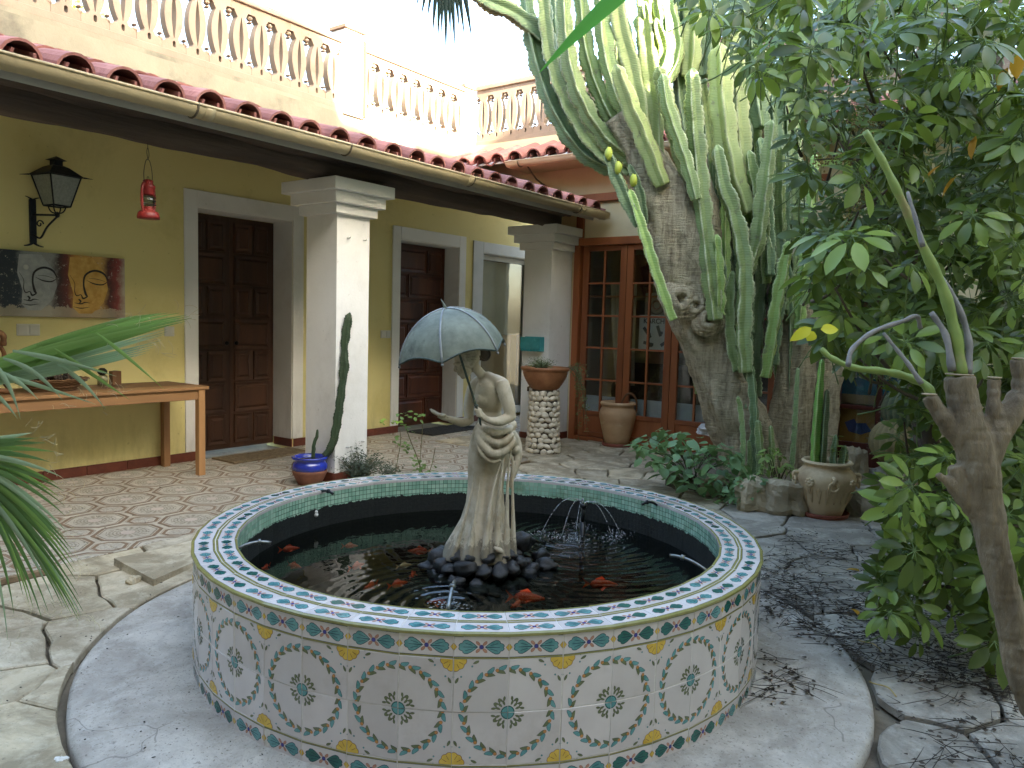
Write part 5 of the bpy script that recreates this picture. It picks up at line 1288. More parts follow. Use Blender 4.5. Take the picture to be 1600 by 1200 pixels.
def ppx(x, y):  # picture point from the close-up's pixels
    q = on(x / 3.2, 375 + y / 3.2, 1, 6.163); return Vector((q.x - 2.66, 0, q.z - 1.472))
def brush(par, pts, wds, m, y=-.0157, name='brush_line'):
    q = spline([ppx(*p) for p in pts], 6); w = lerps(wds, len(q)); mb = MB(); vs = []
    for i, p in enumerate(q):
        d = (q[min(i + 1, len(q) - 1)] - q[max(i - 1, 0)]).normalized(); n_ = Vector((-d.z, 0, d.x)); vs += [p + n_ * w[i], p - n_ * w[i]]
    vs = [(a.x, y, a.z) for a in vs]; mb.add(vs, [(2 * i, 2 * i + 1, 2 * i + 3, 2 * i + 2) for i in range(len(q) - 1)]); return mb
m_bd, m_bl, m_bg = mat('paint_dark', '1d1c1e', '2a2624', scale=30), mat('paint_silver', 'a4a6a4', '8b8e8e', scale=20), mat('paint_gold', 'cfa85e', 'b98c42', scale=20)
for dx, dy, fm in ((0, 0, m_bl), (255, 16, m_bg)):
    face = MB(); pts = [ppx(x + dx, y + dy) for x, y in ((95, 70), (205, 72), (270, 150), (285, 230), (262, 300), (205, 352), (140, 352), (108, 320), (112, 250), (85, 160))]
    for mbq, nm in ((face, 'face'),):
        mbq.add([(p.x, -.0154, p.z) for p in pts], [tuple(range(len(pts)))[::-1]]); mbq.build(nm, fm, pt)
    L = MB()
    for pts_, ws in (([(285, 188), (262, 152), (215, 138), (172, 160), (163, 205), (172, 250), (182, 268)], [.003, .008, .008, .007, .006, .009, .006]), ([(182, 268), (160, 276), (150, 258), (128, 262), (118, 240), (118, 200), (95, 160)], [.004, .007, .003, .004, .003, .002, .001]),
                     ([(178, 186), (215, 203), (255, 208), (280, 196)], [.001, .005, .005, .002]), ([(190, 176), (230, 180), (270, 192)], [.001, .002, .001]), ([(118, 298), (150, 303), (170, 296), (196, 300)], [.002, .005, .004, .001]), ([(112, 318), (150, 325), (192, 320)], [.001, .004, .001]), ([(138, 280), (148, 290), (142, 300)], [.005, .007, .003])):
        q = brush(pt, [(x + dx, y + dy) for x, y in pts_], ws, m_bd); L.add(q.v, q.f)
    L.build('brush_line', m_bd, pt)
    H_ = MB(); q = brush(pt, [(240 + dx, 220 + dy), (235 + dx, 265 + dy), (205 + dx, 300 + dy)], [.004, .02, .006], m_bl, -.01565); H_.add(q.v, q.f); H_.build('highlight', m_white if False else fm, pt)
mb = MB(); c_ = ppx(130, 135); mb.add([(c_.x + .018 * cos(2 * pi * i / 16), -.0158, c_.z + .018 * sin(2 * pi * i / 16)) for i in range(16)], [tuple(range(16))]); mb.build('forehead_dot', mat('paint_pale', 'b9b9b2', 'a5a5a0', scale=20), pt)
# light switches
m_sw = mat('switch_white', 'd5d1c6', 'cbc7bb', scale=8, rough=.35)
for (x0, x1, z0, z1, n, lb) in ((2.363, 2.519, 1.096, 1.182, 2, 'double white light switch under the painting'), (3.484, 3.570, 1.092, 1.175, 1, 'single white light switch beside the dark door'), (5.975, 6.128, 1.075, 1.160, 2, 'double white light switch between the column and the far door')):
    s_ = thing('light_switch', lb, 'switch', ((x0 + x1) / 2, 6.199, (z0 + z1) / 2), 0, 'light switches on the yellow wall'); w = x1 - x0; h = z1 - z0
    mb = MB(); mb.bb(-w / 2, w / 2, -.009, 0, -h / 2, h / 2, bev=.003); mb.build('plate', m_sw, s_)
    for k in range(n): mb = MB(); c0 = -w / 2 + w / n * (k + .5); mb.box((c0, -.0115, 0), (w / n - .014, .005, h - .018), 0, (.06, 0, 0), .0015); mb.build('rocker', m_sw, s_)
# wall lantern
m_iron = mat('lantern_iron', '2a2d33', '1d2026', scale=20, rough=.55, metal=.5, bump=.2)
m_lgl = mat('lantern_glass', '8f948c', '7b8079', scale=60, rough=.35, bump=.6, bscale=80, bdist=.003)
wl = thing('wall_lantern', 'black iron wall lantern with frosted panes above the painting', 'lantern', (2.485, 6.2, 1.75))
cy, cx = -.17, .10
mb = MB(); mb.bb(-.022, .022, -.022, -.001, .02, .335, bev=.003); mb.build('back_bar', m_iron, wl)
for s in (-1, 1): mb = MB(); mb.tube(arc((0, -.012, .025), (s * .03, -.02, .0), (s * .065, -.02, -.002), 6), [.01, .009, .008, .007, .006, .005, .004], 6); mb.tube(arc((0, -.012, .33), (s * .02, -.02, .345), (s * .05, -.02, .352), 6), [.008, .007, .006, .005, .004, .003, .002], 6); mb.build('foot_scroll', m_iron, wl)
LC = Vector((cx, cy, .30))
mb = MB(); mb.tube([(0, -.02, .225), (LC.x, LC.y, .225)], .008, 6); mb.tube(spline([(0, -.02, .08), (.03, -.06, .06), (.06, -.10, .14), (LC.x, LC.y, .215)], 6), .007, 6)
mb.tube([Vector((.03, -.05, .16)) + Vector((.5, -.86, 0)) * .03 * cos(a) * (1 - a / 9) + Vector((0, 0, .03 * sin(a) * (1 - a / 9))) for a in [i * .5 for i in range(15)]], .005, 6); mb.build('bracket', m_iron, wl)
mb = MB(); mb.ell((LC.x, LC.y, .228), (.018, .018, .022), 0, 10, 8)
for k in range(4): a = pi / 4 + k * pi / 2; d = Vector((cos(a), sin(a), 0)); mb.tube(arc(LC + Vector((0, 0, -.06)), LC + d * .05 + Vector((0, 0, -.07)), LC + d * .06 + Vector((0, 0, -.01)), 6), .005, 5)
mb.build('cradle', m_iron, wl)
b0, b1, z0, z1 = .062, .112, .29, .50
def cor(k, s, z): a = pi / 4 + k * pi / 2 + .15; return Vector((LC.x + s * sqrt(2) * cos(a), LC.y + s * sqrt(2) * sin(a), z))
for k in range(4):
    mb = MB(); q = [cor(k, b0 * .95, z0 + .004), cor(k + 1, b0 * .95, z0 + .004), cor(k + 1, b1 * .95, z1 - .004), cor(k, b1 * .95, z1 - .004)]; n_ = (q[1] - q[0]).cross(q[3] - q[0]).normalized() * .003
    mb.add([p + n_ for p in q] + [p - n_ for p in q], [(0, 1, 2, 3), (7, 6, 5, 4), (0, 4, 5, 1), (1, 5, 6, 2), (2, 6, 7, 3), (3, 7, 4, 0)]); mb.build('pane', m_lgl, wl)
    mb = MB(); mb.tube([cor(k, b0, z0), cor(k, b1, z1)], .006, 5); mb.tube([cor(k, b0, z0), cor(k + 1, b0, z0)], .006, 5); mb.tube([cor(k, b1, z1), cor(k + 1, b1, z1)], .006, 5); mb.build('frame_bar', m_iron, wl)
mb = MB(); 
for k in range(4): mb.add([cor(k, b1 + .018, z1 + .002), cor(k + 1, b1 + .018, z1 + .002), cor(k + 1, .06, z1 + .065), cor(k, .06, z1 + .065)], [(0, 1, 2, 3)]); mb.add([cor(k, .06, z1 + .065), cor(k + 1, .06, z1 + .065), cor(k + 1, .035, z1 + .078), cor(k, .035, z1 + .078)], [(0, 1, 2, 3)])
mb.add([cor(k, b1 + .018, z1 + .0015) for k in range(4)], [(3, 2, 1, 0)])
for k in range(4): mb.tube([cor(k, b1 + .012, z1 + .004), cor(k, b1 + .055, z1 - .002)], [.006, .001], 5)
mb.build('hood', m_iron, wl)
mb = MB()
for k in range(4): mb.add([cor(k, .03, z1 + .075), cor(k + 1, .03, z1 + .075), cor(k + 1, .03, z1 + .115), cor(k, .03, z1 + .115)], [(0, 1, 2, 3)]); mb.add([cor(k, .05, z1 + .115), cor(k + 1, .05, z1 + .115), Vector((LC.x, LC.y, z1 + .145))], [(0, 1, 2)])
mb.add([cor(k, .05, z1 + .1145) for k in range(4)], [(3, 2, 1, 0)]); mb.build('chimney', m_iron, wl)
# red hurricane lantern under the beam
m_rl = mat('red_enamel', '8f2a28', '7a2220', '9c4a42', scale=12, rough=.4, bump=.1)
hq = on(232, 342, 1, 4.66)
hl = thing('hurricane_lantern', 'red hurricane lantern hanging from the dark beam', 'lantern', (hq.x, 4.66, hq.z), .5)
mb = MB(); mb.lathe([(.0, 0), (.064, 0), (.066, .012), (.060, .035), (.052, .045), (.034, .052), (.030, .066), (.036, .072)], 28); mb.build('tank', m_rl, hl)
mb = MB(); mb.lathe([(.030, .072), (.041, .095), (.040, .120), (.028, .143), (.026, .143), (.037, .118), (.038, .096), (.027, .074)], 24); mb.build('globe', m_glass, hl)
mb = MB(); mb.lathe([(.034, .143), (.038, .150), (.036, .17), (.041, .185), (.041, .20), (.028, .215), (.030, .232), (.012, .240), (0, .240)], 24); mb.build('chimney', m_rl, hl)
for s in (-1, 1):
    mb = MB(); mb.tube(spline([(s * .050, 0, .035), (s * .063, 0, .08), (s * .063, 0, .16), (s * .050, 0, .205), (s * .036, 0, .21)], 5), .0085, 8); mb.build('side_tube', m_rl, hl)
mb = MB()
for z in (.085, .108, .13): mb.tube([(.044 * cos(2 * pi * i / 20), .044 * sin(2 * pi * i / 20), z) for i in range(21)], .0018, 4)
mb.build('globe_guard', m_iron, hl)
ztop = 2.36 - hq.z
mb = MB(); mb.tube(spline([(-.040, 0, .21), (-.042, 0, .28), (-.022, 0, .345), (0, 0, .358), (.022, 0, .345), (.042, 0, .28), (.040, 0, .21)], 5), .0022, 5); mb.tube(spline([(0, 0, .355), (.012, 0, .39), (0, 0, .43), (-.010, 0, .40), (0, 0, .36)], 4), .002, 5); mb.tube([(0, 0, .43), (0, 0, ztop + .02)], .002, 5); mb.tube([(.01 * cos(a), 0, .245 + .01 * sin(a)) for a in [i * .5 for i in range(13)]], .0018, 4); mb.build('bail', m_iron, hl)
# door mats
for (x0, x1, y0, y1, lb, c1, c2) in ((3.88, 4.72, 5.80, 6.14, 'tan bristle door mat before the dark double door', '8d7a5c', '6d5c44'), (6.33, 7.2, 5.72, 6.12, 'dark door mat before the brown panelled door', '3a3733', '2a2826')):
    n_ = 'door_mat'; mb = MB(); w, h = (x1 - x0) / 2, (y1 - y0) / 2; mb.bb(-w, w, -h, h, 0, .014, bev=.004)
    for i in range(int(w * 2 / .012)): mb.bb(-w + i * .012 + .001, -w + i * .012 + .009, -h + .012, h - .012, .0141, .0165 + rs.uniform(0, .002))
    o = mb.build(n_, mat('mat_' + c1, c1, c2, scale=40, rough=.95, bump=.8, bscale=120), None, ((x0 + x1) / 2, (y0 + y1) / 2, .001)); tag(o, lb, 'mat')
# ---- blue pot with a column cactus
m_cac = leafmat('cactus_dark', '2a3a24', '3a4d31', .7, .1, 0)
def ribbed(mb, pts, r, ribs=5, n=4, spine=True, seedv=0, pinch=0.12, fl=.7):
    """fluted cactus arm: sharp, wavy rib margins ('rib' attribute is 1 on the margin)"""
    q = spline(pts, n); N_ = len(q); rad = lerps(r if hasattr(r, '__len__') else [r, r], N_); rs_l = []; at_ = []; prev = None; s_ = 0
    K = 8; prof = (1.0, .80, .60, .47, .42, .47, .60, .80); cv = (1.0, .16, .05, .02, .0, .02, .05, .16); RM_ = max(rad)
    for i, p in enumerate(q):
        t = (q[min(i + 1, N_ - 1)] - q[max(i - 1, 0)]).normalized()
        if prev is None: u = t.orthogonal().normalized()
        else: u = (prev - t * prev.dot(t)).normalized()
        prev = u; w = t.cross(u); ring = []
        if i: s_ += (q[i] - q[i - 1]).length
        ph = s_ / (RM_ * .95) + seedv * 3; th_ = s_ / (RM_ * .56) * 2 * pi
        joint = 1 - pinch * .55 * max(0, noise.noise(Vector((s_ / RM_ * .42, seedv * 5, 2.0))) * 1.6 + .1)
        for j in range(ribs * K):
            a = 2 * pi * j / (ribs * K) + seedv + .10 * noise.noise(Vector((s_ * 4, seedv, 0))); k = j % K; rb = j // K
            out = min(1, 1 - (1 - prof[k]) * (1 if fl <= .55 else .6))
            cr = joint * (1 + (pinch * (abs(sin(ph + rb * .9)) * 1.6 - 1.0) + pinch * .38 * sin(th_ + rb * 1.7) + .05 * noise.noise(Vector((s_ * 30, rb, seedv)))) * (1, .5, .2, .1, .05, .1, .2, .5)[k])
            ring.append(p + (u * cos(a) + w * sin(a)) * rad[i] * out * cr); at_.append(cv[k])
        rs_l.append(ring)
    tip = q[-1] + (q[-1] - q[-2]).normalized() * rad[-1] * .8; rs_l.append([tip + (p - q[-1]) * .25 for p in rs_l[-1]]); at_ += [cv[j % K] for j in range(ribs * K)]
    mb.rings(rs_l, 0, True, True, (True, True), at_); return q
bpz = gz(484, 756)
bpot = thing('plant_pot', 'round pot, blue glazed above and bare clay below, by the column', 'pot', (bpz.x, bpz.y, 0))
m_blue = mat('blue_glaze', '1f2f9a', '1a2678', '2f45b5', scale=8, rough=.15, coat=.5, spec=.6)
m_clayd = mat('clay_dark', '8a5a45', '6d4534', '5a4a44', scale=9, rough=.7, bump=.2)
k_ = .137
mb = MB(); mb.lathe([(.0, 0.0), (.075, 0), (.088, .004), (.112, .05), (.130, .09), (.136, .115)], 36); mb.build('clay_foot', m_clayd, bpot)
mb = MB(); mb.lathe([(.1362, .1155), (.1385, .135), (.136, .155), (.127, .172), (.121, .180), (.124, .190), (.137, .203), (.140, .212), (.134, .218), (.122, .218), (.115, .20), (.110, .185)], 36); mb.build('glazed_top', m_blue, bpot)
mb = MB(); mb.lathe([(.0, .188), (.112, .187)], 24); mb.build('soil', m_earth, bpot)
d0 = (Vector((bpz.x, bpz.y, 0)) - EYE).dot(FWD)
cq = thing('cactus', 'tall twisted dark column cactus leaning from the blue pot', 'cactus', (bpz.x, bpz.y, .19))
def wpts(o, lst, dd): return [at(x, y, dd) - Vector(o) for x, y in lst]
def dof(p): return (Vector(p) - EYE).dot(FWD)
mb = MB(); ribbed(mb, wpts(cq.location, ((508, 712), (519, 695), (526, 665), (531, 630), (535, 600), (538, 572), (538, 548), (540, 525), (544, 500), (546, 492)), d0), [.030, .033, .034, .034, .030, .038, .028, .035, .032, .022], 4, 14, seedv=.4, pinch=.22); mb.build('stem', m_cac, cq)
sp_m = MB()
for v_ in mb.v[::2]:
    if rs.random() < .5:
        v_ = Vector(v_); d = Vector((rs.uniform(-1, 1), rs.uniform(-1, 1), rs.uniform(-.3, .6))).normalized() * .014; sp_m.add([v_, v_ + Vector((.0012, 0, .001)), v_ + d], [(0, 1, 2)])
sp_m.build('spines', mat('spine_pale', '8a8570', '6f6a58', scale=30), cq)['kind'] = 'stuff'
c2_ = thing('cactus', 'short young cactus at the left edge of the blue pot', 'cactus', (bpz.x - .05, bpz.y + .02, .19))
mb = MB(); ribbed(mb, wpts(c2_.location, ((489, 716), (490, 702), (491, 692), (495, 682), (496, 672)), d0), [.014, .016, .013, .014, .008], 4, 5, seedv=.2); mb.build('stem', m_cac, c2_)
# ---- fine-leaved dark shrub at the foot of the column
m_fern = leafmat('fern_dark', '2b352b', '46523f', .6, .2, .15)
m_stem = mat('green_stem', '4f5a38', '6a5a3f', scale=20, rough=.7)
def twiggy(name, label, base, n, H, spread, leaf, m, seed, cat='shrub', lean=(0, 0), llen=.02, per=40, updown=.6):
    r_ = random.Random(seed); t = thing(name, label, cat, base); st_ = MB(); lf = MB()
    for i in range(n):
        a = r_.uniform(0, 6.28); q = spread * sqrt(r_.random()); tip = Vector((q * cos(a) + lean[0], q * sin(a) + lean[1], H * r_.uniform(.45, 1) * (1 - .45 * q / spread)))
        pth = arc((r_.uniform(-.03, .03), r_.uniform(-.03, .03), 0), (tip.x * .25, tip.y * .25, tip.z * updown), tip, 6); st_.tube(pth, [.004, .0036, .003, .0026, .002, .0016, .001], 4)
        for k in range(per):
            s = r_.uniform(.2, 1); f = s * 6; j = min(int(f), 5); p = pth[j].lerp(pth[j + 1], f - j) + Vector((r_.gauss(0, .02), r_.gauss(0, .02), r_.gauss(0, .02)))
            d = Vector((r_.uniform(-1, 1), r_.uniform(-1, 1), r_.uniform(-.5, .9))).normalized(); w = d.orthogonal().normalized(); L = llen * r_.uniform(.6, 1.4); w = w * L * leaf
            lf.add([p, p + d * L * .5 + w, p + d * L, p + d * L * .5 - w], [(0, 1, 2, 3)])
    st_.build('stems', m_stem, t)['kind'] = 'stuff'; lf.build('foliage', m, t)['kind'] = 'stuff'; return t
fb = gz(560, 752); twiggy('shrub', 'dark feathery shrub in front of the white column', (fb.x, fb.y, 0), 55, .36, .24, .2, m_fern, 5, per=46, llen=.022)
fb = gz(596, 752); twiggy('shrub', 'thin straggly end of the feathery shrub beside the rose', (fb.x + .05, fb.y, 0), 16, .22, .14, .2, m_fern, 6, per=24, llen=.02)
# ---- young rose
m_rose = leafmat('rose_leaf', '4e6b3c', '6f8d4e', .45, .2, .3); m_rosel = leafmat('rose_leaf_light', '8fb84a', 'a8c95a', .45, .1, .35)
rb = gz(655, 742); ro = thing('rose_bush', 'spindly young rose with round green leaves behind the pond', 'rose bush', (rb.x, rb.y, 0)); dr = dof(rb)
def leafshape(mb, p, d, nrm, L, wd, fold=.15, mi=0, seg=3, skew=.8, pw=.8):
    """pointed leaf folded along its rib; skew above 1 puts the widest place towards the tip"""
    d = d.normalized(); s_ = d.cross(nrm); s_ = s_.normalized() if s_.length > 1e-5 else d.orthogonal().normalized(); n_ = s_.cross(d)
    mid = []; le = []; ri = []
    for i in range(seg + 1):
        t = i / seg; w = wd * sin(pi * t ** skew) ** pw if 0 < i < seg else 0; c = p + d * L * t - n_ * L * .18 * t * t
        mid.append(c); le.append(c + s_ * w + n_ * w * fold); ri.append(c - s_ * w + n_ * w * fold)
    vs = [mid[0]] + [x for i in range(1, seg) for x in (le[i], mid[i], ri[i])] + [mid[seg]]; f = []
    k = lambda i: 1 + (i - 1) * 3
    f += [(0, k(1) + 1, k(1)), (0, k(1) + 2, k(1) + 1)]
    for i in range(1, seg - 1): f += [(k(i), k(i) + 1, k(i + 1) + 1, k(i + 1)), (k(i) + 1, k(i) + 2, k(i + 1) + 2, k(i + 1) + 1)]
    e = len(vs) - 1; f += [(k(seg - 1), k(seg - 1) + 1, e), (k(seg - 1) + 1, k(seg - 1) + 2, e)]
    mb.add(vs, f, mi, True)
for pts, r in ((((662, 745), (652, 715), (642, 690), (634, 668)), .004), (((655, 745), (657, 710), (660, 670), (658, 655)), .003), (((616, 745), (622, 715), (626, 690), (625, 672)), .003), (((668, 745), (675, 725), (680, 700)), .003)):
    mb = MB(); q = spline(wpts(ro.location, pts, dr), 5); mb.tube(q, r, 6); mb.build('stem', mat('rose_stem', '6d4a3a', '5a6a3a', scale=12, rough=.6), ro)
for (px, py, n, lite) in ((603, 660, 5, 1), (618, 661, 5, 1), (630, 652, 6, 0), (642, 648, 6, 0), (655, 652, 5, 0), (636, 668, 6, 0), (628, 688, 7, 0), (636, 694, 5, 0), (644, 708, 7, 0), (650, 722, 7, 0), (640, 700, 5, 0), (660, 728, 6, 0), (672, 730, 6, 0), (652, 736, 5, 0), (682, 738, 5, 0)):
    for i in range(n):
        mb = MB(); p = at(px + U(-9, 9), py + U(-7, 7), dr + U(-.06, .06)) - ro.location; leafshape(mb, p, Vector((U(-1, 1), U(-1, 1), U(-.6, .3))), Vector((U(-.4, .1), U(-.7, 0), 1)), U(.035, .055), U(.014, .02)); mb.build('leaf', m_rosel if lite else m_rose, ro)
# ================================================================== pebble pedestal with bowl, box, tap, urn
m_peb = mat('pebble_cream', 'cbbda3', 'd8cdb7', 'b3a389', scale=9, rough=.55, vary=.16, bump=.12, bscale=40)
m_pmort = mat('pebble_mortar', '6d6354', '544b3f', scale=25, rough=.95, bump=.6)
pq = gz(848, 706); pq = Vector((pq.x, pq.y, 0)); pd = dof(pq)
PH = at(848, 608, pd).z
ped = thing('pedestal', 'round pedestal faced with cream pebbles under the clay bowl', 'pedestal', pq)
prf = lambda z: .176 - .036 * min(1, z / (PH * .9)) - .006 * sin(z * 9)
mb = MB(); mb.lathe([(prf(z) - .02, z) for z in [PH * i / 12 for i in range(13)]], 28); mb.build('core', m_pmort, ped)
PEB = []
for s in range(6): mb = MB(); mb.ell((0, 0, 0), (1, .55, .8), 0, 9, 6, None, .35, s + 20); PEB.append(mb.mesh('pebble', m_peb))
z = .028; row = 0; npb = 0
while z < PH - .02:
    r = prf(z); n_ = int(2 * pi * r / .068)
    for i in range(n_):
        a = 2 * pi * (i + .5 * (row % 2)) / n_ + rs.uniform(-.03, .03); 
        sx = .039 * rs.uniform(.85, 1.15); sz = .033 * rs.uniform(.85, 1.2)
        if npb < 295: obj('pebble', PEB[rs.randrange(6)], ped, ((r - .008) * cos(a), (r - .008) * sin(a), z + rs.uniform(-.008, .008)), Euler((0, rs.uniform(-.7, .7), a + pi / 2)), (sx, .034, sz)); npb += 1
    z += .052; row += 1
bowl = thing('plant_bowl', 'ribbed brown clay bowl on top of the pebble pedestal', 'bowl', (pq.x, pq.y, PH + .003))
m_terra = mat('terracotta_brown', 'a06d48', '865636', 'b28160', scale=8, rough=.5, bump=.2, bscale=30)
mb = MB(); pr = [(.0, 0), (.12, 0), (.135, .008)]
for i in range(14): t = i / 13; pr.append((.14 + .085 * sin(t * 1.5) + .0035 * (i % 2), .012 + .175 * t))
pr += [(.24, .195), (.246, .212), (.24, .224), (.225, .224), (.215, .20), (.20, .16)]
mb.lathe(pr, 44); mb.build('bowl', m_terra, bowl)
mb = MB(); mb.lathe([(0, .215), (.12, .21), (.21, .195)], 24); mb.build('soil', mat('bowl_soil', '6b5640', '4c3d2e', '8f7a5f', scale=40, rough=.95, bump=.9, bscale=60, bdist=.02), bowl)
twiggy('bowl_plant', 'wispy green plant growing in the clay bowl', (pq.x - .03, pq.y + .02, PH + .20), 40, .15, .2, .16, leafmat('wispy_leaf', '4f5f3c', '6f7f55', .6, .2, .2), 9, per=26, llen=.02, cat='plant')
# trailing stems over the bowl's right side
tr_ = thing('trailing_plant', 'thin trailing stems hanging from the right of the clay bowl', 'plant', (pq.x, pq.y, PH + .21)); mb = MB(); lf = MB()
for k in range(14):
    e = at(905 + U(-8, 18), 640 + U(-60, 50), pd - .1 + U(-.1, .1)) - tr_.location; s_ = (RH * .2) + Vector((U(-.05, .05), U(-.05, .05), 0)); pth = arc(s_, s_ + RH * .18 + Vector((0, 0, U(.05, .16))), e, 10); mb.tube(pth, .0016, 4)
    for p in pth[3:]:
        for _ in range(3 + 5 * (p.z < -.15)): d = Vector((U(-1, 1), U(-1, 1), U(-1, .4))).normalized(); w = d.orthogonal() * .005; q = p + Vector((U(-.015, .015), U(-.015, .015), U(-.02, .02))); lf.add([q, q + d * .011 + w, q + d * .022, q + d * .011 - w], [(0, 1, 2, 3)])
mb.build('stems', m_stem, tr_)['kind'] = 'stuff'; lf.build('foliage', leafmat('trail_leaf', '5d6b3f', '7d8450', .6, .2, .25), tr_)['kind'] = 'stuff'
# turquoise ceramic box on the column
m_tq = mat('turquoise_glaze', '3f9296', '378488', '5aa9a8', scale=14, rough=.25, bump=.15)
q0, q1 = on(814, 538, 0, 6.86), on(853, 540, 0, 6.86)
bx = thing('wall_box', 'turquoise glazed box with notches fixed to the far column', 'box', (6.93, 4.79, 1.20)); w = .13
zl, zh = on(832, 549, 0, 6.86).z - 1.20, on(832, 527, 0, 6.86).z - 1.20
mb = MB(); mb.bb(-.012, -.001, -w, w * .95, zl, zh + .006, bev=.003); mb.build('back', m_tq, bx)
mb = MB(); mb.bb(-.09, -.08, -w, w, zl + .022, zh, bev=.003)
for i in range(6): y0 = -w + i * (2 * w) / 6; mb.bb(-.09, -.08, y0 + .007, y0 + 2 * w / 6 - .007, zl, zl + .0218)
mb.build('front', m_tq, bx)
for s in (-1, 1): mb = MB(); mb.bb(-.0795, -.0125, s * w - (.010 if s > 0 else 0), s * w + (.010 if s < 0 else 0), zl, zh, bev=.003); mb.build('side', m_tq, bx)
mb = MB(); mb.bb(-.0795, -.0125, -w + .011, w - .011, zl + .001, zl + .010); mb.build('floor', m_tq, bx)
tq = on(826, 604, 0, 6.86); tp = thing('tap', 'small dark garden tap beside the pebble pedestal', 'tap', (6.93, tq.y, tq.z)); m_tap = mat('tap_metal', '3a332c', '54493d', scale=30, rough=.45, metal=.7)
mb = MB(); mb.tube([(0, 0, 0), (-.05, 0, 0), (-.075, 0, -.01), (-.08, 0, -.05)], [.010, .012, .013, .010], 10); mb.build('body', m_tap, tp)
mb = MB(); mb.tube([(-.05, 0, .01), (-.05, 0, .032)], .006, 8); mb.box((-.05, 0, .036), (.012, .05, .008), 0, None, .002); mb.build('handle', m_tap, tp)
# terracotta urn with saucer
uq = gz(963, 697); uq.z = 0; ud = dof(uq); m_urn = mat('urn_clay', 'c4a078', 'b38d66', 'd2bf9f', scale=5, rough=.7, bump=.25, bscale=35, lo=.3, hi=.7, st=(1, 1, 2.2))
us = thing('saucer', 'red clay saucer under the tall urn by the glazed doors', 'saucer', uq); mb = MB(); mb.lathe([(0, 0), (.145, 0), (.152, .008), (.158, .038), (.150, .042), (.143, .015), (0, .012)], 32); mb.build('dish', mat('saucer_red', '8f4f3c', '7a4232', scale=10, rough=.75, bump=.15), us)
ur = thing('urn', 'tall terracotta urn with a thick rim beside the glazed doors', 'urn', (uq.x, uq.y, .0155))
mb = MB(); mb.lathe([(0, 0), (.118, 0), (.128, .01), (.148, .10), (.172, .2), (.192, .29), (.196, .335), (.188, .37), (.172, .40), (.168, .415), (.178, .425), (.187, .436), (.188, .45), (.178, .462), (.160, .462), (.150, .44), (.158, .40), (.18, .34)], 44); mb.build('body', m_urn, ur)
mb = MB(); mb.lathe([(0, .36), (.174, .355)], 24); mb.build('soil', m_earth, ur)
a_ = Vector((RH.x, RH.y, 0)); mb = MB(); mb.tube(spline([a_ * .02 + Vector((0, 0, .40)), a_ * .07 + Vector((0, 0, .52)), a_ * .13 + Vector((0, 0, .555)), a_ * .185 + Vector((0, 0, .50)), a_ * .20 + Vector((0, 0, .40)), a_ * .185 + Vector((0, 0, .33))], 5), .011, 8); mb.build('handle_branch', m_vine, ur)
# ================================================================== things behind the glass
m_text = mat('print_black', '1a1a1c', '202022', scale=20)
def text_mesh(body, size, m):
    cu = bpy.data.curves.new('t', 'FONT'); cu.body = body; cu.size = size; cu.extrude = .0004; cu.offset = size * .012; o = bpy.data.objects.new('t', cu); COL.objects.link(o)
    dg = bpy.context.evaluated_depsgraph_get(); dg.update(); me = bpy.data.meshes.new_from_object(o.evaluated_get(dg)); bpy.data.objects.remove(o); me.materials.clear(); me.materials.append(m); return me
FACE = Euler((pi / 2, 0, -pi / 2))      # flat print facing the court (-X), reading left to right for the viewer
m_paper = mat('paper_white', 'c9cac6', 'bcbdb8', scale=6, rough=.7)
po = thing('poster', 'white product poster with black heading behind the glazed doors', 'poster', (7.62, 3.66, 1.22))
mb = MB(); mb.bb(-.003, .003, -.22, .22, -.20, .19); mb.build('sheet', m_paper, po)
o = obj('heading', text_mesh('KÄRCHER', .075, m_text), po, (-.0042, .17, .10), FACE)
rp = random.Random(2)
for (y, z, L, a) in ((.12, .0, .14, .9), (-.02, .02, .12, 1.2), (.10, -.12, .12, .2), (-.10, -.10, .13, -.6)):
    mb = MB(); mb.box((-.0045, y, z), (.002, L, .035), 0, (a, 0, 0), .0005); mb.box((-.005, y - .03, z - .02), (.002, .03, .03), 0); mb.build('picture', mat('print_grey', '4a545c', '2f363c', scale=15), po)
for i in range(6): mb = MB(); mb.box((-.0045, -.15, .05 - .03 * i), (.0015, .08, .006)); mb.build('text_line', m_text, po)
pl2 = thing('poster', 'poster with red and grey rings above the product poster', 'poster', (7.70, 3.66, 1.52)); mb = MB(); mb.bb(-.003, .003, -.22, .2, -.11, .13); mb.build('sheet', mat('poster_grey', '8d8478', '7a7166', scale=5), pl2)
for k, (r, c) in enumerate(((.10, '5a4a44'), (.07, 'a08878'), (.045, '7a3a32'))): mb = MB(); mb.tube([(-.004, .06 + r * cos(2 * pi * i / 24), r * sin(2 * pi * i / 24)) for i in range(25)], .006, 4); mb.build('ring', mat('ring_' + c, c, c), pl2)
mb = MB(); mb.bb(-.006, -.0035, -.2, -.06, -.10, .12); mb.build('red_patch', mat('poster_red', '8a4a42', '7a4038', scale=6), pl2)
cu = thing('curtain', 'pale curtain hanging in folds inside the left glazed door', 'curtain', (7.72, 4.10, 0)); mb = MB(); cols = []
for i in range(49): y = .18 - .34 * i / 48; cols.append((.022 * sin(i * .9) + .01 * sin(i * 2.3), y))
rr = []
for zz, k, sh in ((.62, .75, -.03), (1.0, .85, .0), (1.4, .95, .02), (1.75, 1.0, .03)): rr.append([Vector((x, y * k + sh, zz)) for x, y in cols])
mb.rings(rr, 0, True, False, (False, False)); mb.build('cloth', mat('curtain_pale', 'c2b8a4', 'b3a994', scale=4, rough=.9), cu)
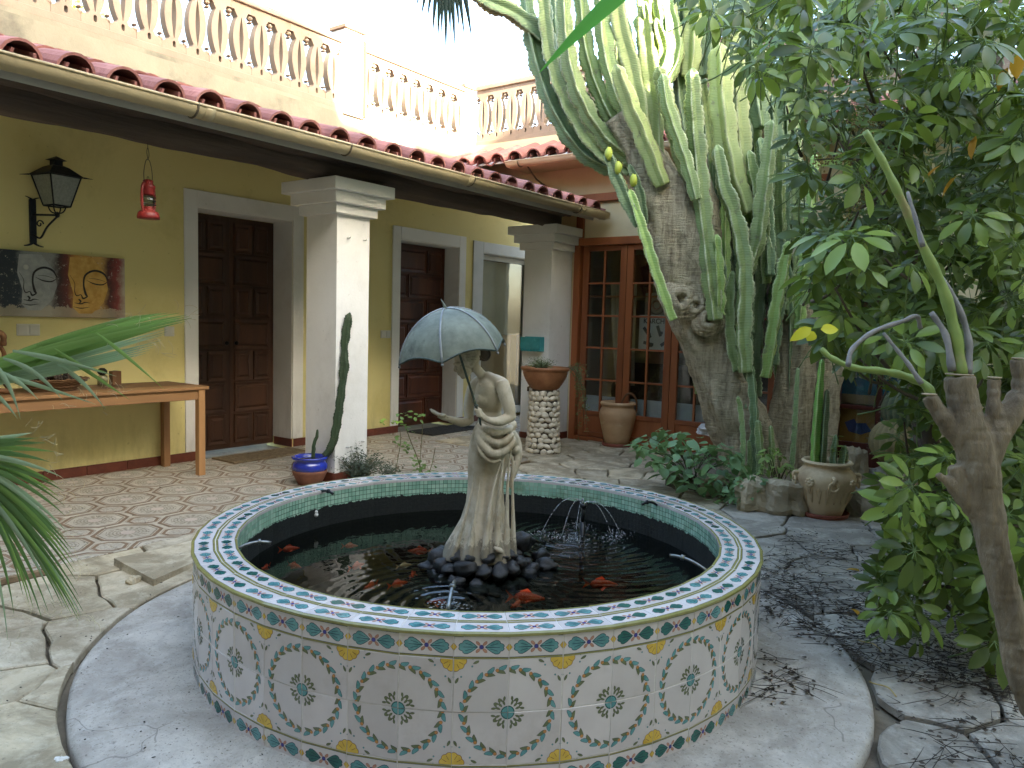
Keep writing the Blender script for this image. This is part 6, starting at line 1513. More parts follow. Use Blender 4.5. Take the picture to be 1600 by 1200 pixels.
ar = thing('arched_board', 'red arched board standing behind the top panes', 'board', (7.95, 4.08, 1.62)); pts = [(-.02, 0)] + [(.17 * cos(pi * i / 14), .22 + .3 * sin(pi * i / 14)) for i in range(15)] + [(-.17, 0)]
mb = MB(); n_ = 17; pts = [(.17, 0)] + [(.17 * cos(pi * i / 14), .2 + .28 * sin(pi * i / 14)) for i in range(15)] + [(-.17, 0)]; vs = [(0, y, z) for y, z in pts] + [(.02, y, z) for y, z in pts]; mb.add(vs, [tuple(range(n_))[::-1], tuple(range(n_, 2 * n_))] + [(j, (j + 1) % n_, n_ + (j + 1) % n_, n_ + j) for j in range(n_)]); mb.build('board', mat('board_red', '8a3f33', '74342a', scale=4, rough=.6), ar)
mb = MB(); mb.bb(-.3, .5, -.8, .5, -.02, .0); mb.build('shelf', m_wood, ar)
so_ = thing('sofa', 'dark sofa half hidden behind the lower panes', 'sofa', (8.6, 3.3, 0)); m_sofa = mat('sofa_grey', '4b463f', '3b3732', scale=6, rough=.9)
mb = MB(); mb.bb(-.45, .45, -1.1, 1.1, .1, .42, bev=.05); mb.build('seat', m_sofa, so_); mb = MB(); mb.bb(-.47, -.27, -1.1, 1.1, .3, .85, bev=.05); mb.build('backrest', m_sofa, so_)
for s in (-1, 1): mb = MB(); mb.bb(-.45, .45, s * 1.12 - .1, s * 1.12 + .1, .1, .62, bev=.05); mb.build('armrest', m_sofa, so_)
wbd = thing('pale_sheet', 'low pale board standing inside along the glazed doors', 'board', (7.44, 3.35, 0)); mb = MB(); mb.bb(0, .02, -1.05, 1.1, .08, .50, bev=.003); mb.build('sheet', mat('sheet_pale', 'c3c9cc', 'b4babd', scale=4, rough=.6), wbd); mb = MB(); mb.bb(.021, .05, -1.0, 1.05, .08, .11); mb.build('foot', m_wood, wbd)  # pale sheet added to give the lower panes their whitish band
# posters in the red door
pb_ = thing('poster', 'blue poster with white lettering inside the red door', 'poster', (7.41, 1.36, .82)); mb = MB(); mb.bb(-.003, .003, -.34, .34, -.17, .19); mb.build('sheet', mat('poster_blue', '2f6a8a', '25587a', '4f8aa0', scale=5), pb_)
obj('lettering', text_mesh('NS LOTS', .14, m_paper), pb_, (-.0042, .32, .06), FACE)
mb = MB(); mb.bb(-.0045, -.0032, -.34, .34, -.17, -.09); mb.build('sand_strip', mat('poster_sand', 'a08a72', '8d7860', scale=6), pb_)
pc_ = thing('poster', 'orange and green poster with a blue bird shape, low in the red door', 'poster', (7.41, 1.36, .45)); mb = MB(); mb.bb(-.003, .003, .05, .34, -.15, .15); mb.build('sheet', mat('poster_orange', 'b98a45', 'a5783a', scale=5), pc_)
mb = MB(); mb.bb(-.003, .003, -.34, .049, -.15, .15); mb.build('green_half', mat('poster_green', '2f6a62', '3f7a6a', scale=5), pc_)
mb = MB(); mb.add([(-.0042, .30, .02), (-.0042, .22, .06), (-.0042, .2, .02), (-.0042, .12, .03), (-.0042, .07, -.04), (-.0042, .16, -.08), (-.0042, .26, -.06)], [tuple(range(7))]); mb.build('bird_shape', mat('poster_navy', '2a3a78', '34468a', scale=8), pc_)
# furniture seen through the porch window
wc = thing('cabinet', 'light brown slanted cabinet seen through the porch window', 'cabinet', (8.3, 7.3, 0)); m_cab = mat('cabinet_tan', 'a08a6a', '8d785a', scale=3, rough=.6)
mb = MB(); mb.add([(-.5, 0, .7), (.5, 0, .7), (.5, 0, 1.1), (.0, 0, 1.55), (-.5, 0, 1.62), (-.5, .4, .7), (.5, .4, .7), (.5, .4, 1.1), (0, .4, 1.55), (-.5, .4, 1.62)], [(0, 1, 2, 3, 4), (9, 8, 7, 6, 5), (0, 5, 6, 1), (1, 6, 7, 2), (2, 7, 8, 3), (3, 8, 9, 4), (4, 9, 5, 0)]); mb.build('body', m_cab, wc)
mb = MB(); mb.bb(-.5, .5, .01, .4, 0, .69); mb.build('base', m_sofa, wc)
# ================================================================== planting bed and stones
m_bst = mat('bed_stone', 'b3a58a', '9d8f75', 'c6bca8', scale=6, rough=.85, vary=.12, bump=.7, bscale=12, bdist=.03)
m_bst2 = mat('bed_stone_grey', 'b0aba2', '98938a', 'c3beb4', scale=6, rough=.85, vary=.12, bump=.7, bscale=12, bdist=.03)
def chunk(p, dims, rz, seed, m, lb, name='edging_stone', cat='stone', gp=None):
    mb = MB(); n = 22; nr = 14; vs = []
    mb.ell((0, 0, 0), (1, 1, 1), 0, n, nr)
    out = []
    for v in mb.v:
        v = Vector(v); k = 1 / max(abs(v.x) ** 5 + abs(v.y) ** 5 + abs(v.z) ** 5, 1e-5) ** .2
        w = v * k * (.84 + .34 * noise.noise(v * 1.3 + Vector((seed * 3.3, 0, 0))) + .16 * noise.noise(v * 3.2 + Vector((seed, 5, 0)))); out.append((w.x * dims[0], w.y * dims[1], w.z * dims[2]))
    mb.v = out; mb.sm = [False] * len(mb.f); o = mb.build(name, m, None, p, Euler((0, 0, rz))); tag(o, lb, cat, gp); return o
bed = MB(); bp_ = [(5.72, 2.62), (5.62, 2.2), (5.72, 1.75), (5.78, 1.45), (6.0, 1.0), (6.5, .7), (7.3, .6), (7.3, 2.75), (6.7, 2.95)]
bed.prism(bp_[::-1] if False else bp_, -.03, .10); bo = bed.build('planting_bed', m_earth); bo['kind'] = 'structure'
def gstone(px, py, dims, rz, seed, m, lb): p = gz(px, py); p.z = dims[2] * .8; return chunk(p + FH * dims[1] * .8, dims, LOC_R + rz, seed, m, lb, gp='stones edging the planting bed')
gstone(1182, 802, (.125, .11, .135), .1, 1, m_bst, 'tan edging stone left of the ornate pot, nearest the shrub')
gstone(1234, 808, (.15, .11, .14), -.05, 2, m_bst, 'large tan edging stone just left of the ornate pot')
gstone(1118, 778, (.12, .09, .10), .3, 3, m_bst, 'edging stone half hidden under the leafy shrub')
gstone(1354, 808, (.15, .12, .12), .4, 4, m_bst2, 'pale grey boulder just right of the ornate pot')
gstone(1338, 765, (.10, .10, .20), .1, 5, m_bst, 'upright brown stone behind the ornate pot')
gstone(1378, 800, (.11, .08, .055), .6, 6, m_bst2, 'flat wedge of stone right of the grey boulder')
gstone(1395, 770, (.14, .12, .10), .2, 7, m_bst2, 'broad grey stone under the umbrella tree leaves')
o = chunk(gz(1122, 690, .25), (.17, .12, .05), .3, 8, m_white, 'whitish flat stone under the cactus trunk'); o.location = on(1110, 672, 0, 6.75)
chunk(gz(93, 1190) + Vector((0, 0, -.002)), (.022, .02, .018), .3, 9, m_white, 'small white pebble in the joint at the lower left', 'pebble', 'pebble')
chunk(gz(207, 912) + Vector((0, 0, .01)), (.035, .03, .025), .5, 10, m_flag, 'small stone chip under the lifted slab', 'stone_chip', 'stone')
# ================================================================== the big candelabra cactus
def stem_mat(name, g1, g2, edge, rough=.5):
    m, t, b = nodes(name); v = coords(t); at_ = N(t, 'Attribute'); at_.attribute_name = 'rib'
    c = ramp(t, [(.35, rgb(g1)), (.65, rgb(g2))], noi(t, v, 7, 5)).outputs[0]
    wv = N(t, 'TexWave'); wv.inputs['Scale'].default_value = 26; wv.inputs['Distortion'].default_value = 2.5; wv.bands_direction = 'Z'; t.links.new(v, wv.inputs[0])
    c = mixc(t, math_(t, 'MULTIPLY', wv.outputs['Fac'], .22), c, rgb(edge))
    e = ramp(t, [(.35, (0, 0, 0)), (1, (.85, .85, .85))], at_.outputs['Fac']).outputs[0]; c = mixc(t, e, c, rgb(edge))
    sc = ramp(t, [(.57, (0, 0, 0)), (.66, (.8, .8, .8))], noi(t, v, 9, 8, .78)).outputs[0]; c = mixc(t, sc, c, rgb('6f6a55'))
    hs = N(t, 'HueSaturation'); oi = N(t, 'ObjectInfo'); t.links.new(math_(t, 'MULTIPLY_ADD', oi.outputs['Random'], .4, .8), hs.inputs['Value']); t.links.new(c, hs.inputs['Color'])
    t.links.new(hs.outputs[0], b.inputs['Base Color']); b.inputs['Roughness'].default_value = rough; bumpn(t, b, math_(t, 'ADD', noi(t, v, 30, 5), math_(t, 'MULTIPLY', wv.outputs['Fac'], .6)), .35, .012); return m
m_st1 = stem_mat('cactus_stem', '6d8448', '869b58', 'd5dab2'); m_st2 = stem_mat('cactus_stem_dark', '4d6540', '62794a', 'b3c096'); m_st3 = stem_mat('cactus_stem_bright', '7fa048', '98b55c', 'd5dca8')
m_stp = stem_mat('cactus_stem_pale', '8a9a58', 'a0ac6a', 'c6c898', .6)
def bark():
    m, t, b = nodes('cactus_bark'); v = coords(t, False)
    s1 = noi(t, stretch(t, v, (7, 7, 1.2)), 3, 8, .7, .4); s2 = noi(t, stretch(t, v, (2, 2, 16)), 5, 5, .6)
    c = ramp(t, [(.3, rgb('665945')), (.44, rgb('a5967a')), (.56, rgb('cdbf9f')), (.75, rgb('84755c'))], math_(t, 'ADD', math_(t, 'MULTIPLY', s1, .7), math_(t, 'MULTIPLY', s2, .3))).outputs[0]
    gr = ramp(t, [(.58, (0, 0, 0)), (.7, (.5, .5, .5))], noi(t, v, 4, 5)).outputs[0]; c = mixc(t, gr, c, rgb('7b8060'))
    t.links.new(c, b.inputs['Base Color']); b.inputs['Roughness'].default_value = .85; bumpn(t, b, math_(t, 'ADD', s1, math_(t, 'MULTIPLY', s2, .8)), .9, .05); return m
m_bark = bark()
cb0 = Vector((6.40, 2.15, .05)); CD = dof(cb0)
cac = thing('cactus_tree', 'giant candelabra cactus with thick grey trunks and many green arms', 'cactus', cb0)
def trunk(par, o, px, ws, dd, name, m, seed, n=9, lobes=5, amp=.10, seg=44):
    q = spline([at(x, y, d_) - Vector(o) for (x, y), d_ in zip(px, dd)], n); w = lerps(ws, len(q)); mb = MB(); rr = []; prev = None
    for i, p in enumerate(q):
        t = (q[min(i + 1, len(q) - 1)] - q[max(i - 1, 0)]).normalized()
        u = t.orthogonal().normalized() if prev is None else (prev - t * prev.dot(t)).normalized(); prev = u; v_ = t.cross(u); ring = []
        R_ = w[i] / 2
        for j in range(seg):
            a = 2 * pi * j / seg; d = u * cos(a) + v_ * sin(a)
            k = 1 + amp * cos(lobes * a + seed) + .16 * noise.noise(d * 1.6 + Vector((0, 0, p.z * 3 + seed))) + .11 * noise.noise(d * 5 + Vector((0, 0, p.z * 9 + seed))) + .06 * noise.noise(d * 9 + Vector((0, 0, p.z * 30 + seed)))
            ring.append(p + d * R_ * k)
        rr.append(ring)
    mb.rings(rr); return mb.build(name, m, par)
def dl(n, a, b): return [a + (b - a) * i / (n - 1) for i in range(n)]
px2m = CD / 1200
trunk(cac, cb0, [(1180, 760), (1172, 715), (1155, 665), (1130, 600), (1105, 540), (1085, 485), (1072, 430), (1056, 370), (1042, 320), (1015, 265), (985, 215), (962, 180)], [w * px2m for w in (100, 90, 84, 78, 74, 74, 84, 88, 80, 66, 52, 40)], dl(12, CD, CD - .5), 'trunk', m_bark, 1.0)
trunk(cac, cb0, [(1222, 755), (1226, 700), (1232, 650), (1240, 590), (1246, 530), (1250, 460), (1248, 390), (1238, 330)], [w * px2m for w in (78, 66, 60, 56, 54, 50, 46, 40)], dl(8, CD + .05, CD + .1), 'trunk', m_bark, 4.0)
trunk(cac, cb0, [(1268, 755), (1275, 690), (1285, 620), (1300, 540), (1318, 470), (1340, 400)], [w * px2m for w in (66, 60, 54, 50, 46, 40)], dl(6, CD + .3, CD + .35), 'trunk', m_bark, 7.0)
trunk(cac, cb0, [(1068, 425), (1090, 400), (1100, 350), (1092, 300), (1085, 250)], [w * px2m for w in (56, 60, 50, 40, 34)], dl(5, CD - .2, CD - .25), 'limb', m_bark, 9.0)
# knots on the trunk
for k, (x, y, r) in enumerate(((1062, 468, 24), (1085, 478, 18), (1105, 500, 20), (1045, 345, 22), (1068, 360, 16))):
    mb = MB(); c_ = at(x, y, CD - .42) - cb0; r_ = r * px2m
    for i in range(3): mb.tube([c_ + RH * r_ * (1 - .25 * i) * cos(a) * (1 + .15 * sin(3 * a + k)) - DOWN * r_ * (1 - .25 * i) * sin(a) - FWD * .02 * i for a in [2 * pi * j / 16 for j in range(17)]], r_ * .28, 7)
    mb.build('bark_knot', m_bark, cac)
STEMS = [ # (pixels), width px, depth offset at start / end, material
 ([(985, 268), (930, 228), (885, 155), (860, 80), (850, 0), (845, -60)], 38, -.4, -.5, 1), ([(990, 255), (945, 215), (905, 150), (885, 70), (880, -40)], 36, -.45, -.6, 1), ([(998, 245), (965, 200), (935, 140), (915, 70), (905, -40)], 36, -.4, -.5, 1),
 ([(1005, 240), (985, 190), (960, 130), (945, 60), (940, -40)], 42, -.5, -.6, 1), ([(975, 272), (915, 243), (868, 178), (838, 92), (825, 20), (815, -50)], 34, -.3, -.3, 2), ([(850, 60), (815, 28), (770, 6), (735, -12)], 42, -.35, -.4, 2),
 ([(1010, 235), (1000, 170), (985, 100), (970, 40), (960, -40)], 46, -.55, -.6, 4), ([(1024, 240), (1022, 170), (1015, 100), (1010, 30), (1008, -40)], 46, -.5, -.5, 4), ([(1035, 290), (1010, 225), (985, 165), (965, 110)], 40, -.6, -.75, 4),
 ([(1080, 300), (1062, 235), (1048, 180), (1036, 135), (1030, 112)], 34, -.55, -.7, 4), ([(1088, 312), (1075, 262), (1056, 205), (1042, 160), (1036, 122)], 28, -.65, -.75, 1), ([(1118, 500), (1108, 420), (1098, 330), (1090, 240), (1084, 170), (1082, 116)], 38, -.5, -.7, 1),
 ([(1126, 492), (1124, 440), (1120, 372)], 24, -.5, -.6, 3), ([(1166, 582), (1162, 520), (1164, 460), (1162, 400), (1150, 340), (1132, 290), (1122, 236)], 40, -.5, -.6, 1), ([(1152, 580), (1142, 530), (1140, 470), (1144, 430)], 28, -.4, -.45, 1),
 ([(1196, 590), (1205, 530), (1214, 470), (1224, 420), (1231, 384)], 30, -.45, -.55, 3), ([(1165, 430), (1182, 380), (1190, 320), (1198, 260), (1205, 196)], 34, -.4, -.5, 1), ([(1165, 335), (1145, 275), (1132, 205), (1126, 140), (1124, 80)], 54, -.35, -.4, 4),
 ([(1172, 330), (1160, 260), (1153, 190), (1148, 120), (1142, 50)], 46, -.25, -.3, 4), ([(1105, 310), (1075, 210), (1062, 110), (1065, -10)], 38, -.2, -.2, 2), ([(1205, 570), (1212, 490), (1218, 410), (1210, 330), (1214, 225), (1210, 150)], 36, -.1, -.1, 2),
 ([(1052, 500), (1036, 456), (1022, 415), (1008, 370), (997, 335), (986, 302)], 27, -.6, -.65, 3), ([(1000, 352), (978, 312), (963, 276), (951, 243)], 32, -.6, -.65, 2), ([(1040, 130), (1036, 60), (1030, -40)], 42, -.2, -.2, 4), ([(1078, 120), (1082, 45), (1088, -40)], 42, -.3, -.3, 4),
 ([(1150, 70), (1158, 10), (1162, -50)], 46, -.2, -.2, 1), ([(1290, 80), (1298, 20), (1304, -40)], 36, -.1, -.1, 1), ([(1232, 560), (1236, 480), (1232, 400), (1222, 320), (1224, 240)], 36, .1, .1, 2), ([(1180, 620), (1178, 560), (1182, 490), (1186, 420), (1184, 350)], 34, .0, .0, 2),
 ([(1120, 620), (1128, 540), (1134, 480), (1132, 400)], 34, .0, .0, 2), ([(1160, 742), (1162, 690), (1158, 640), (1154, 622)], 13, -.55, -.6, 1), ([(1180, 742), (1179, 690), (1178, 640), (1174, 590), (1172, 574)], 20, -.5, -.5, 2), ([(1188, 742), (1187, 700), (1184, 660)], 17, -.55, -.55, 1),
 ([(1238, 735), (1241, 690), (1244, 640), (1247, 578)], 13, -.45, -.5, 1), ([(1204, 742), (1206, 705), (1204, 668)], 14, -.5, -.5, 1), ([(1170, 742), (1171, 710), (1170, 690)], 12, -.5, -.5, 1), ([(1284, 560), (1290, 490), (1300, 420), (1304, 350)], 32, .2, .2, 2), ([(1008, 350), (1000, 300), (985, 262)], 24, -.5, -.55, 2),
 ([(1255, 470), (1262, 400), (1258, 330)], 30, .1, .1, 1), ([(1100, 120), (1108, 60), (1112, -30)], 36, -.1, -.1, 2), ([(910, 230), (890, 180), (872, 120), (868, 60), (866, -30)], 30, -.2, -.2, 2), ([(1220, 60), (1215, -40)], 40, -.1, -.1, 1), ([(1190, 200), (1180, 120), (1176, 40), (1174, -40)], 44, -.1, -.1, 2)]
rx = random.Random(4)
for k in range(34):
    x0 = rx.uniform(1090, 1250); y0 = rx.uniform(430, 640); x1 = x0 + rx.uniform(-40, 10) + (x0 - 1170) * .25; y1 = rx.uniform(90, 330)
    STEMS.append(([(x0, y0), (x0 + (x1 - x0) * .15 + rx.uniform(-6, 6), y0 + (y1 - y0) * .35), (x0 + (x1 - x0) * .6 + rx.uniform(-6, 6), y0 + (y1 - y0) * .7), (x1, y1)], rx.uniform(20, 32), rx.uniform(-.35, .3), rx.uniform(-.4, .3), rx.choice((1, 1, 2, 2, 3))))
for k in range(14):
    x1 = rx.uniform(850, 1060); STEMS.append(([(rx.uniform(985, 1030), rx.uniform(215, 270)), ((x1 + 1000) / 2 - 15, rx.uniform(150, 190)), (x1 + 8, 90), (x1, rx.uniform(-40, 40))], rx.uniform(22, 30), rx.uniform(-.5, -.1), rx.uniform(-.6, -.1), rx.choice((1, 2, 1))))
SM = {1: m_st1, 2: m_st2, 3: m_st3, 4: m_stp}
for k, (pp, w, d0_, d1_, mi) in enumerate(STEMS):
    if len(pp) == 2: pp = [pp[0], ((pp[0][0] + pp[1][0]) / 2, (pp[0][1] + pp[1][1]) / 2), pp[1]]
    n = len(pp); pts = [at(x, y, CD + d0_ + (d1_ - d0_) * i / (n - 1)) - cb0 for i, (x, y) in enumerate(pp)]
    L = sum((pts[i + 1] - pts[i]).length for i in range(n - 1)); R_ = w / 2 * (CD + d0_) / 1200 * .80
    mb = MB(); ribbed(mb, pts, [R_ * .8, R_, R_, R_ * .98, R_ * .9, R_ * .72], 4 if w > 16 else 3, max(6, int(L / n / (R_ * .15))), seedv=k * 1.37, pinch=.20 if mi != 4 else .13, fl=.5); mb.build('arm', SM[mi], cac, att='rib')
for (x, y) in ((951, 240), (966, 262), (990, 282)): mb = MB(); mb.ell(at(x, y, CD - .68) - cb0, (.03, .03, .05), 0, 8, 6, None, .3, x); mb.build('yellow_tip', leafmat('cactus_tip', 'b9bf4a', 'a8b84a', .5, 0, .1), cac)
# ================================================================== leaf helpers
def leaf_mesh(name, L, wd, m, seg=4, droop=.18, fold=.18):
    mb = MB(); leafshape(mb, Vector((0, 0, 0)), Vector((1, 0, 0)), Vector((0, 0, 1)), L, wd, fold, 0, seg); return mb.mesh(name, m)
def inpoly(x, y, P):
    c = False; j = len(P) - 1
    for i in range(len(P)):
        if (P[i][1] > y) != (P[j][1] > y) and x < (P[j][0] - P[i][0]) * (y - P[i][1]) / (P[j][1] - P[i][1]) + P[i][0]: c = not c
        j = i
    return c
# ================================================================== leafy shrub by the cactus
def bush(name, label, poly, d0, d1, n, meshes, ground_px, stems, seed, cat='shrub', zmin=.03, sc=(.8, 1.2)):
    r_ = random.Random(seed); b = gz(*ground_px); b.z = 0; t = thing(name, label, cat, b); xs = [p[0] for p in poly]; ys = [p[1] for p in poly]; k = 0; tips = []
    while k < n:
        x, y = r_.uniform(min(xs), max(xs)), r_.uniform(min(ys), max(ys))
        if not inpoly(x, y, poly): continue
        p = at(x, y, r_.uniform(d0, d1))
        k += 1
        if p.z < zmin: continue
        tips.append(p); o = obj('leaf', meshes[r_.randrange(len(meshes))], t, p - b, Euler((r_.uniform(-.6, .6), r_.uniform(-.2, .9), r_.uniform(0, 6.28))), r_.uniform(*sc))
    for i in range(stems):
        e = tips[r_.randrange(len(tips))] - b; mb = MB(); mb.tube(arc((r_.uniform(-.05, .05), r_.uniform(-.05, .05), .0), (e.x * .3, e.y * .3, e.z * .7), e, 6), [.006, .005, .0045, .004, .0035, .003, .002], 5); mb.build('stem', m_stem, t)
    return t
m_lsh = leafmat('shrub_leaf', '567a50', '7d9c6a', .45, .25, .25)
LS = [leaf_mesh('leaf', .095, .032, m_lsh), leaf_mesh('leaf', .08, .028, m_lsh), leaf_mesh('leaf', .11, .036, m_lsh)]
bush('leafy_shrub', 'leafy green shrub spilling over the bed before the cactus', [(990, 695), (1030, 665), (1075, 672), (1110, 690), (1150, 690), (1165, 720), (1180, 750), (1160, 775), (1120, 785), (1075, 768), (1030, 745), (1000, 720)], 5.55, 6.15, 300, LS, (1085, 765), 26, 3)
m_lyel = leafmat('weed_leaf', '6f8a45', '93a85a', .5, .2, .3); LW = [leaf_mesh('leaf', .05, .012, m_lyel), leaf_mesh('leaf', .065, .014, m_lyel)]
bush('weed', 'yellow-green weeds at the foot of the cactus, left of the ornate pot', [(1185, 735), (1195, 700), (1215, 690), (1228, 715), (1245, 735), (1250, 752), (1200, 755)], 5.5, 5.75, 90, LW, (1215, 775), 12, 4, 'weed')
LD = [leaf_mesh('leaf', .06, .018, m_lsh), leaf_mesh('leaf', .05, .016, m_lsh)]
bush('low_plant', 'low green plant between the edging stones and the cactus', [(1150, 745), (1180, 735), (1215, 755), (1200, 780), (1150, 790), (1110, 785)], 5.4, 5.6, 90, LD, (1165, 795), 8, 5, 'plant')
# ================================================================== ornate pot with cacti
oq = gz(1287, 806); oq.z = 0; od = dof(oq)
sq = thing('saucer', 'red clay saucer under the ornate ring-handled pot', 'saucer', oq); mb = MB(); mb.lathe([(0, 0.002), (.15, .002), (.158, .008), (.166, .034), (.159, .038), (.15, .014), (0, .012)], 36); mb.build('dish', MATS['saucer_red'], sq)
m_pot = mat('pot_cream', 'cdb894', 'bfa882', '9c8062', scale=5, rough=.75, bump=.4, bscale=22, bdist=.008, lo=.3, hi=.7)
op = thing('plant_pot', 'ornate cream clay pot with ring handles and rosettes', 'pot', (oq.x, oq.y, .0155), LOC_R)
mb = MB(); mb.lathe([(0, 0), (.112, 0), (.118, .008), (.135, .06), (.158, .12), (.180, .19), (.197, .235), (.197, .265), (.186, .295), (.165, .318), (.149, .334), (.146, .345), (.152, .354), (.163, .360), (.166, .370), (.162, .382), (.148, .382), (.140, .36), (.140, .34), (.16, .30)], 48); mb.build('body', m_pot, op)
mb = MB(); mb.tube([(.165 * cos(2 * pi * i / 60), .165 * sin(2 * pi * i / 60), .368 + .003 * (i % 2)) for i in range(61)], .006, 6); mb.build('rope_rim', m_pot, op)
mb = MB(); mb.lathe([(0, .335), (.144, .332)], 24); mb.build('soil', m_earth, op)
for a in (-1.72, -.15, 3.05, 1.4):
    d = Vector((cos(a), sin(a), 0)); s_ = Vector((-sin(a), cos(a), 0)); c_ = d * .196 + Vector((0, 0, .268)); mb = MB(); mb.tube(spline([c_ - d * .01 + Vector((0, 0, .02)), c_ + d * .022 + Vector((0, 0, .02)), c_ + d * .026, c_ + d * .012 + Vector((0, 0, -.018)), c_ - d * .006 + Vector((0, 0, -.015))], 4), .013, 8); lug = mb.build('lug', m_pot, op)
    mb = MB(); r0 = c_ + d * .02 + Vector((0, 0, -.036)); mb.tube([r0 + s_ * .03 * cos(b_) + Vector((0, 0, .03 * sin(b_))) for b_ in [2 * pi * i / 20 for i in range(21)]], .0075, 8); mb.build('ring_handle', m_pot, op)
for a in (-.95, -2.5, .7, 2.3):
    d = Vector((cos(a), sin(a), 0)); s_ = Vector((-sin(a), cos(a), 0)); c_ = d * .199 + Vector((0, 0, .245)); mb = MB()
    for k in range(8): b_ = 2 * pi * k / 8; mb.ell(c_ + s_ * .022 * cos(b_) + Vector((0, 0, .022 * sin(b_))), (.013, .013, .012), 0, 7, 5)
    mb.ell(c_ + d * .006, .013, 0, 8, 6); mb.build('rosette', m_pot, op)
mb = MB()
for k in range(20):
    a = 2 * pi * k / 20
    for s in (-1, 0, 1):
        pth = []
        for i in range(5): t = i / 4; z = .10 + .11 * t - .015 * abs(s) * t; r = .150 + (z - .10) * .37 + .002; pth.append((r * cos(a + s * .09 * t), r * sin(a + s * .09 * t), z))
        mb.tube(pth, [.004, .006, .0055, .004, .002], 5)
mb.build('leaf_relief', m_pot, op)['kind'] = 'stuff'
def potcactus(pts, w, lb, m, ribs=4, leaves=0, rr=None):
    t = thing('cactus', lb, 'cactus', (oq.x, oq.y, .35)); mb = MB(); r_ = w / 2 * od / 1200 * 1.1; ribbed(mb, [at(x, y, od) - t.location for x, y in pts], [r_, r_ * 1.05, r_, r_ * .9, r_ * .6], ribs, 9, seedv=w, pinch=.16, fl=.5); mb.build('stem', m, t, att='rib')
    sp_ = MB()
    for v_ in mb.v[::3]:
        v_ = Vector(v_); d = Vector((U(-1, 1), U(-1, 1), U(-.3, .5))).normalized() * .012; sp_.add([v_, v_ + Vector((.0012, 0, .001)), v_ + d], [(0, 1, 2)])
    sp_.build('spines', MATS['spine_pale'], t)['kind'] = 'stuff'
    for i in range(leaves):
        x, y = pts[-1]; p = at(x, y + U(0, 28), od) - t.location; a = U(0, 6.28); obj('leaf', LW[i % 2], t, p, Euler((U(-.3, .3), U(-.5, .1), a)), U(.8, 1.2))
m_st5 = stem_mat('pot_cactus_green', '5f9038', '74a345', 'b9c987')
potcactus([(1273, 728), (1274, 690), (1277, 650), (1280, 610), (1284, 565)], 15, 'tallest bright green cactus in the ornate pot', m_st5, 3)
potcactus([(1284, 728), (1286, 690), (1289, 650), (1292, 612)], 13, 'dark green cactus beside the tallest one in the ornate pot', m_st2, 3)
potcactus([(1302, 728), (1303, 705), (1306, 682)], 11, 'short cactus with a tuft of pale leaves in the ornate pot', m_st2, 4, 14)
potcactus([(1316, 728), (1318, 712), (1320, 700)], 14, 'stubby leafy cactus at the right of the ornate pot', m_st2, 4, 12)
# barrel cactus further back
for (px, py, r, lb, c1, c2) in ((1420, 640, 40, 'round barrel cactus in front of the red door', '4f5f45', '8a8a66'), (1398, 690, 38, 'dry tan barrel cactus low in front of the red door', '8a7a55', 'a59568')):
    p = at(px, py, 6.1); t = thing('barrel_cactus', lb, 'cactus', p); R_ = r * 6.1 / 1200; mb = MB(); nb = 22; rr = []; at__ = []
    for i in range(15):
        b_ = pi * (i + .3) / 15; rr.append([Vector((R_ * sin(b_) * (1 if j % 2 else .86) * cos(pi * j / nb), R_ * sin(b_) * (1 if j % 2 else .86) * sin(pi * j / nb), R_ * .95 * cos(b_))) for j in range(2 * nb)]); at__ += [1.0 if j % 2 else 0.0 for j in range(2 * nb)]
    mb.rings(rr, 0, True, True, (True, True), at__); mb.build('body', stem_mat('barrel_' + c1, c1, c1, c2, .8), t, att='rib')
    sp_ = MB()
    for ring in rr[1:-1]:
        for j in range(1, 2 * nb, 2):
            for _ in range(3): d = (ring[j].normalized() + Vector((U(-.8, .8), U(-.8, .8), U(-.8, .8)))).normalized() * .03; sp_.add([ring[j], ring[j] + Vector((.002, .001, .001)), ring[j] + d], [(0, 1, 2)])
    sp_.build('spines', MATS['spine_pale'], t)['kind'] = 'stuff'
# ================================================================== umbrella tree (right)
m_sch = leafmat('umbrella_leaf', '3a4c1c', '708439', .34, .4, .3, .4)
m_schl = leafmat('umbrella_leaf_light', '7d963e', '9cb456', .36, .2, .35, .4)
m_pet = mat('petiole', '6a8048', '55663a', scale=20, rough=.6)
def compound(nl, L, wd, droop, seed, m):
    r_ = random.Random(seed); mb = MB()
    for i in range(nl):
        a = 2 * pi * i / nl + r_.uniform(-.12, .12); l = L * (1 - .18 * abs(sin(a / 2)) + r_.uniform(-.08, .08)); dz = -droop + r_.uniform(-.15, .15); d = Vector((cos(a), sin(a), dz)).normalized()
        s0 = d * .035 + Vector((0, 0, .004)); mb.tube([(0, 0, 0), s0], [.0018, .0014], 3, 1, cap=(False, False)); leafshape(mb, s0, d, Vector((0, 0, 1)), l, wd * l, .22, 0, 5, 1.15, .62)
    mb.tube(arc((0, 0, 0), (r_.uniform(-.02, .02), r_.uniform(-.02, .02), -.08), (r_.uniform(-.06, .06), r_.uniform(-.06, .06), -.2), 4), [.0024, .0026, .0028, .003, .003], 4, 1)
    return mb
def sch_meshes(m, k0): return [compound(n, L, .205, dr_, k0 + i, m) for i, (n, L, dr_) in enumerate(((8, .115, .12), (9, .12, .35), (7, .11, .6), (8, .125, .25), (6, .09, .15), (9, .105, .8)))]
SCB = sch_meshes(m_sch, 50); SCH = [b.mesh('leaf', [m_sch, m_pet]) for b in SCB]; SCL = [b.mesh('leaf', [m_schl, m_pet]) for b in SCB]
ub = Vector((3.85, .15, 0)); um = thing('umbrella_tree', 'large umbrella tree with glossy fingered leaves filling the right side', 'tree', ub)
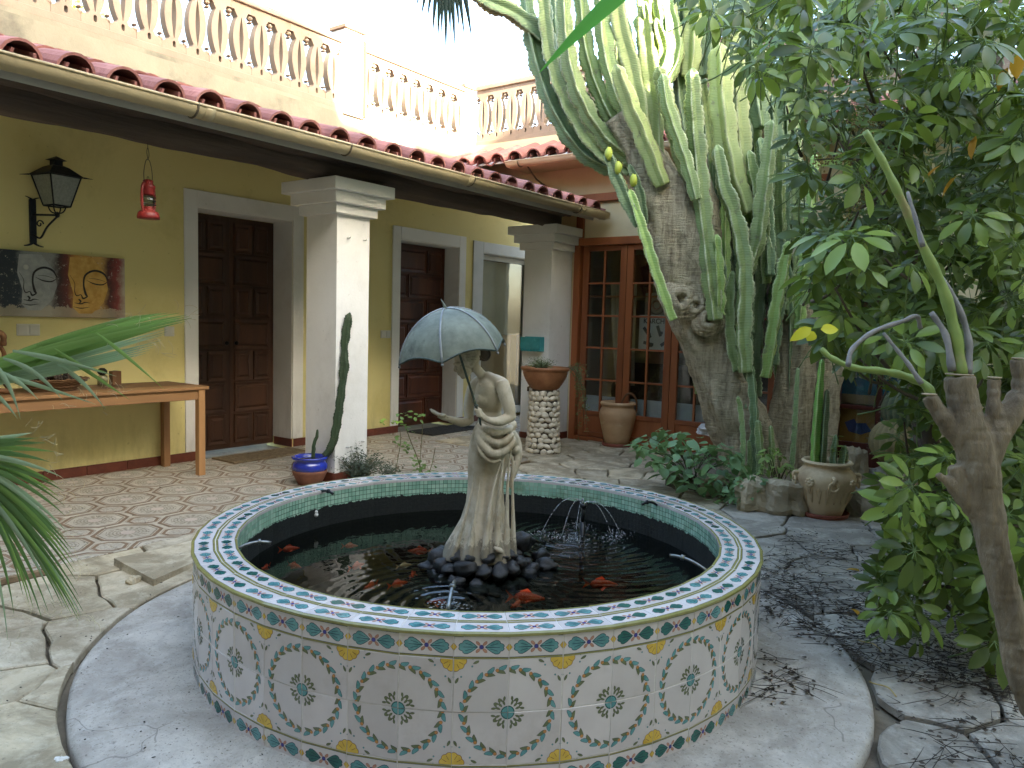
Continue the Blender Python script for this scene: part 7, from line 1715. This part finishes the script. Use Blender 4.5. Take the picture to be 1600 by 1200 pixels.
ru = random.Random(21); fol = MB(); nobj = 0; tips = []
ZONES = [([(1640, -60), (1640, 960), (1760, 900), (1900, 560), (1900, -60)], 3.0, 4.8, 260), ([(1050, -30), (1110, 40), (1140, 80), (1205, 130), (1245, 220), (1258, 330), (1268, 430), (1300, 500), (1340, 540), (1420, 560), (1640, 580), (1640, -30)], 2.7, 4.4, 760), ([(1200, -30), (1270, 200), (1290, 430), (1340, 540), (1430, 600), (1640, 700), (1640, -30)], 4.4, 5.6, 420), ([(1400, 560), (1640, 560), (1640, 900), (1450, 860)], 4.3, 5.0, 120), ([(1400, 560), (1640, 560), (1640, 780), (1520, 760), (1400, 720)], 3.2, 4.3, 70),
         ([(1395, 705), (1380, 770), (1405, 850), (1368, 935), (1380, 985), (1480, 1030), (1600, 1000), (1640, 900), (1640, 700)], 2.75, 3.6, 150), ([(1270, 440), (1310, 440), (1345, 520), (1400, 560), (1390, 600), (1335, 560), (1290, 530)], 3.4, 4.4, 22)]
items = []
for zi, (poly, d0, d1, n) in enumerate(ZONES):
    zi -= 1
    xs = [p[0] for p in poly]; ys = [p[1] for p in poly]; k = 0
    while k < n:
        x, y = ru.uniform(min(xs), max(xs)), ru.uniform(min(ys), max(ys))
        if not inpoly(x, y, poly): continue
        k += 1
        edge = max(0, (1240 - x) / 240) if zi == 0 else 0
        d = ru.uniform(d0 + edge * .7, d1 + edge * .4)
        if zi in (0, 1) and noise.noise(Vector((x * .011, y * .011, d * 1.2))) < -.28: continue
        p = at(x, y, d)
        if p.z < .1: continue
        items.append((d + (10 if x > 1625 or y < -25 else 0), p, zi, x))
items.sort(key=lambda q: q[0])
for i, (d, p, zi, x) in enumerate(items):
    tips.append(p); v = ru.randrange(6); s = ru.uniform(.75, 1.12); lit = ru.random() < (.25 if x < 1240 else .12)  # paler green picked at random, more often towards the left
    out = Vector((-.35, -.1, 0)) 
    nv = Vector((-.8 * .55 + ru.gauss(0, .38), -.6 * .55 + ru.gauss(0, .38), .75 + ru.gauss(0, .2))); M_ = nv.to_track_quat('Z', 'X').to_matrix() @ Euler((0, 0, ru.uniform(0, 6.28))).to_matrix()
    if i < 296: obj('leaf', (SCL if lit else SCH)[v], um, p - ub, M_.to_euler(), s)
    else:
        b = SCB[v]; fol.add([M_ @ Vector(q) * s + p - ub for q in b.v], b.f, 0, True); 
        fol.m[-len(b.m):] = b.m; fol.sm[-len(b.m):] = b.sm
fol.build('foliage', [m_sch, m_pet], um)['kind'] = 'stuff'
m_tb = mat('tree_bark', '5a4f42', '463c32', '7a7062', scale=8, rough=.9, bump=.6, bscale=20, st=(1, 1, .4))
for (px, ws, dd) in (([(1395, 330), (1410, 420), (1425, 520), (1440, 640), (1460, 760), (1490, 900), (1510, 1000)], (20, 24, 28, 34, 40, 44, 46), 4.6), ([(1560, 60), (1545, 200), (1540, 330), (1560, 460), (1600, 600), (1640, 760)], (20, 22, 24, 28, 32, 36), 4.5), ([(1330, 20), (1360, 140), (1400, 260), (1420, 380), (1430, 500)], (14, 17, 20, 22, 24), 4.4), ([(1180, 40), (1260, 120), (1330, 240), (1390, 350)], (8, 12, 16, 20), 4.5), ([(1590, 720), (1570, 800), (1585, 900)], (50, 46, 44), 4.3)):
    mb = MB(); q = spline([at(x, y, dd) - ub for x, y in px], 5); mb.tube(q, [w / 2 * dd / 1200 for w in lerps(ws, len(q))], 9); mb.build('trunk', m_tb, um)
for i in range(70):
    p = tips[ru.randrange(len(tips))] - ub; e = p + Vector((ru.uniform(.1, .4), ru.uniform(-.2, .2), -ru.uniform(.15, .45))); mb = MB(); mb.tube(arc(p + Vector((0, 0, -.12)), (p + e) / 2 + Vector((0, 0, -.1)), e, 5), [.004, .005, .006, .007, .008, .009], 5); mb.build('twig', m_tb, um)
# flower spikes with small berries
m_ber = mat('berry', '8a7a3f', '6d6a3a', 'a08a50', scale=60, rough=.6)
for (x0, y0, x1, y1) in ((1412, 250), (1330, 195), (1412, 245), (1318, 170), (1414, 248), (1420, 140)) and (((1412, 250, 1322, 188)), ((1405, 240, 1352, 165)), ((1412, 245, 1420, 140)), ((1390, 255, 1272, 250)), ((1380, 265, 1330, 320)), ((1365, 270, 1325, 345))):
    a, b = at(x0, y0, 2.95) - ub, at(x1, y1, 2.9) - ub; mb = MB(); mb.tube(arc(a, (a + b) / 2 + Vector((0, 0, .02)), b, 6), .003, 5); sp_ = mb.build('flower_stalk', m_tb, um); mb = MB()
    for i in range(70): t = ru.uniform(.45, 1.02); p = a.lerp(b, t) + Vector((ru.gauss(0, .014), ru.gauss(0, .014), ru.gauss(0, .014))); mb.ell(p, ru.uniform(.003, .0048), 0, 6, 4)
    mb.build('berries', m_ber, um)['kind'] = 'stuff'
m_yl = leafmat('yellow_leaf', 'd29a28', 'c98a2a', .5, .15, .3); YL = leaf_mesh('leaf', .085, .024, m_yl)
for (x, y) in ((1525, 212), (1542, 220), (1495, 275), (1470, 258), (1590, 85), (1575, 105)): obj('yellow_leaf', YL, um, at(x, y, 2.8) - ub, Euler((U(-.5, .5), U(.6, 1.4), U(0, 6))), 1.0)
# ================================================================== pruned frangipani in front
m_fr = mat('frangipani_bark', '8c7d64', '625644', '9f8f74', scale=14, rough=.85, bump=.9, bscale=22, bdist=.02, st=(1, 1, .3), detail=9)
fb_ = at(1655, 1190, 2.25); fb_.z = 0; fr = thing('frangipani', 'pruned grey frangipani trunk with stubby cut limbs at the right', 'tree', fb_); FD = 2.25
fmb = MB()
def ft_(px, ws, seed=2.0):
    q = spline([at(x, y, FD) - fb_ for x, y in px], 8); w = lerps(ws, len(q)); fmb.tube(q, [w[i] / 2 * FD / 1200 * (1 + .07 * noise.noise(Vector((q[i].z * 14, seed, 0)))) for i in range(len(q))], 20)
ft_([(1690, 1240), (1625, 1120), (1592, 1040), (1578, 960), (1556, 870), (1540, 790), (1530, 735), (1524, 700), (1512, 660), (1503, 620), (1499, 588)], (50, 46, 43, 42, 46, 51, 57, 60, 52, 45, 43))
ft_([(1532, 740), (1550, 690), (1580, 645), (1625, 590)], (46, 44, 40, 38), 5); ft_([(1514, 705), (1484, 668), (1464, 640), (1452, 618)], (30, 28, 24, 22), 6); ft_([(1536, 810), (1508, 772), (1490, 728)], (38, 26, 22), 7); ft_([(1524, 800), (1488, 760), (1463, 740)], (30, 18, 10), 8); ft_([(1552, 680), (1552, 630), (1554, 592)], (26, 22, 20), 9); ft_([(1598, 625), (1592, 585), (1590, 562)], (26, 22, 20), 10)
for (x, y, r) in ((1533, 770, 16), (1556, 880, 13), (1582, 1010, 14), (1516, 690, 16), (1545, 830, 12)): fmb.ell(at(x + 12, y, FD - .02) - fb_, r * FD / 1200, 0, 12, 8, None, .3, x)
fo_ = fmb.build('trunk', m_fr, fr); remesh(fo_, .0055, 3)
pn_ = [(v.co.copy(), v.normal.copy()) for v in fo_.data.vertices]; flat_ = []
for p, n_ in pn_: flat_.extend(p + n_ * (.006 * noise.noise(Vector((p.x * 30, p.y * 30, p.z * 11))) + .0035 * noise.noise(Vector((p.x * 80, p.y * 80, p.z * 24))) - .004 * max(0, noise.noise(Vector((p.x * 9, p.y * 9, p.z * 60))))))
fo_.data.vertices.foreach_set('co', flat_); fo_.data.update()
for k, (x, y, r) in enumerate(((1499, 586, 19), (1554, 591, 9), (1590, 561, 8), (1452, 617, 10))):
    mb = MB(); c_ = at(x, y, FD) - fb_
    for i in range(3): mb.tube([c_ + Vector((cos(a) * r * (1 - .3 * i) * FD / 1200, sin(a) * r * (1 - .3 * i) * FD / 1200, .002)) for a in [2 * pi * j / 14 for j in range(15)]], .0022, 5)
    mb.build('saw_cut', mat('saw_cut', 'a8977a', '8a7a60', scale=30, rough=.9), fr)
m_gsh = mat('green_shoot', '7f8f45', '6d7f3a', '8a7a4f', scale=12, rough=.5)
def shoot(px, r0, r1, m, name='shoot', dd=FD):
    q = spline([at(x, y, dd + .02 * i) - fb_ for i, (x, y) in enumerate(px)], 6); mb = MB(); mb.tube(q, [r * dd / 1200 * (1 + .12 * sin(i * 1.3)) for i, r in enumerate(lerps([r0, r1], len(q)))], 9); return mb.build(name, m, fr)
shoot([(1478, 660), (1462, 635), (1448, 604), (1415, 588), (1378, 580), (1335, 575), (1300, 560), (1283, 545)], 8, 4.5, m_gsh); shoot([(1502, 590), (1494, 530), (1475, 455), (1442, 385), (1405, 305), (1378, 250), (1352, 205)], 10, 5, m_gsh)
m_gsk = mat('grey_shoot', '8a8680', '6f6b66', scale=14, rough=.7, bump=.3)
for pp, a, b in (([(1512, 585), (1514, 535), (1498, 480), (1470, 432)], 6, 4), ([(1488, 580), (1478, 525), (1455, 488)], 6, 4), ([(1440, 600), (1420, 570), (1400, 545), (1380, 520)], 4, 2.5), ([(1325, 572), (1332, 545), (1365, 518), (1410, 502), (1432, 494), (1438, 512)], 4, 3.5), ([(1442, 385), (1430, 340), (1418, 300)], 4, 2.5)): shoot(pp, a, b, m_gsk, 'dry_shoot')
m_fy = leafmat('frangipani_yellow', 'd6cf2a', 'e0d63c', .45, .05, .4)
for (x, y, ax_, L) in ((1268, 512, -2.6, .075), (1272, 518, -2.2, .035), (1282, 515, .1, .06)):
    mb = MB(); d = (RH * cos(ax_) + DOWN * -sin(ax_)); leafshape(mb, at(x, y, FD + .12) - fb_, d, -FWD + Vector((0, 0, .4)), L, .018, .15, 0, 5); mb.build('yellow_leaf', m_fy, fr)
# ================================================================== fan palms close to the camera
m_pal = leafmat('palm_green', '5f8040', '86a558', .4, .2, .3); m_palb = leafmat('palm_bluish', '87a07c', 'a3b596', .35, .15, .2); m_pald = leafmat('palm_dark', '4a683c', '648350', .4, .2, .25)
m_thr = mat('palm_thread', 'c9bd98', 'b3a682', scale=20, rough=.7)
def blade(par, o, p0, p1, p2, w, m, fold=.5, name='leaf_segment', n=12, tipw=.04, wp=.35):
    q = arc(Vector(p0) - o, Vector(p1) - o, Vector(p2) - o, n); mb = MB(); vs = []
    for i, p in enumerate(q):
        t = i / n; d = (q[min(i + 1, n)] - q[max(i - 1, 0)]).normalized(); s_ = d.cross(FWD).normalized(); ww = w * (min(1, (t + .25) / (wp + .25)) if t < wp else max(tipw, 1 - ((t - wp) / (1 - wp)) ** 1.4))
        u_ = -FWD * ww * fold; vs += [p + s_ * ww, p + u_, p - s_ * ww]
    f = []
    for i in range(n): f += [(3 * i, 3 * i + 1, 3 * i + 4, 3 * i + 3), (3 * i + 1, 3 * i + 2, 3 * i + 5, 3 * i + 4)]
    mb.add(vs, f, 0, True); return mb.build(name, m, par)
def threads(par, o, spots, d, n, seed):
    r_ = random.Random(seed); mb = MB()
    for (x, y, sp) in spots:
        for i in range(n):
            p = at(x + r_.gauss(0, sp), y + r_.gauss(0, sp * .4), d) - o; a = r_.uniform(-.9, .9); L = r_.uniform(.008, .03); pts = [p]; cur = r_.uniform(-.9, .9)
            for k in range(6): a += cur * .35; pts.append(pts[-1] + (RH * cos(a) - DOWN * sin(a)) * L / 6)
            mb.tube(pts, .0004, 3)
    mb.build('threads', m_thr, par)['kind'] = 'stuff'
pb0 = at(-460, 620, 1.5); pb0.z = 0; palm = thing('fan_palm', 'fan palm reaching in from the left edge and hanging over the top', 'palm', pb0)
m_ptr = mat('palm_trunk', '5d4a38', '45362a', '75604a', scale=12, rough=.95, bump=.9, bscale=25, bdist=.03)
mb = MB(); q = [Vector((.03 * sin(i), .02 * cos(i * 1.3), i * .145)) for i in range(21)]; mb.tube(q, [.085 + .009 * (i % 2) for i in range(21)], 16); mb.build('trunk', m_ptr, palm)
m_ptl = mat('palm_petiole', '6f8048', '5a6a3a', scale=10, rough=.5)
def frond(o, label, z0, lift):
    """petiole from the trunk to the hub of a leaf; its segments are its children"""
    mb = MB(); a_ = Vector((0, 0, z0)) + pb0 - o; mb.tube(arc(a_, a_ * .5 + Vector((0, 0, lift)), Vector((0, 0, 0)), 10), lerps([.02, .013, .010], 11), 8); f = mb.build('frond', m_ptl, palm, o - pb0); f['label'] = label; return f
D1 = 1.55; o1 = at(-90, 600, D1); f1 = frond(o1, 'green leaf reaching in from the left above the table', 1.0, .05)
for i, (tx, ty, my, w) in enumerate(((300, 497, 520, 13), (292, 492, 512, 12), (280, 489, 505, 12), (262, 489, 500, 12), (245, 490, 498, 11), (225, 492, 500, 10), (205, 494, 505, 10), (290, 502, 530, 12), (270, 506, 540, 11), (296, 494, 516, 12), (252, 489, 499, 11), (235, 491, 499, 11), (215, 493, 502, 11), (280, 499, 526, 12), (260, 503, 535, 11), (240, 508, 545, 11), (190, 497, 508, 10))):
    blade(f1, o1, at(-88, 598 + i * .5, D1 + .02 * (i % 3)), at(120, my + 12, D1 - .03 + .012 * i), at(tx, ty, D1 + .03 * (i % 4)), w * D1 / 1200 * .52, m_pal)
for i, (tx, ty, my, w) in enumerate(((262, 514, 545, 9), (258, 522, 550, 9), (252, 532, 556, 9), (240, 542, 562, 9), (228, 552, 566, 9), (210, 555, 570, 8), (262, 518, 548, 9), (246, 537, 559, 9), (234, 547, 564, 9), (220, 554, 568, 9))):
    blade(f1, o1, at(-85, 603 + i, D1 + .01), at(120, my + 12, D1 + .1), at(tx, ty, D1 + .12), w * D1 / 1200 * .45, m_palb)
for (x0, y0, x1, y1, x2, y2, w, m) in ((150, 520, 190, 548, 256, 608, 5, m_pal), (20, 548, 90, 560, 182, 588, 7, m_palb), (85, 545, 130, 575, 203, 625, 6, m_pal), (5, 560, 60, 575, 98, 626, 7, m_palb), (90, 570, 130, 590, 165, 640, 6, m_palb), (-20, 575, 30, 590, 60, 625, 7, m_palb), (-30, 560, 10, 570, 32, 655, 8, m_palb), (60, 555, 120, 570, 168, 582, 5, m_pal), (-40, 575, 60, 600, 150, 632, 6, m_palb), (-30, 600, 5, 620, 28, 655, 6, m_palb)):
    blade(f1, o1, at(x0, y0, D1 - .03), at(x1, y1, D1 - .05), at(x2, y2, D1 - .06), w * D1 / 1200 * .62, m)
threads(f1, o1, [(230, 490, 35), (285, 494, 12), (240, 530, 20), (200, 545, 25), (160, 610, 20), (120, 615, 40)], D1, 9, 4)
D2 = 1.35; o2 = at(-110, 700, D2); f2 = frond(o2, 'lower leaf drooping over the paving at the left edge', .85, .08)
TIPS = [(60, 684), (90, 757), (101, 790), (106, 845), (115, 870), (117, 893), (122, 930), (106, 955), (75, 955), (45, 942), (22, 960), (50, 676), (72, 692), (85, 706), (78, 722), (96, 745), (100, 768), (92, 776), (102, 806), (105, 832), (112, 858), (116, 880), (118, 905), (128, 962), (122, 968), (112, 960), (98, 948), (84, 940), (66, 968), (52, 950), (36, 930), (12, 1000), (130, 955), (125, 966)]
for i, (tx, ty) in enumerate(TIPS):
    t = i / len(TIPS); blade(f2, o2, at(-105, 697 + .4 * i, D2), at(-10 + .35 * tx, 690 + (ty - 690) * .36, D2 - .04), at(tx, ty, D2 - .05 + .02 * (i % 3)), (4.6 if i > 3 else 3.6) * D2 / 1200, (m_pald, m_pal, m_pald, m_palb)[i % 4], wp=.45)
threads(f2, o2, [(x, y, 10) for x, y in TIPS], D2, 3, 5)
m_pals = leafmat('palm_shade', '24342c', '34463a', .45, .15, .06)  # leaf green darkened to stand for shade against the bright sky
D3 = 2.4; o3 = at(700, -120, D3); f3 = frond(o3, 'dark leaf whose tips hang into the sky at the top', 2.88, .5)
for i, (tx, ty) in enumerate(((650, 12), (658, 28), (668, 30), (676, 58), (684, 70), (690, 60), (697, 92), (704, 60), (711, 80), (718, 50), (726, 62), (738, 68), (733, 40), (645, -5))):
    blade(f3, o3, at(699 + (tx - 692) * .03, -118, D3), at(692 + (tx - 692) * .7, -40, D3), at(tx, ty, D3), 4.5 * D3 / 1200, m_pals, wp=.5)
D4 = 1.5; o4 = at(1060, -90, D4); f4 = frond(o4, 'bright green leaf blade slanting across the tall cactus', 2.88, .55)
blade(f4, o4, at(1058, -88, D4), at(930, 20, D4), at(842, 114, D4 + .05), 15 * D4 / 1200, leafmat('palm_bright', '3f9a3a', '55b04a', .35, .05, .35), .35, wp=.3)
blade(f4, o4, at(1060, -80, D4), at(1040, -68, D4), at(1025, -50, D4), 13 * D4 / 1200, m_pal)
# ================================================================== litter on the ground
rl = random.Random(8); mb = MB(); fl_ = MB()
m_twig = mat('dry_twig', '3a322a', '29231e', '574a3d', scale=30, rough=.9)
LIT = [([(1195, 850), (1260, 830), (1400, 880), (1500, 930), (1560, 1000), (1600, 1060), (1600, 1100), (1500, 1070), (1400, 1060), (1300, 1010), (1190, 960), (1185, 900)], 480), ([(1190, 880), (1300, 900), (1260, 960), (1190, 960)], 50), ([(1160, 1040), (1230, 1010), (1290, 1080), (1180, 1110)], 25), ([(1385, 1060), (1600, 1050), (1600, 1200), (1390, 1200)], 40)]
for poly, n in LIT:
    xs = [p[0] for p in poly]; ys = [p[1] for p in poly]; k = 0
    while k < n:
        x, y = rl.uniform(min(xs), max(xs)), rl.uniform(min(ys), max(ys))
        if not inpoly(x, y, poly): continue
        k += 1; p = gz(x, y, .018 + rl.random() * .02)
        if hypot(p.x - PC.x, p.y - PC.y) < 1.135: continue
        a = rl.gauss(-.5, .8); L = rl.uniform(.04, .26); d = Vector((cos(a), sin(a), rl.uniform(-.08, .08))); s_ = Vector((-d.y, d.x, 0)) * rl.uniform(-.03, .03)
        mb.tube([p - d * L / 2, p - d * L * .2 + s_ * .7, p + d * L * .15 + s_, p + d * L / 2 + s_ * rl.uniform(-1, 1)], [.0008, .0014, .0014, .0006], 4)
        for _ in range(3):
            q = gz(x + rl.gauss(0, 12), y + rl.gauss(0, 8), .016 + rl.random() * .008); w = rl.uniform(.006, .018); b_ = rl.uniform(0, 6.28)
            if hypot(q.x - PC.x, q.y - PC.y) > 1.13: fl_.add([q, q + Vector((cos(b_) * w, sin(b_) * w, rl.uniform(0, .008))), q + Vector((cos(b_ + .7) * w * 1.3, sin(b_ + .7) * w * 1.3, .002)), q + Vector((cos(b_ + 1.3) * w, sin(b_ + 1.3) * w, rl.uniform(0, .006)))], [(0, 1, 2, 3)])
lt = mb.build('twig_litter', m_twig); lt['kind'] = 'stuff'; lt2 = fl_.build('leaf_litter', mat('leaf_litter', '4a3f34', '332c25', '66553e', scale=25, rough=.9)); lt2['kind'] = 'stuff'
sp_ = MB()
for (poly, n) in (([(300, 700), (560, 690), (740, 690), (900, 700), (900, 735), (640, 735), (320, 800), (120, 850), (60, 760)], 90), ([(1190, 820), (1400, 830), (1400, 880), (1200, 870)], 60), ([(0, 880), (300, 860), (250, 1000), (0, 1150)], 25), ([(120, 1000), (300, 960), (420, 1200), (110, 1200)], 18)):
    k = 0
    while k < n:
        x, y = rl.uniform(0, 1600), rl.uniform(680, 1200)
        if not inpoly(x, y, poly): continue
        k += 1; p = gz(x, y, .008)
        if hypot(p.x - PC.x, p.y - PC.y) > 1.13: p.z = .019 if hypot(p.x - PC.x, p.y - PC.y) < 1.5 else (.004 if p.y > 4.1 else .017); sp_.ell(p, (rl.uniform(.002, .007), rl.uniform(.0015, .004), .0015), 0, 5, 4, (0, 0, rl.uniform(0, 3)))
s0 = sp_.build('floor_debris', m_twig); s0['kind'] = 'stuff'
for (x, y, L, lb) in ((1343, 893, .07, 'yellow fallen leaf on the paving right of the pond'), (1340, 961, .06, 'bright yellow fallen leaf among the dry twigs'), (1410, 962, .05, 'ochre fallen leaf at the edge of the umbrella tree')):
    mb = MB(); leafshape(mb, Vector((0, 0, 0)), Vector((1, .1, .15)), Vector((0, 0, 1)), L, L * .3, .5, 0, 5); o = mb.build('fallen_leaf', m_yl, None, gz(x, y, .03), Euler((.3, -.1, U(0, 3)))); tag(o, lb, 'leaf', 'yellow leaves fallen on the paving')
for (x, y, lb) in ((1362, 1010, 'curled straw lying on the paving by the twigs'), (1383, 1078, 'curled straw nearest the dark corner of the paving')):
    mb = MB(); p = gz(x, y, .02); mb.tube(spline([(0, -.05, 0), (.012, 0, .008), (0, .05, 0), (-.004, .07, 0)], 5), .0026, 6); o = mb.build('straw', mat('straw', 'b9a36a', '9d8850', scale=20), None, p, Euler((0, 0, -.6))); tag(o, lb, 'straw')
# ================================================================== trees beyond the terrace
m_far = leafmat('far_leaf', '8a9a3a', 'a5b04a', .6, .25, .4); m_fart = mat('far_trunk', '6a5a48', '4f4234', scale=6, rough=.9)
def far_tree(label, c, R_, n, seed, m=m_far, h=None):
    r_ = random.Random(seed); c = Vector(c); t = thing('tree', label, 'tree', (c.x, c.y, 0)); mb = MB(); top = Vector((0, 0, c.z)); mb.tube([(0, 0, -.03), (.1, .05, c.z * .5), (0, 0, c.z)], [.2, .16, .08], 9)
    for k in range(7): a = r_.uniform(0, 6.28); mb.tube(arc((0, 0, c.z * .7), (.3 * cos(a), .3 * sin(a), c.z), (R_ * .8 * cos(a), R_ * .8 * sin(a), c.z + R_ * r_.uniform(-.2, .6)), 5), [.07, .06, .05, .04, .03, .02], 6)
    mb.build('trunk', m_fart, t); mb = MB(); cl = [Vector((r_.gauss(0, .45), r_.gauss(0, .45), r_.gauss(0, .38))) * R_ for _ in range(26)]
    for i in range(n):
        p = cl[i % 26] + Vector((r_.gauss(0, .16), r_.gauss(0, .16), r_.gauss(0, .14))) * R_; d = Vector((r_.uniform(-1, 1), r_.uniform(-1, 1), r_.uniform(-.6, .6))).normalized(); w = d.orthogonal().normalized() * .035; L = r_.uniform(.09, .16); p = p + top
        mb.add([p, p + d * L * .5 + w, p + d * L, p + d * L * .5 - w], [(0, 1, 2, 3)])
    mb.build('crown', m, t)['kind'] = 'stuff'
far_tree('sunny yellow-green tree behind the left end of the balustrade', (3.2, 15.5, 6.2), 2.0, 5200, 1); far_tree('yellow-green tree behind the middle of the left balustrade', (6.6, 16.0, 5.4), 1.8, 4500, 2); far_tree('small tree top showing over the terrace corner', (13.2, 14.5, 6.2), 1.1, 2200, 3)
